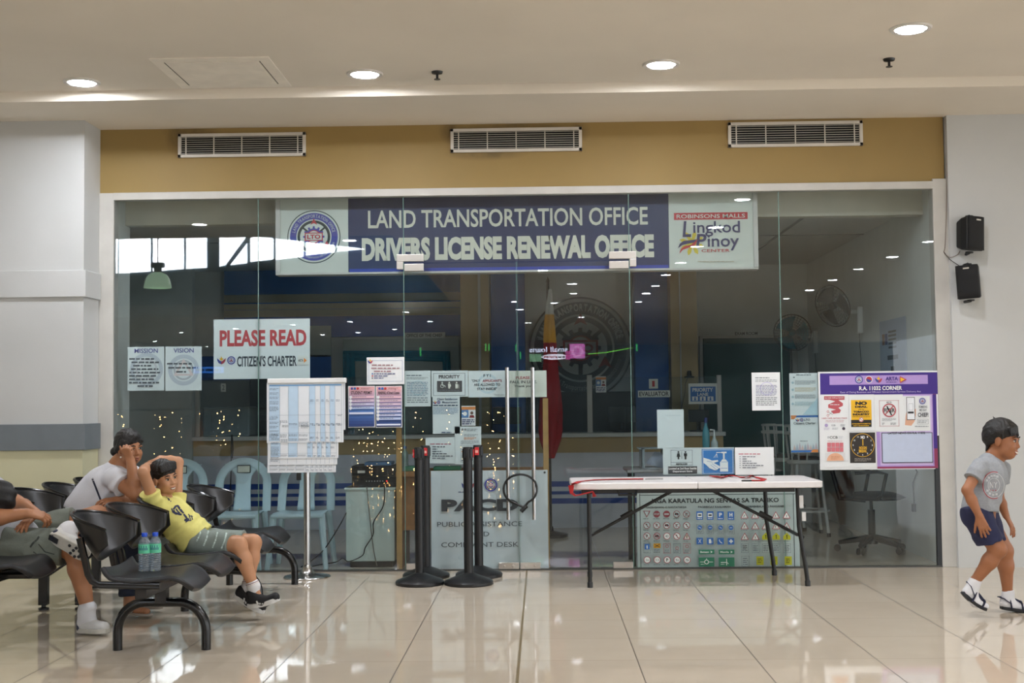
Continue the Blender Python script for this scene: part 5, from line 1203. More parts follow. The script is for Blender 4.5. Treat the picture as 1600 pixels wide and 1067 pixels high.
# ------------------------------------------------------------ waiting benches
SHELL = mat('black_perforated_shell','0E0E10',0.33,var=0.03,bump=0.04,bscale=250); FRM = mat('black_gloss_frame','0B0B0C',0.22)
SEATM = mat('worn_black_seat','17171A',0.36,var=0.25,scale=5)
def bench(name, label, X0, ys, legs, dz, post):
    t = thing(name,label,'bench',(X0,(ys[0]+ys[-1])/2,0))
    for yc in ys:
        def sh(u,v):
            a = (u-0.5)*pi; k = abs(u-0.5)*2
            xt = -0.415+0.255*(1-cos(a))**1.0; xb = -0.265+0.105*(1-cos(a)); yt = 0.262*sin(a); yb2 = 0.225*sin(a)
            ztp = 0.757-0.075*k**2; zbt = 0.505+0.10*k**1.6
            return Vector((X0+xb+(xt-xb)*v**0.85, yc+yb2+(yt-yb2)*v, dz+zbt+(ztp-zbt)*v))
        mb = MB(); mb.grid(sh,29,12); bk = mb.build('backrest',SHELL,t,solid=0.012)
        mb = MB(); mb.tube([sh(k/32,1.0) for k in range(33)],0.009,None,8); mb.build('rim',FRM,bk)
        def st(u,v):
            s_ = u; x = -0.19+0.45*s_; hw = 0.235*(1-0.28*max(0,(s_-0.72)/0.28)**2.2); q = (v-0.5)*2
            z = 0.425-0.02*sin(pi*min(1,s_*1.25))-0.075*max(0,(s_-0.72)/0.28)**2+0.018*q*q
            if s_ < 0.12: z += 0.05*(1-s_/0.12)**2
            return Vector((X0+x,yc+q*hw,dz+z))
        mb = MB(); mb.grid(st,22,13); mb.build('seat',SEATM,t,solid=0.024,bevel=0.004)
        for sy in (-0.2,0.2):
            P = [(X0-0.315,yc+sy,dz+0.64),(X0-0.285,yc+sy,dz+0.52),(X0-0.27,yc+sy,dz+0.455),(X0-0.25,yc+sy,dz+0.42),(X0-0.21,yc+sy,dz+0.40),(X0+0.10,yc+sy,dz+0.392)]
            mb = MB(); mb.tube(P,0.01,None,12,flat=(0.018,0.012,(0,1,0))); mb.build('bracket',FRM,t)
    mb = MB(); mb.box((X0-0.03,ys[0]-0.2,dz+0.325),(X0+0.03,ys[-1]+0.3,dz+0.38)); mb.build('beam',FRM,t,smooth=False,bevel=0.004)
    for y in legs:
        mb = MB()
        if post == 'arch':
            P = [(X0-0.24,y,0.0),(X0-0.24,y,0.10)]+[(X0-0.24+0.15*(1-cos(a)),y,0.10+0.155*sin(a)) for a in [pi/2*k/8 for k in range(1,9)]]+[(X0+0.24-0.15*(1-cos(a)),y,0.10+0.155*sin(a)) for a in [pi/2*k/8 for k in range(8,0,-1)]]+[(X0+0.24,y,0.10),(X0+0.24,y,0.0)]
            mb.tube(P,0.0255,None,14); mb.box((X0-0.03,y-0.03,0.25),(X0+0.03,y+0.03,dz+0.33)); mb.build('leg',FRM,t)
        else:
            for x in (X0-0.25,X0-0.01):
                mb = MB(); mb.box((x-0.03,y-0.022,0.03),(x+0.03,y+0.022,dz+0.36)); l = mb.build('leg',FRM,t,smooth=False,bevel=0.004)
                MB().lathe([(0.034,0),(0.034,0.012),(0.015,0.018),(0.015,0.032)],(x,y,0),None,14).build('foot_pad',BLK,l)
            mb = MB(); mb.tube([(X0-0.22,y,0.22),(X0-0.01,y+0.02,0.36)],0.008,None,6); mb.build('stay',FRM,t); mb = MB(); mb.tube([(X0-0.28,y,dz+0.36),(X0+0.2,y,dz+0.36)],0.018,None,8); mb.build('cross_rail',FRM,t)
    return t
bench('waiting_bench','black five seat waiting bench on arched legs, the row with the water bottles',-2.06,[6.75,7.30,7.85,8.40,8.95],[6.92,8.22,9.40],0.0,'arch')
bench('waiting_bench','black waiting bench on straight legs behind, next to the pillar',-3.0,[7.02,7.60,8.18,8.76,9.34],[6.98,8.32,9.3],0.035,'post')
# water bottles on the nearest seat
WB = mat('clear_pet_plastic','C9D8E4',0.08,var=0.05,trans=0.8); LBL = mat('mint_bottle_label','62C9A0',0.4,var=0.15,scale=25)
def water(px, py, label):
    q = onz(px,py,0.424); p = Vector((q.x,q.y,0.424)); t = thing('water_bottle',label,'bottle',p); h = 0.205; r = 0.031
    prof = [(r*0.8,0),(r*0.97,0.006)]
    for k in range(7): prof += [(r,0.012+k*0.012),(r*0.93,0.018+k*0.012)]
    prof += [(r,0.096),(r,0.150),(r*0.9,0.165),(r*0.5,0.182),(r*0.42,0.186),(r*0.42,0.19)]
    MB().lathe(prof,p,None,24).build('body',WB,t)
    MB().lathe([(r*1.02,0.098),(r*1.02,0.146)],p,None,24,cap=False).build('label',LBL,t)
    MB().lathe([(r*0.47,0.186),(r*0.5,0.188),(r*0.5,0.203),(r*0.45,0.206),(0.001,0.206)],p,None,20).build('cap',BCAP,t)
    mb = MB()
    for k in range(9): 
        a = -pi/2-0.8+1.6*k/8; mb.box((-0.0016,-0.0002,0),(0.0016,0.0003,0.012+0.012*(k%2)),None,Matrix.Translation(p+Vector((r*1.03*cos(a),r*1.03*sin(a),0.115)))@Matrix.Rotation(a+pi/2,4,'Z'))
    mb.build('label_print',mat('navy_print','243A7A',0.5),t,smooth=False)
water(225.5,892.5,'water bottle with blue cap, left of the two on the bench seat'); water(242.5,891.5,'water bottle with blue cap, right of the two on the bench seat')
# ------------------------------------------------------------ figures: smooth bodies grown from limb volumes
def smin(a, b, k):
    if k <= 0: return np.minimum(a, b)
    h = np.maximum(k - np.abs(a - b), 0) / k
    return np.minimum(a, b) - h * h * k * 0.25
class Sdf:
    def __init__(s, lo, hi, res):
        s.lo = np.array(lo, float) ; s.res = res
        s.ax = [np.arange(l, h_ + res, res, dtype=np.float32) for l, h_ in zip(lo, hi)]
        s.D = np.full([len(a) for a in s.ax], 1.0, np.float32)
    def _reg(s, lo, hi):
        sl = tuple(slice(max(0, int((lo[i]-s.lo[i])/s.res)), max(0, min(len(s.ax[i]), int((hi[i]-s.lo[i])/s.res)+2))) for i in range(3))
        return sl, s.ax[0][sl[0]][:,None,None], s.ax[1][sl[1]][None,:,None], s.ax[2][sl[2]][None,None,:]
    @staticmethod
    def _capd(x, y, z, a, b, ra, rb):
        ab = np.array(b) - np.array(a); L2 = max(float(ab @ ab), 1e-9)
        px, py, pz = x-a[0], y-a[1], z-a[2]
        t = np.clip((px*ab[0]+py*ab[1]+pz*ab[2])/L2, 0, 1)
        return np.sqrt((px-t*ab[0])**2+(py-t*ab[1])**2+(pz-t*ab[2])**2) - (ra+(rb-ra)*t)
    def _cut(s, d, x, y, z, cut):
        for o, n in cut:
            n = Vector(n).normalized(); d = np.maximum(d, (x-o[0])*n[0]+(y-o[1])*n[1]+(z-o[2])*n[2])
        return d
    def cap(s, a, b, ra, rb=None, k=0.02, cut=()):
        rb = ra if rb is None else rb; m = max(ra, rb)+k+3*s.res
        sl, x, y, z = s._reg(np.minimum(a, b)-m, np.maximum(a, b)+m)
        if 0 in s.D[sl].shape: return s
        d = s._cut(s._capd(x, y, z, a, b, ra, rb), x, y, z, cut)
        s.D[sl] = smin(s.D[sl], d.astype(np.float32), k); return s
    def _elld(s, x, y, z, c, r, M):
        px, py, pz = x-c[0], y-c[1], z-c[2]
        if M is not None:
            A = np.array(M)
            px, py, pz = (A[0,0]*px+A[1,0]*py+A[2,0]*pz, A[0,1]*px+A[1,1]*py+A[2,1]*pz, A[0,2]*px+A[1,2]*py+A[2,2]*pz)
        k0 = np.sqrt((px/r[0])**2+(py/r[1])**2+(pz/r[2])**2); k1 = np.sqrt((px/r[0]**2)**2+(py/r[1]**2)**2+(pz/r[2]**2)**2)
        return np.where(k1 > 1e-6, k0*(k0-1)/np.maximum(k1, 1e-6), -min(r))
    def ell(s, c, r, M=None, k=0.02, cut=()):
        m = max(r)+k+3*s.res; sl, x, y, z = s._reg(np.array(c)-m, np.array(c)+m)
        if 0 in s.D[sl].shape: return s
        d = s._cut(s._elld(x, y, z, c, r, M), x, y, z, cut)
        s.D[sl] = smin(s.D[sl], d.astype(np.float32), k); return s
    def dig(s, a, b, ra, rb=None):        # carve a capsule away
        rb = ra if rb is None else rb; m = max(ra, rb)+3*s.res
        sl, x, y, z = s._reg(np.minimum(a, b)-m, np.maximum(a, b)+m)
        s.D[sl] = np.maximum(s.D[sl], -s._capd(x, y, z, a, b, ra, rb).astype(np.float32)); return s
    def cut(s, o, n):
        s.D = s._cut(s.D, s.ax[0][:,None,None], s.ax[1][None,:,None], s.ax[2][None,None,:], [(o, n)]).astype(np.float32); return s
    def folds(s, amp, f, seed=0, dirv=(1,0.6,1.4)):
        x, y, z = s.ax[0][:,None,None], s.ax[1][None,:,None], s.ax[2][None,None,:]
        q = dirv[0]*x+dirv[1]*y+dirv[2]*z
        s.D = (s.D + amp*(np.sin(f*q+3*np.sin(f*0.31*(x-z)+seed))+0.6*np.sin(f*0.63*(z*1.3-y+0.4*x)+seed*2))).astype(np.float32); return s
    def val(s, p):
        i = [int(round((p[k]-s.lo[k])/s.res)) for k in range(3)]
        if any(i[k] < 0 or i[k] >= s.D.shape[k] for k in range(3)): return 1.0
        return float(s.D[tuple(i)])
    def hit(s, px, py):                    # first point of the surface behind a pixel
        w = ray(px, py).normalized(); c = Vector((0, 0, H)); t = (s.lo[1]-0.02)/w.y; 
        end = (s.ax[1][-1])/w.y
        while t < end:
            p = c+w*t
            if s.val(p) < 0: return c+w*(t-0.004)
            t += s.res*0.5
        return None
    def mesh(s):
        D = s.D; D[[0,-1]] = 1; D[:,[0,-1]] = 1; D[:,:,[0,-1]] = 1
        I = D < 0; n = np.array(D.shape)-1
        cnt = np.zeros(n, np.int8)
        for dx in (0,1):
            for dy in (0,1):
                for dz in (0,1): cnt += I[dx:dx+n[0],dy:dy+n[1],dz:dz+n[2]]
        act = np.argwhere((cnt > 0) & (cnt < 8)); ids = np.full(n, -1, np.int64); ids[tuple(act.T)] = np.arange(len(act))
        acc = np.zeros((len(act), 3)); num = np.zeros(len(act))
        cor = [(dx,dy,dz) for dx in (0,1) for dy in (0,1) for dz in (0,1)]
        vals = {c_: D[act[:,0]+c_[0],act[:,1]+c_[1],act[:,2]+c_[2]].astype(float) for c_ in cor}
        for c_ in cor:
            for ax in range(3):
                if c_[ax]: continue
                e = list(c_); e[ax] = 1; e = tuple(e); a, b = vals[c_], vals[e]; m = (a < 0) != (b < 0)
                t = np.where(m, a/np.where(m, a-b, 1), 0)
                p = np.array(c_, float)[None]+np.zeros((len(act),3)); p[:,ax] = t
                acc += p*m[:,None]; num += m
        V = (act+acc/num[:,None])*s.res+s.lo
        Fs = []
        for ax in range(3):
            a = [slice(None)]*3; b = [slice(None)]*3; a[ax] = slice(0,-1); b[ax] = slice(1,None)
            A, B = I[tuple(a)], I[tuple(b)]
            for flip, mask in ((False, A & ~B), (True, ~A & B)):
                q = np.argwhere(mask); u, v = (ax+1)%3, (ax+2)%3
                q = q[(q[:,u] > 0) & (q[:,v] > 0) & (q[:,u] < n[u]) & (q[:,v] < n[v])]
                def idx(du, dv):
                    w_ = q.copy(); w_[:,u] -= du; w_[:,v] -= dv; return ids[tuple(w_.T)]
                f = np.stack([idx(0,0),idx(1,0),idx(1,1),idx(0,1)],1)
                if flip: f = f[:,::-1]
                Fs.append(f[(f >= 0).all(1)])
        return V, np.concatenate(Fs)[:, ::1]
    def build(s, name, m, parent):
        V, Fc = s.mesh(); mb = MB(); mb.v = [tuple(v) for v in V]; mb.f = [tuple(int(i) for i in f) for f in Fc]; mb.m = [0]*len(mb.f); mb.mats = [m]
        return mb.build(name, m, parent, ang=80)
def box3(*pts, pad=0.15):
    A = np.array([tuple(p) for p in pts]); return A.min(0)-pad, A.max(0)+pad
def frame_of(f, u):
    f = Vector(f).normalized(); u = Vector(u); u = (u-f*u.dot(f)).normalized(); r = f.cross(u)
    return Matrix((r, f, u)).transposed()
def head(S, c, f, u, s, neck, nr, k=0.02):
    M = frame_of(f, u); L = lambda x,y,z: Vector(c)+M @ Vector((x,y,z))*s
    def E(p, r, k_=0.02): S.ell(L(*p), [q*s for q in r], M, k_*s)
    E((0,-0.012,0.03),(0.074,0.094,0.083)); E((0,0.03,-0.04),(0.060,0.060,0.072),0.03); E((0,0.052,-0.09),(0.034,0.030,0.026),0.035)
    for q in (-1,1):
        E((q*0.034,0.066,-0.042),(0.024,0.022,0.024),0.02); E((q*0.045,0.03,-0.075),(0.02,0.03,0.025),0.03)
        E((q*0.076,-0.004,-0.018),(0.010,0.020,0.031),0.008); E((q*0.030,0.083,0.014),(0.020,0.010,0.007),0.012)
    S.cap(L(0,0.085,0.0),L(0,0.0985,-0.034),0.007*s,0.0115*s,0.014*s); E((-0.012,0.094,-0.038),(0.008,0.008,0.007),0.006); E((0.012,0.094,-0.038),(0.008,0.008,0.007),0.006)
    E((0,0.086,-0.062),(0.022,0.012,0.007),0.008); E((0,0.084,-0.074),(0.019,0.012,0.007),0.008)
    S.cap(L(0,-0.025,-0.06),neck,nr,nr*1.15,0.03)
    return M, L
def face(t, c, f, u, s, lips, smile):
    M = frame_of(f, u); L = lambda x,y,z: Vector(c)+M @ Vector((x,y,z))*s
    EW = mat('eye_white','CFCBC4',0.2); IR = mat('dark_eye','140E0B',0.15); BR = mat('black_brow','17120F',0.7)
    for q in (-1,1):
        mb = MB(); mb.ball(L(q*0.030,0.081,-0.004),(0.0140*s,0.008*s,(0.0066 if not smile else 0.0052)*s),EW,12,8,M); e = mb.build('eye',None,t)
        mb = MB(); mb.ball(L(q*0.030,0.0865,-0.004),(0.0078*s,0.0042*s,0.0068*s),IR,12,8,M); mb.build('iris',None,e)
        mb = MB(); mb.tube([L(q*0.030-0.017,0.085,0.0045),L(q*0.030,0.0905,0.008),L(q*0.030+0.017,0.085,0.0035)],0.0022*s,IR,6); mb.build('eyelid',None,e)
        mb = MB(); mb.tube([L(q*0.014,0.093,0.020),L(q*0.030,0.0925,0.026),L(q*0.050,0.080,0.020)],[0.003*s,0.0045*s,0.002*s],BR,6); mb.build('eyebrow',None,t)
    w = 0.027 if smile else 0.02; up = 0.009 if smile else -0.001
    mb = MB(); mb.tube([L(-w,0.082,-0.068+up),L(-w*0.5,0.0945,-0.0665),L(0,0.0975,-0.0665),L(w*0.5,0.0945,-0.0665),L(w,0.082,-0.068+up)],[0.001*s,0.004*s,0.0045*s,0.004*s,0.001*s],lips,8)
    mb.tube([L(-w,0.082,-0.068+up),L(-w*0.5,0.092,-0.079),L(0,0.095,-0.081),L(w*0.5,0.092,-0.079),L(w,0.082,-0.068+up)],[0.001*s,0.0045*s,0.005*s,0.0045*s,0.001*s],lips,8); lp_ = mb.build('lips',None,t)
    if smile:
        mb = MB(); mb.tube([L(-w*0.85,0.084,-0.066+up*.6),L(-w*0.4,0.0945,-0.0725),L(0,0.0975,-0.0735),L(w*0.4,0.0945,-0.0725),L(w*0.85,0.084,-0.066+up*.6)],[0.0015*s,0.0055*s,0.006*s,0.0055*s,0.0015*s],mat('teeth','E3DDD0',0.2),8); mb.build('teeth',None,lp_)
HAIR = mat('black_hair','0E0B0A',0.42,var=0.3,scale=60,bump=0.5,bscale=160)
def s_ax(S): return S.ax[0][:,None,None], S.ax[1][None,:,None], S.ax[2][None,None,:]
def hair(t, c, f, u, s, a, b, grow=0.012, res=0.0035, extra=None, part=None):
    M = frame_of(f, u); L = lambda x,y,z: Vector(c)+M @ Vector((x,y,z))*s
    S = Sdf(*box3(Vector(c), pad=0.2*s), res)
    S.ell(L(0,-0.014,0.032),[(0.077+grow)*s,(0.096+grow)*s,(0.085+grow)*s],M,0); S.ell(L(0,-0.05,-0.02),[(0.064+grow*.6)*s,(0.055+grow*.6)*s,(0.07)*s],M,0.03*s)
    n = M @ Vector((0,b,-1))          # keep what lies above z = a + b*y
    o = L(0,0,a); nn = n.normalized(); x, y, z = s_ax(S)
    S.D = (S.D + grow*s*0.95*np.clip(1+((x-o[0])*nn[0]+(y-o[1])*nn[1]+(z-o[2])*nn[2])/(0.05*s),0,1)).astype(np.float32)
    S.cut(o, n)
    if part: part(S, L, M)
    S.folds(0.0012*s,180/s*1.0,1,(1,0.5,0.2))
    if extra: extra(S, L, M)
    return S.build('hair', HAIR, t)
def hand(S, w, d, n, size=1.0, curl=(0.25,0.35,0.3), side=1, spread=0.25, thumb=0.6, k=0.004):
    d = Vector(d).normalized(); n = Vector(n); n = (n-d*n.dot(d)).normalized(); sd = d.cross(n)*side; w = Vector(w)
    for i in range(4):
        off = (0.028,0.0095,-0.0095,-0.027)[i]*size
        kn = w+d*(0.088,0.092,0.088,0.080)[i]*size+sd*off
        S.cap(w+sd*off*0.55, kn, 0.0135*size, 0.0115*size, 0.012*size)
        fd = (d+sd*(off/0.028/size)*spread*0.6).normalized(); ang = 0; p = kn
        for j in range(3):
            ang += curl[j]*(1+0.12*(i-1)); q = fd*cos(ang)-n*sin(ang)
            e = p+q*(0.042,0.027,0.021)[j]*(0.92,1.0,0.94,0.76)[i]*size
            S.cap(p, e, (0.0095,0.0086,0.0078)[j]*size, (0.0088,0.008,0.007)[j]*size, k); p = e
    p = w+d*0.022*size+sd*0.022*size; q = (d*0.7+sd*thumb-n*0.25).normalized(); e = p+q*0.045*size
    S.cap(p,e,0.0145*size,0.011*size,0.010*size); q2 = (q+d*0.35-n*0.15).normalized(); S.cap(e,e+q2*0.034*size,0.0105*size,0.0095*size,k); S.cap(e+q2*0.034*size,e+(q2*0.034+(q2-n*0.2).normalized()*0.026)*size,0.0095*size,0.008*size,k)
def sole(t, name, P, wd, up, th, m):
    P = [Vector(p) for p in P]; up = Vector(up).normalized(); n = len(P); vs = []
    for i in range(n):
        d = (P[min(i+1,n-1)]-P[max(i-1,0)]).normalized(); sd = d.cross(up).normalized(); u2 = sd.cross(d)
        for a, b in ((-1,0),(1,0),(1,1),(-1,1)): vs.append(P[i]+sd*a*wd[i]+u2*b*th)
    fs = [(3,2,1,0),((n-1)*4,(n-1)*4+1,(n-1)*4+2,(n-1)*4+3)]
    for i in range(n-1):
        for k in range(4): fs.append((i*4+k,i*4+(k+1)%4,(i+1)*4+(k+1)%4,(i+1)*4+k))
    mb = MB(); mb.add(vs,fs,m); return mb.build(name,None,t,bevel=0.004,ang=40)
def lerp(a,b,f): return Vector(a)+(Vector(b)-Vector(a))*f
def foot_path(heel, ball, toe, n=9):
    out = []
    for i in range(n):
        f = i/(n-1); q = (1-f)**2*Vector(heel)+2*f*(1-f)*Vector(ball)+f*f*Vector(toe); out.append(q)
    return out
FW = [0.45,0.78,0.86,0.84,0.86,0.95,1.0,0.86,0.45]
def footvol(S, ankle, heel, ball, toe, up, w, k=0.02, grow=0.0):
    up = Vector(up).normalized(); h1 = Vector(heel)+up*w*0.75+(Vector(ball)-Vector(heel)).normalized()*w*0.7
    S.cap(ankle,h1,w*0.72+grow,w*0.78+grow,k); S.cap(h1,Vector(ball)+up*w*0.55,w*0.74+grow,w*0.62+grow,k)
    sd = (Vector(toe)-Vector(heel)).normalized().cross(up)
    for q in (-0.42,0,0.42): S.cap(Vector(ball)+up*w*0.5+sd*w*q,lerp(ball,toe,0.82)+up*w*0.38+sd*w*q*0.8,w*0.52+grow,w*0.38+grow,k)
    S.cap(Vector(ankle),lerp(h1,Vector(ball)+up*w*0.5,0.7),w*0.62+grow,w*0.6+grow,k*1.5)
def decal(S, t, name, strips, m, wd):
    mb = MB()
    for pts in strips:
        w = wd
        if isinstance(pts, tuple): w, pts = pts
        P = []
        for i in range(len(pts)-1):
            (x0,y0),(x1,y1) = pts[i],pts[i+1]; n = max(2,int(math.hypot(x1-x0,y1-y0)/1.2))
            P += [(x0+(x1-x0)*k/n,y0+(y1-y0)*k/n) for k in range(n)]
        P.append(pts[-1]); prev = None
        for i,(x,y) in enumerate(P):
            a = P[max(i-1,0)]; b = P[min(i+1,len(P)-1)]; dx,dy = b[0]-a[0],b[1]-a[1]; l = math.hypot(dx,dy) or 1
            A = S.hit(x-dy/l*w,y+dx/l*w); B = S.hit(x+dy/l*w,y-dx/l*w)
            if A is None or B is None: prev = None; continue
            if prev: mb.add([prev[0],prev[1],B,A],[(0,1,2,3)],m)
            prev = (A,B)
    if mb.v: mb.build(name,None,t)
SKIN = mat('tan_skin','A87350',0.5,var=0.06,scale=14); SKINK = mat('light_tan_skin','B98663',0.5,var=0.05,scale=14); SKINR = mat('brown_skin','9A6341',0.5,var=0.06,scale=14)
LIPS = mat('lips','8E5044',0.45); SOCK = mat('white_sock','D9D8DA',0.8,bump=0.2,bscale=300)
# ------------------------------------------------------------ the boy at the right, half crouched in mid stride
def runner():
    A = at
    t = thing('person','boy in grey printed shirt and navy shorts, bent forward and grinning at the right wall','person',(A(1545,950,7.87).x,7.87,0))
    hc = A(1566.5,686,7.84); f = (0.80,-0.58,-0.12); u = (0.18,-0.05,1); s = 0.97
    nb = A(1553,716,7.86); ch = A(1543,742,7.87); be = A(1533,782,7.87); pe = A(1531,806,7.87)
    nS,nE,nW = A(1530,731,7.75),A(1511,766,7.70),A(1530,806,7.66); fS,fE,fW = A(1565,733,7.98),A(1560,774,8.02),A(1572,806,8.02)
    nH,nK,nA = A(1527,812,7.80),A(1560,858,7.75),A(1522,910,7.80); fH,fK,fA = A(1541,812,7.94),A(1570,860,7.95),A(1574.5,928,7.97)
    nF = (A(1505,925,7.80),A(1522,946,7.80),A(1541,951,7.80)); fF = (A(1565,948,7.97),A(1585,951,7.97),A(1608,954,7.95))
    S = Sdf(*box3(hc,nE,pe,nF[0],fF[2],fW,pad=0.17),0.0045)
    head(S,hc,f,u,s,nb,0.043)
    S.cap(nb,ch,0.05,0.085,0.04); S.cap(nS,fS,0.042,0.042,0.04); S.cap(ch,be,0.09,0.085,0.04); S.cap(be,pe,0.085,0.09,0.04)
    for a,b,c_ in ((nS,nE,nW),(fS,fE,fW)): S.cap(a,b,0.038,0.030,0.02); S.cap(b,lerp(b,c_,0.4),0.030,0.030,0.015); S.cap(lerp(b,c_,0.4),c_,0.030,0.021,0.015)
    hand(S,nW,A(1540,832,7.64)-nW,(-0.4,-0.9,0.1),0.80,(0.35,0.45,0.4),1,0.3,0.55)
    hand(S,fW,A(1585,830,8.02)-fW,(0.7,-0.5,0.5),0.80,(0.15,0.2,0.15),-1,0.9,0.8)
    for a,b,c_,r in ((nH,nK,nA,0),(fH,fK,fA,0)): S.cap(a,b,0.068,0.050,0.03); S.cap(b,lerp(b,c_,0.35),0.046,0.046,0.02); S.cap(lerp(b,c_,0.35),c_,0.046,0.027,0.02)
    footvol(S,nA,*nF,(0.6,0,0.8),0.034); footvol(S,fA,*fF,(0,0,1),0.034)
    S.build('body',SKINR,t)
    face(t,hc,f,u,s,LIPS,True)
    def fringe(S_,L,M):
        for q in range(-4,5): S_.cap(L(q*0.016,0.07-abs(q)*0.004,0.085-abs(q)*0.004),L(q*0.017+0.004,0.094-abs(q)*0.0055,0.034-abs(q)*0.002),0.013*s,0.004*s,0.006)
        for q in (-1,1): S_.cap(L(q*0.078,0.02,0.05),L(q*0.08,0.022,0.0),0.012*s,0.004*s,0.01)
        for q in range(5): S_.cap(L(-0.03+q*0.015,-0.07,-0.03),L(-0.03+q*0.016,-0.082,-0.085),0.018*s,0.005*s,0.01)
        S_.cap(L(0.02,-0.05,0.115),L(0.0,-0.075,0.135),0.006,0.002,0.004)
    hair(t,hc,f,u,s,-0.012,0.58,0.017,extra=fringe)
    G = mat('grey_marl_cotton','94979B',0.85,var=0.08,scale=80,bump=0.15,bscale=120)
    S = Sdf(*box3(nb,nS,fS,pe,A(1505,796,7.87),pad=0.16),0.0045)
    dn = (be-ch).normalized()
    S.cap(ch+Vector((0,-0.03,0.0)),A(1531,793,7.84),0.105,0.108,0.03,[(A(1530,797,7.86),(-0.05,0,-1))]); S.cap(ch+Vector((0,0.05,0)),A(1533,793,7.93),0.10,0.105,0.03,[(A(1530,797.5,7.86),(-0.05,0,-1))])
    S.cap(nS+Vector((0.01,0.03,0)),fS,0.052,0.052,0.04); S.cap(A(1548,722,7.86),ch,0.06,0.09,0.05)
    for a,b,e in ((nS,nE,A(1520.5,748,7.72)),(fS,fE,A(1563,752,8.0))):
        d = (b-a).normalized(); S.cap(a,e+d*0.05,0.052,0.058,0.02,[(e,d)])
    S.folds(0.0022,60,2,(1,0.3,0.9)); S.dig(hc,nb+(nb-hc)*0.12,0.05,0.056)
    S.build('t_shirt',G,t)
    R_ = mat('red_print','A8424C',0.7); Wp = mat('white_print','C4C6C8',0.7)
    cx,cy = 1553,758
    def circ(r,a0,a1,dx=0): return [(cx+dx+r*0.82*cos(radians(a)),cy-r*sin(radians(a))) for a in range(a0,a1+1,10)]
    decal(S,t,'red_ring',[circ(21,70,290)],R_,0.6); decal(S,t,'shirt_print',[circ(19.5,-60,300),circ(11,-40,320)],Wp,0.45)
    words = []
    for wd_,a0,a1 in (('TIMMY',150,65),('NULK',215,290)):
        for i in range(len(wd_)):
            a = radians(a0+(a1-a0)*i/(len(wd_)-1)); x,y = cx+15*0.82*cos(a),cy-15*sin(a); words += [[(x-1.2,y+2),(x-1.2,y-2),(x+1.2,y+2),(x+1.2,y-2)]]
    words += [[(cx-6,cy+4),(cx-6,cy-5),(cx-1.5,cy+4),(cx-1.5,cy-5)],[(cx+0.5,cy-5),(cx+2.6,cy-1),(cx+2.6,cy+4)],[(cx+5,cy-5),(cx+2.6,cy-1)]]
    decal(S,t,'shirt_lettering',words,Wp,0.6); decal(S,t,'red_stars',[(1.0,[(cx-6+k*4,cy+8),(cx-4.6+k*4,cy+8)]) for k in range(3)],R_,1)
    NV = mat('navy_shorts','1E2244',0.8,bump=0.1,bscale=150)
    S = Sdf(*box3(nH,fH,nK,fK,A(1505,800,7.87),pad=0.13),0.0045)
    S.cap(A(1525,800,7.82),A(1535,800,7.92),0.088,0.088,0.03,[(A(1530,794,7.87),(0,0,1))])
    d = Vector((0.34,0,-0.94)); S.cap(A(1526,806,7.81),A(1552,855,7.77),0.085,0.083,0.03,[(A(1547,847,7.77),d)]); S.cap(A(1540,808,7.93),A(1562,862,7.95),0.082,0.06,0.012,[(A(1565,842,7.95),Vector((0.1,0,-0.99)))])
    S.folds(0.002,70,1,(1,0.2,0.5)); S.build('shorts',NV,t)
    SO = mat('black_rubber_sole','15161A',0.6); ST = mat('navy_strap','1A1E38',0.7)
    for (h_,b_,to),an,up in ((nF,nA,Vector((0.62,0,0.78))),(fF,fA,Vector((0,0,1)))):
        SS = Sdf(*box3(an,h_,pad=0.1),0.004)
        d = (b_-h_).normalized(); SS.cap(an+(an-lerp(h_,b_,0.2)).normalized()*0.03,h_+up*0.03+d*0.03,0.033,0.034,0.02,[(an+Vector((0,0,0.022)),(0,0,1))])
        footvol(SS,an,h_,b_,to,up,0.036,grow=0.001); SS.build('sock',SOCK,t)
        P = [p-up*0.014 for p in foot_path(h_-d*0.008,b_,to+ (to-b_).normalized()*0.006)]
        so = sole(t,'sandal_sole',P,[0.044*w for w in FW],up,0.020,SO)
        sd = d.cross(up).normalized()
        def strap(c_,hh,ww,tilt):
            c2 = Vector(c_); P = [c2+sd*ww*cos(a)+up*(hh*sin(a))+d*tilt*sin(a) for a in [pi*k/12 for k in range(13)]]
            mb = MB(); mb.tube(P,0.01,ST,8,flat=(0.011,0.003,tuple(d))); return mb.build('strap',None,so)
        q1 = lerp(h_,b_,0.62); q2 = lerp(b_,to,0.42)
        strap(q1,0.066,0.042,-0.01); strap(q2,0.045,0.042,0.0)
        mb = MB(); mb.tube([lerp(h_,b_,0.6)+up*0.066-sd*0.0,lerp(b_,to,0.4)+up*0.046],0.01,ST,8,flat=(0.009,0.003,tuple(sd))); mb.build('strap',None,so)
        mb = MB(); mb.tube([q1+sd*0.04+up*0.03,h_+sd*0.026+up*0.055+d*0.01,h_-d*0.012+up*0.06,h_-sd*0.026+up*0.055+d*0.01,q1-sd*0.04+up*0.03],0.01,ST,8,flat=(0.014,0.003,tuple(up))); mb.build('heel_strap',None,so)
runner()
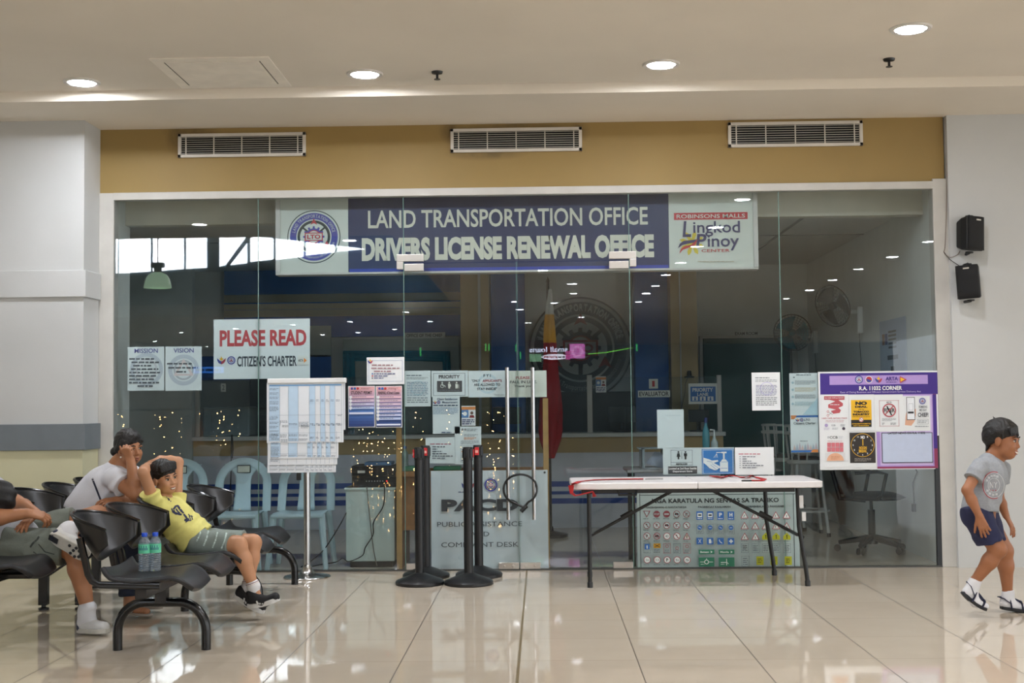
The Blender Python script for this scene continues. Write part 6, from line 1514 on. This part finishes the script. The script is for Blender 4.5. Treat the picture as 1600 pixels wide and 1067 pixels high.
# ------------------------------------------------------------ shoes shared by the seated figures
def sneaker(t, an, h_, b_, to, up, w, um, sm, stripes=None, laces=None, heelm=None):
    up = Vector(up).normalized(); d = (Vector(b_)-Vector(h_)).normalized(); sd = d.cross(up).normalized()
    SS = Sdf(*box3(an,h_,to,pad=0.11),0.004)
    footvol(SS,lerp(an,h_,0.35),h_,b_,to,up,w*0.86,grow=0.009); SS.cut(lerp(an,h_,0.22)+up*0.006,up*0.9-d*0.25)
    sh = SS.build('shoe',um,t)
    P = [p-up*0.022 for p in foot_path(Vector(h_)-d*0.014,b_,Vector(to)+(Vector(to)-Vector(b_)).normalized()*0.012)]
    sole(t,'shoe_sole',P,[w*1.16*q for q in FW],up,0.028,sm)
    if stripes:
        mb = MB()
        for k in range(3):
            c_ = lerp(h_,b_,0.62+0.16*k)
            for q in (-1,1):
                mb.box((-0.005,-0.003,-0.02),(0.005,0.003,0.024),None,Matrix.Translation(c_+up*w*0.62+sd*q*(w*0.98-k*0.001))@Matrix((d,sd,up)).transposed().to_4x4()@Matrix.Rotation(-0.5,4,'Y')@Matrix.Rotation(q*0.35,4,'X'))
        mb.build('stripes',stripes,sh,smooth=False)
    if laces:
        mb = MB()
        for k in range(4):
            c_ = lerp(h_,b_,0.66+0.17*k)+up*(w*1.62-k*0.010); mb.tube([c_+sd*0.026-up*0.008,c_,c_-sd*0.026-up*0.008],0.0035,None,6)
        c_ = lerp(h_,b_,0.62)+up*w*1.68
        for q in (-1,1): mb.tube([c_,c_+sd*q*0.02+up*0.015+d*0.01,c_+sd*q*0.04+d*0.02-up*0.005,c_+sd*q*0.015+d*0.012],0.003,None,6)
        mb.build('laces',laces,sh)
    if heelm:
        SS = Sdf(*box3(h_,pad=0.09),0.004); SS.cap(Vector(h_)+up*0.01+d*0.02,Vector(h_)+up*0.035+d*0.015,w*0.82+0.006,w*0.74+0.006,0.01,[(Vector(h_)+d*0.012,d)]); SS.build('heel_patch',heelm,sh)
    return sh
# ------------------------------------------------------------ the boy lounging on the bench
def lounger():
    A = at
    t = thing('person','boy in yellow shirt lounging on the bench with arms clasped behind his head','person',(A(310,860,7.86).x,7.86,0.42))
    hc = A(256.5,745,7.86); f = (0.78,-0.60,-0.08); u = (-0.20,-0.10,1); s = 0.86
    nb = A(255,783,7.88); ch = A(269,806,7.88); be = A(292,832,7.88); pe = A(306,845,7.88)
    nS,nE,nW = A(243,790,7.76),A(224,738,7.66),A(229,728,7.85); fS,fE,fW = A(275,790,8.0),A(278,722,8.10),A(250,716.5,8.0)
    nH,nK,nA = A(312,849,7.80),A(372,851,7.72),A(396,916,7.74); fH,fK,fA = A(322,846,7.96),A(395,848,7.92),A(388,916,7.86)
    nF = (A(391,944,7.74),A(413,944,7.73),A(434,934,7.72)); fF = (A(370,928,7.87),A(388,945,7.87),A(412,953,7.87))
    S = Sdf(*box3(hc,nE,fE,pe,nF[2],fF[2],fK,pad=0.15),0.0045)
    head(S,hc,f,u,s,nb,0.040)
    S.cap(nb,ch,0.05,0.08,0.04); S.cap(nS,fS,0.04,0.04,0.04); S.cap(ch,be,0.085,0.085,0.04); S.cap(be,pe,0.085,0.09,0.04)
    for a,b,c_ in ((nS,nE,nW),(fS,fE,fW)): S.cap(a,b,0.038,0.033,0.02); S.cap(b,lerp(b,c_,0.4),0.033,0.031,0.015); S.cap(lerp(b,c_,0.4),c_,0.031,0.021,0.015)
    hand(S,nW,A(243,729,7.88)-nW,(-0.3,-0.8,0.6),0.80,(0.2,0.45,0.4),1,0.5,0.5)
    hand(S,fW,A(232,722,7.93)-fW,(-0.1,0.2,1),0.78,(0.3,0.4,0.3),1,0.3,0.5)
    for a,b,c_ in ((nH,nK,nA),(fH,fK,fA)): S.cap(a,b,0.072,0.054,0.03); S.cap(b,lerp(b,c_,0.35),0.049,0.049,0.02); S.cap(lerp(b,c_,0.35),c_,0.049,0.029,0.02)
    footvol(S,nA,*nF,(-0.25,0,0.97),0.034); footvol(S,fA,*fF,(0.5,0,0.85),0.034)
    S.build('body',SKINK,t); face(t,hc,f,u,s,LIPS,True)
    def side(S_,L,M):
        for q in range(-5,6): S_.cap(L(q*0.012,0.055,0.108-abs(q)*0.003),L(q*0.0125,0.084-abs(q)*0.004,0.066-abs(q)*0.002),0.015*s,0.007*s,0.010)
    hair(t,hc,f,u,s,-0.016,0.60,0.015,extra=side)
    Yl = mat('yellow_cotton','D8D07A',0.85,var=0.05,scale=30,bump=0.12,bscale=120)
    S = Sdf(*box3(nb,nS,fS,A(330,850,7.88),A(262,856,7.88),pad=0.16),0.0045)
    dn = Vector((0.75,0,-0.66)); o = A(309,842,7.88)
    for dy in (-0.05,0.05): S.cap(ch+Vector((0,dy,0)),pe+Vector((0.0,dy,0.01)),0.098,0.112,0.03,[(o,dn)])
    S.cap(A(257,793,7.88),ch,0.07,0.095,0.05); S.cap(nS+Vector((0.01,0.03,0)),fS-Vector((0.01,0.02,0)),0.054,0.054,0.04)
    for a,b,e in ((nS,nE,A(233,770,7.71)),(fS,fE,A(277,772,8.02))):
        d = (b-a).normalized(); S.cap(a,e+d*0.05,0.054,0.062,0.02,[(e,d)])
    S.folds(0.003,55,3,(0.6,0.3,-1.2)); S.dig(hc,nb+(nb-hc)*0.12,0.045,0.055)
    S.build('t_shirt',Yl,t)
    mb = MB(); d = (hc-nb).normalized(); M = d.to_track_quat('Z','Y').to_matrix(); mb.tube([nb+d*0.012+M@Vector((0.057*cos(a),0.057*sin(a),0.012*sin(2*a))) for a in [2*pi*k/24 for k in range(24)]],0.01,None,8,closed=True,flat=(0.006,0.016,tuple(d))); mb.build('collar',Yl,t)
    Nb = mat('navy_print_ink','22264A',0.7)
    decal(S,t,'shirt_print',[(1.1,[(258,774),(262,777),(265,782)]),(0.8,[(263,774),(266,776),(267,784)]),(1.4,[(271,796),(274,791),(278,790),(283,797),(287,802)]),(1.0,[(276,789),(281,796),(285,801)]),(1.6,[(271,797),(273,801),(279,803),(284,804)]),(1.2,[(274,793),(277,798),(281,802)]),(0.9,[(268,794),(270,800),(276,804)]),(1.5,[(287,803),(291,808),(293,813)]),(1.7,[(288,812),(293,813),(295,810)]),(0.7,[(296,806),(298,812)]),(0.7,[(299,805),(301,812)]),(0.7,[(294,803),(297,806),(302,807)]),(0.8,[(290,816),(294,813),(299,813)])],Nb,1)
    Sh = mat('grey_green_shorts','7F8A84',0.85,var=0.06,scale=40); Sw = mat('pale_stripe','AFC0BA',0.85)
    S = Sdf(*box3(nH,fH,nK,fK,pe,pad=0.13),0.0045)
    S.cap(A(304,845,7.84),A(304,845,7.93),0.09,0.09,0.03)
    hn = ((A(362,848,7.73)),(nK-nH).normalized()); hf = (A(381,846,7.93),(fK-fH).normalized())
    S.cap(nH,nK,0.088,0.072,0.03,[hn]); S.cap(fH,fK,0.086,0.072,0.02,[hf]); S.folds(0.0022,60,5,(1,0.3,0.2))
    S.build('shorts',Sh,t)
    for q_ in [(1.2,[(x,y0),(x+5,(y0+y1)/2),(x+8,y1)][::-1]) for x,y0,y1 in ((307,846,826),(318,853,828),(332,856,831),(346,857,832))]+[(1.2,[(372,848),(377,838)])]: decal(S,t,'shorts_stripe',[q_],Sw,1.2)
    SB_ = mat('black_knit_shoe','131316',0.7,bump=0.2,bscale=400); SWt = mat('white_shoe_sole','CFCFCD',0.5)
    up1,up2 = Vector((0.22,0,0.97)),Vector((0.48,0,0.88))
    up1 = Vector((-0.05,0,1))
    for an,(h_,b_,to),up in ((nA,nF,up1),(fA,fF,up2)):
        SS = Sdf(*box3(an,h_,pad=0.12),0.004); a2 = lerp(an,nK if an is nA else fK,0.12); SS.cap(a2,an,0.036,0.038,0.01,[(a2,(a2-an))]); SS.cap(an,lerp(h_,b_,0.35)+up*0.03,0.036,0.026,0.02); sk = SS.build('sock',SOCK,t)
        ax = (a2-an).normalized(); M = ax.to_track_quat('Z','Y').to_matrix()
        for q,mm in ((0.004,mat('yellow_band','D0A23A',0.8)),(-0.009,mat('maroon_band','7A3A40',0.8)),(0.016,mat('maroon_band','7A3A40',0.8))):
            mb = MB(); mb.lathe([(0.0405,-0.004 if 'yellow' in mm.name else -0.0016),(0.0405,0.004 if 'yellow' in mm.name else 0.0016)],an+ax*(q+0.008),mm,24,M=M,cap=False); mb.build('sock_band',None,sk)
        sneaker(t,an,h_,b_,to,up,0.036,SB_,SWt,stripes=mat('white_stripes','D8D8D6',0.5))
lounger()
# ------------------------------------------------------------ the woman leaning on the bench back
def woman():
    A = at
    t = thing('person','woman in white shirt leaning on a bench back, resting her cheek on her fist','person',(A(135,840,8.2).x,8.2,0.46))
    hc = A(202,697.5,8.10); f = (0.80,-0.58,-0.16); u = (0.10,-0.22,1); s = 0.90
    nb = A(188,726,8.14); ch = A(165,760,8.18); be = A(146,790,8.2); pe = A(128,820,8.22)
    nS,nE,nW = A(181,748,8.01),A(213,773,7.90),A(204,719,7.98); fS,fE,fW = A(202,742,8.28),A(210,784,8.18),A(186,781,8.0)
    nH,nK,nA = A(136,826,8.12),A(196,852,8.02),A(203,940,7.98); fH,fK,fA = A(138,824,8.32),A(214,850,8.22),A(221,932,8.2)
    nF = (A(196,955,7.98),A(216,957,7.95),A(232,959,7.93)); fF = (A(214,945,8.2),A(232,946,8.18),A(248,948,8.16))
    S = Sdf(*box3(hc,nS,pe,nF[2],fF[2],fK,pad=0.17),0.0048)
    head(S,hc,f,u,s,nb,0.048)
    S.cap(nb,ch,0.06,0.105,0.05); S.cap(nS,fS,0.05,0.05,0.05); S.cap(ch,be,0.12,0.12,0.04); S.cap(be,pe,0.12,0.13,0.04)
    for a,b,c_ in ((nS,nE,nW),(fS,fE,fW)): S.cap(a,b,0.05,0.041,0.02); S.cap(b,lerp(b,c_,0.35),0.041,0.041,0.02); S.cap(lerp(b,c_,0.35),c_,0.041,0.027,0.02)
    hand(S,nW,A(197,703,7.96)-nW,(-0.35,-0.85,0.3),0.86,(1.25,1.35,0.7),-1,0.1,0.4)
    hand(S,fW,A(170,783,7.95)-fW,(0.1,-0.5,0.8),0.86,(0.3,0.5,0.4),1,0.3,0.5)
    for a,b,c_ in ((nH,nK,nA),(fH,fK,fA)): S.cap(a,b,0.08,0.06,0.03); S.cap(b,c_,0.056,0.035,0.02)
    footvol(S,nA,*nF,(0,0,1),0.036); footvol(S,fA,*fF,(0,0,1),0.036)
    S.build('body',SKIN,t); face(t,hc,f,u,s,LIPS,False)
    def bun(S_,L,M):
        S_.ell(L(0.0,-0.158,-0.065),[0.040*s,0.036*s,0.036*s],M,0.006); S_.cap(L(0,-0.08,-0.01),L(0,-0.135,-0.06),0.06*s,0.016*s,0.02)
        for q in (-1,1): S_.cap(L(q*0.07,0.035,0.04),L(q*0.08,-0.03,-0.02),0.017*s,0.02*s,0.02); S_.cap(L(q*0.01,0.07,0.085),L(q*0.06,0.055,0.04),0.012*s,0.012*s,0.02)
    hair(t,hc,f,u,s,-0.030,0.86,0.013,extra=bun)
    MB().ball(A(188.5,714.5,7.985),0.006,mat('pearl','D8D4CC',0.2),10,7).build('earring',None,t)
    Wt = mat('white_cotton','D5D6DC',0.85,var=0.03,bump=0.1,bscale=100)
    S = Sdf(*box3(nb,nS,fS,pe,nE,pad=0.18),0.0048)
    for dy in (-0.06,0.06): S.cap(ch+Vector((0,dy,0)),be+Vector((-0.02,dy,-0.02)),0.125,0.145,0.03,[(A(140,798,8.2),(-0.3,0,-1))])
    S.cap(A(181,738,8.14),ch,0.075,0.12,0.05); S.cap(nS,fS,0.066,0.066,0.05)
    d = (nE-nS).normalized(); e = lerp(nS,nE,0.42); S.cap(nS,e+d*0.05,0.068,0.082,0.03,[(e,d)])
    d = (fE-fS).normalized(); e = lerp(fS,fE,0.6); S.cap(fS,e+d*0.05,0.068,0.075,0.03,[(e,d)])
    S.folds(0.0035,42,1,(0.9,0.3,-1.1)); S.dig(hc,nb+(nb-hc)*0.2,0.055,0.07); S.build('t_shirt',Wt,t); shirt = S
    J = mat('dark_navy_jeans','1A2234',0.85,var=0.1,scale=30,bump=0.15,bscale=200)
    S = Sdf(*box3(nH,fH,nK,fK,nA,fA,pe,pad=0.16),0.0055)
    S.cap(A(130,822,8.15),A(130,822,8.3),0.13,0.13,0.03)
    for a,b,c_ in ((nH,nK,nA),(fH,fK,fA)):
        e = lerp(b,c_,0.90); S.cap(a,b,0.10,0.078,0.03); S.cap(b,c_,0.076,0.062,0.02,[(e,c_-b)])
    S.folds(0.003,50,2); S.build('jeans',J,t)
    FL = mat('beige_slipper','9A8F84',0.6)
    for (h_,b_,to),an in ((nF,nA),(fF,fA)):
        so = sole(t,'slipper_sole',[p-Vector((0,0,0.012)) for p in foot_path(h_,b_,to+(to-b_).normalized()*0.02)],[0.046*w for w in FW],(0,0,1),0.014,FL)
        c_ = lerp(b_,to,0.1); d = (to-h_).normalized(); sd = d.cross(Vector((0,0,1)))
        mb = MB(); mb.tube([c_-d*0.04+sd*0.042,c_+Vector((0,0,0.045)),c_+d*0.035+Vector((0,0,0.03))],0.007,FL,6); mb.tube([c_-d*0.04-sd*0.042,c_+Vector((0,0,0.045)),c_+d*0.035+Vector((0,0,0.03))],0.007,FL,6); mb.build('slipper_strap',None,so)
    BG = mat('navy_bag_strap','1C2036',0.6); P = [A(146,748,8.03),A(150,762,8.02),A(156,778,8.02),A(163,796,8.04),A(167,806,8.06)]
    tg = thing('shoulder_bag','dark shoulder bag whose strap crosses the woman\'s white shirt','bag',A(170,835,8.0))
    decal(shirt,tg,'strap',[(1.5,[(144,747),(149,760),(156,778),(166,803)])],BG,1.5)
    q = A(170,826,8.04); S = Sdf(*box3(q,pad=0.16),0.006); S.ell(q,(0.10,0.05,0.075),None,0); S.build('bag_body',BG,tg)
woman()
# ------------------------------------------------------------ the man at the left edge
def man():
    A = at
    t = thing('person','man in cargo shorts and white trainers sitting with one ankle on his knee','person',(A(0,850,7.55).x,7.55,0.46))
    hc = A(-60,690,7.56); f = (0.95,-0.15,-0.1); u = (-0.1,0,1); s = 1.0
    nb = A(-56,733,7.56); ch = A(-40,785,7.56); be = A(-14,828,7.56); pe = A(-4,848,7.56)
    nS,nE,nW = A(-42,765,7.33),A(-26,812,7.27),A(42,802,7.34); fS,fE,fW = A(-16,760,7.74),A(26,786,7.70),A(57,803,7.48)
    nH,nK,nA = A(4,852,7.46),A(116,855,7.42),A(137,951,7.40); fH,fK,fA = A(22,842,7.68),A(152,806,7.82),A(108,828,7.31)
    nF = (A(126,982,7.42),A(146,983,7.40),A(166,983,7.37)); fF = (A(84,837,7.25),A(111,852,7.23),A(136,867,7.22))
    S = Sdf(*box3(hc,nS,nE,pe,nF[2],fK,pad=0.18),0.0055)
    head(S,hc,f,u,s,nb,0.055)
    S.cap(nb,ch,0.07,0.12,0.05); S.cap(nS,fS,0.058,0.058,0.05); S.cap(ch,be,0.135,0.135,0.04); S.cap(be,pe,0.135,0.14,0.04)
    for a,b,c_ in ((nS,nE,nW),(fS,fE,fW)): S.cap(a,b,0.055,0.045,0.02); S.cap(b,lerp(b,c_,0.35),0.045,0.046,0.02); S.cap(lerp(b,c_,0.35),c_,0.046,0.030,0.02)
    hand(S,nW,A(68,806,7.38)-nW,(0.2,-0.5,0.9),1.0,(0.5,0.6,0.5),-1,0.2,0.5,0.006)
    hand(S,fW,A(36,820,7.40)-fW,(-0.4,-0.75,0.55),0.98,(0.2,0.3,0.3),1,0.3,0.5,0.006)
    for a,b,c_ in ((nH,nK,nA),(fH,fK,fA)): S.cap(a,b,0.085,0.062,0.03); S.cap(b,lerp(b,c_,0.35),0.056,0.062,0.03); S.cap(lerp(b,c_,0.35),c_,0.062,0.037,0.02)
    up2 = Vector((0.35,0.86,0.35)); footvol(S,nA,*nF,(0,0,1),0.042); footvol(S,fA,*fF,up2,0.042)
    S.build('body',SKIN,t); face(t,hc,f,u,s,LIPS,False); hair(t,hc,f,u,s,0.0,0.72,0.010,res=0.005)
    Wt = mat('pale_grey_cotton','B4B7BC',0.85,var=0.03,bump=0.1,bscale=100)
    S = Sdf(*box3(nb,nS,fS,A(40,858,7.5),nE,pad=0.18),0.0055)
    for dy in (-0.07,0.07): S.cap(ch+Vector((0,dy,0)),be+Vector((0.02,dy,-0.02)),0.14,0.155,0.03)
    S.cap(be+Vector((0.06,-0.05,-0.03)),A(34,838,7.5),0.118,0.10,0.04); S.cap(lerp(nb,ch,0.4),ch,0.085,0.13,0.05); S.cap(nS,fS,0.07,0.07,0.05)
    for a,b,fr in ((nS,nE,0.55),(fS,fE,0.62)):
        d = (b-a).normalized(); e = lerp(a,b,fr); S.cap(a,e+d*0.05,0.07,0.076,0.03,[(e,d)])
    S.folds(0.003,45,4,(0.9,0.3,-1.1)); S.dig(hc,nb+(nb-hc)*0.2,0.06,0.075); S.build('t_shirt',Wt,t)
    Cg = mat('grey_green_cargo_cloth','6E746A',0.85,var=0.07,scale=30,bump=0.2,bscale=150)
    S = Sdf(*box3(nH,fH,nK,fK,pe,pad=0.18),0.0055)
    S.cap(A(6,850,7.48),A(10,846,7.66),0.12,0.12,0.03,[(A(12,850,7.5),(-1,0,0.25))])
    S.cap(nH,nK,0.112,0.105,0.03,[(A(101,866,7.42),(0.93,0,-0.25)),(A(14,850,7.5),(-1,0,0.25))]); S.cap(fH,fK,0.108,0.092,0.03,[(A(114,818,7.76),(0.9,0.1,0.15)),(A(24,840,7.6),(-1,0,0.25))])
    q = A(58,862,7.335); S.ell(q,(0.085,0.02,0.06),Matrix.Rotation(0.25,3,'Y'),0.008); S.folds(0.004,42,6,(1,0.3,0.8)); S.build('cargo_shorts',Cg,t)
    decal(S,t,'pocket_flap',[(1.5,[(47,855),(52,848),(58,843),(61,838)]),(0.8,[(60,850),(70,862),(85,866)]),(0.8,[(52,862),(66,872),(78,882)])],mat('dark_seam','3C403C',0.9),1)
    WS = mat('white_leather_trainer','D6D5D2',0.5,bump=0.1,bscale=100); GS = mat('worn_white_sole','C2BEB4',0.6,var=0.08,scale=30); NVP = mat('navy_heel_patch','232A40',0.5)
    for an,(h_,b_,to),up,kn in ((nA,nF,Vector((0,0,1)),nK),(fA,fF,up2,fK)):
        SS = Sdf(*box3(an,h_,pad=0.14),0.0045); a2 = lerp(an,kn,-0.012); SS.cap(a2,an,0.046,0.049,0.01,[(a2,(a2-an))]); SS.cap(an,lerp(h_,b_,0.3)+Vector(up).normalized()*0.035,0.046,0.044,0.02); SS.cap(lerp(an,h_,0.2),lerp(h_,b_,0.85)+Vector(up).normalized()*0.034,0.046,0.036,0.02); SS.build('sock',SOCK,t)
        sneaker(t,an,h_,b_,to,up,0.043,WS,GS,laces=mat('white_laces','DDDCDA',0.7),heelm=NVP)
    mb = MB(); d = (fF[2]-fF[0]).normalized(); sd = d.cross(up2).normalized()
    for fr,q in ((0.55,0.3),(0.62,-0.35),(0.68,0.05),(0.74,0.42),(0.84,0.3),(0.86,-0.25),(0.75,-0.45),(0.9,0.02)):
        p = lerp(fF[0],fF[2],fr)-up2.normalized()*0.024+sd*q*0.07; mb.tube([p,p-up2.normalized()*0.006],0.009,None,10)
    p = lerp(fF[0],fF[2],0.08)-up2.normalized()*0.024; mb.box((-0.03,-0.018,-0.004),(0.03,0.018,0.0),None,Matrix.Translation(p)@Matrix((d,sd,up2.normalized())).transposed().to_4x4())
    mb.build('sole_studs',mat('dark_stud','2A2C30',0.5),t)
    q = A(-2,775,7.36); S = Sdf(*box3(q,pad=0.25),0.007); S.ell(q,(0.10,0.07,0.09),None,0); S.cap(q+Vector((-0.06,0.02,0)),q+Vector((0.03,0,-0.03)),0.07,0.06,0.03); S.folds(0.004,50,1)
    tb = thing('black_backpack','black bag held against the chest of the man at the far left','bag',q-Vector((0,0,0.09))); S.build('bag_body',mat('black_nylon','141416',0.6,bump=0.2,bscale=90),tb)
man()
# ------------------------------------------------------------ the hall behind the camera, seen only as reflections in the glass
def vr(px, py, Yv): return mirror(at(px, py, Yv))
YL = 25.8
a = vr(170,641,YL); b = vr(815,641,YL)
t = thing('guard_rail','dark guard rail across the hall carrying warm fairy lights','railing',((a.x+b.x)/2,a.y,0))
mb = MB(); mb.tube([a,Vector((b.x,a.y,a.z))],0.025,None,8); mb.build('top_bar',BLK,t)
for k in range(5):
    x = a.x+(b.x-a.x)*k/4; MB().tube([(x,a.y,0),(x,a.y,a.z)],0.02,None,8).build('post',BLK,t)
FLT = mat('warm_fairy_bulb','FFC27A',0.4,var=0,emit=26.0); WIRE = mat('clear_wire','3A3A36',0.4)
rr = random.Random(11)
def fstring(px, y1, n):
    mb = MB(); top = vr(px,641,YL); top.z = a.z-0.02; bot = vr(px,y1,YL); top.y = bot.y = a.y+0.03
    mb.tube([top,Vector((top.x,top.y,bot.z))],0.0015,WIRE,4)
    for k in range(n):
        z = top.z+(bot.z-top.z)*rr.random(); mb.ball((top.x+rr.uniform(-0.03,0.03),top.y+rr.uniform(0,0.02),z),0.006+0.006*rr.random(),FLT,6,4)
    tag(mb.build('fairy_light_string',None),'string of tiny warm fairy lights reflected in the glass front','fairy lights','fairy lights reflected in the glass')
for px, y1, n in ((184,700,5),(193,690,4),(243,730,6),(252,756,7),(258,752,5),(268,720,4),(283,715,5),(300,690,3),(313,712,6),(340,705,4),(346,720,5),(351,716,6),(362,712,4),(375,700,4),(551,742,7),(560,738,6),(568,742,6),(576,735,8),(582,742,9),(590,742,7),(600,740,8),(607,742,7),(616,735,6),(626,742,6),(648,735,5),(660,720,5),(700,728,6),(722,736,6),(763,735,7),(771,738,8),(780,735,6),(800,728,5)): fstring(px,y1,n)
# lit shop front opposite
YSV = 30.0
def litboard(fn, name, label, cat):
    b_ = Board(YSV); fn(b_); b_.mb.v = [(x,2*W-y,z) for x,y,z in b_.mb.v]
    return b_.done(name,None,label,cat)
def em(c, e): return mat('lit_'+c,c,0.5,var=0,emit=e)
def sg(b_):
    b_.sheet(820,531,918,566,mat('maroon_fascia','3A1218',0.6),0.05)
    b_.text('small loans',857,546,-60,8.5,em('DCE4FF',1.9),0.02); b_.disc(867,557.5,21,em('F2EEFF',1.6),ry=4.6); b_.fine(850,556,884,559.5,1,ink('7A3A50'),0.6)
    b_.rect(890,537,914,560,em('D070C0',1.2)); b_.ring(902,549,6,9,em('F0A0E0',1.4)); b_.rect(827,553,846,565,em('7FB08A',0.9)); b_.rect(884,548,891,562,em('D050A0',1.0))
litboard(sg,'shop_sign','lit pink and white small loans shop sign reflected in the glass','sign')
litboard(lambda b_: (b_.sheet(300,571,352,585,mat('blue_sign_case','14305C',0.5),0.05), b_.rect(302,573,350,583,em('3A78D8',1.3)), b_.fine(306,575,347,581,1,ink('16305E'),0.6)),'led_sign','blue lit display board reflected beside the vision sheet','sign')
GN = mat('green_neon','7BE04A',0.4,var=0,emit=1.6)
mb = MB(); mb.tube([vr(919,553,YSV),vr(945,551,YSV),vr(990,543,YSV)],0.009,None,6); tag(mb.build('neon_strip',GN),'green neon strip reflected across the wall emblem','light')
for i,(px,y0,y1,c) in enumerate(((759,537,548,'x'),(764,537,548,'x'),(806,538,549,'x'),(813,550,561,'x'),(657,543,556,'x'),(995,537,548,'x'))):
    mb = MB(); mb.tube([vr(px,y0,YSV),vr(px,y1,YSV)],0.02,None,6); tag(mb.build('neon_bar',mat('green_neon_dim','3FBF5A',0.4,var=0,emit=1.3)),'short green neon bar reflected in the glass','light','green neon bars reflected in the glass')
# bell shaped high bay lamp hanging in the upper hall
YP = 29.0; c = vr(246.5,450,YP); R = 21*YP/F
t = thing('pendant_lamp','bell shaped hanging hall lamp reflected before the bright windows','lamp',c)
GLS = mat('greenish_lamp_shade','B8D8B4',0.3,var=0.05,emit=0.85)
MB().lathe([(R,0),(R*0.98,0.05),(R*0.9,0.17),(R*0.72,0.28),(R*0.42,0.345),(R*0.2,0.36)],c,None,32,cap=False).build('shade',GLS,t,solid=0.01)
MB().ball(c+Vector((0,0,0.16)),(0.10,0.10,0.10),mat('lamp_bulb','F0FFF0',0.3,var=0,emit=3.0),14,9).build('bulb',None,t)
mb = MB(); mb.lathe([(0.09,0.35),(0.09,0.47)],c,None,16); mb.box((c.x-0.14,c.y-0.08,c.z+0.47),(c.x+0.14,c.y+0.08,c.z+0.58)); mb.build('ballast',BLK,t)
mb = MB(); mb.tube([c+Vector((0,0,0.58)),Vector((c.x,c.y,7.6))],0.012,None,6); mb.build('chain',BLK,t)
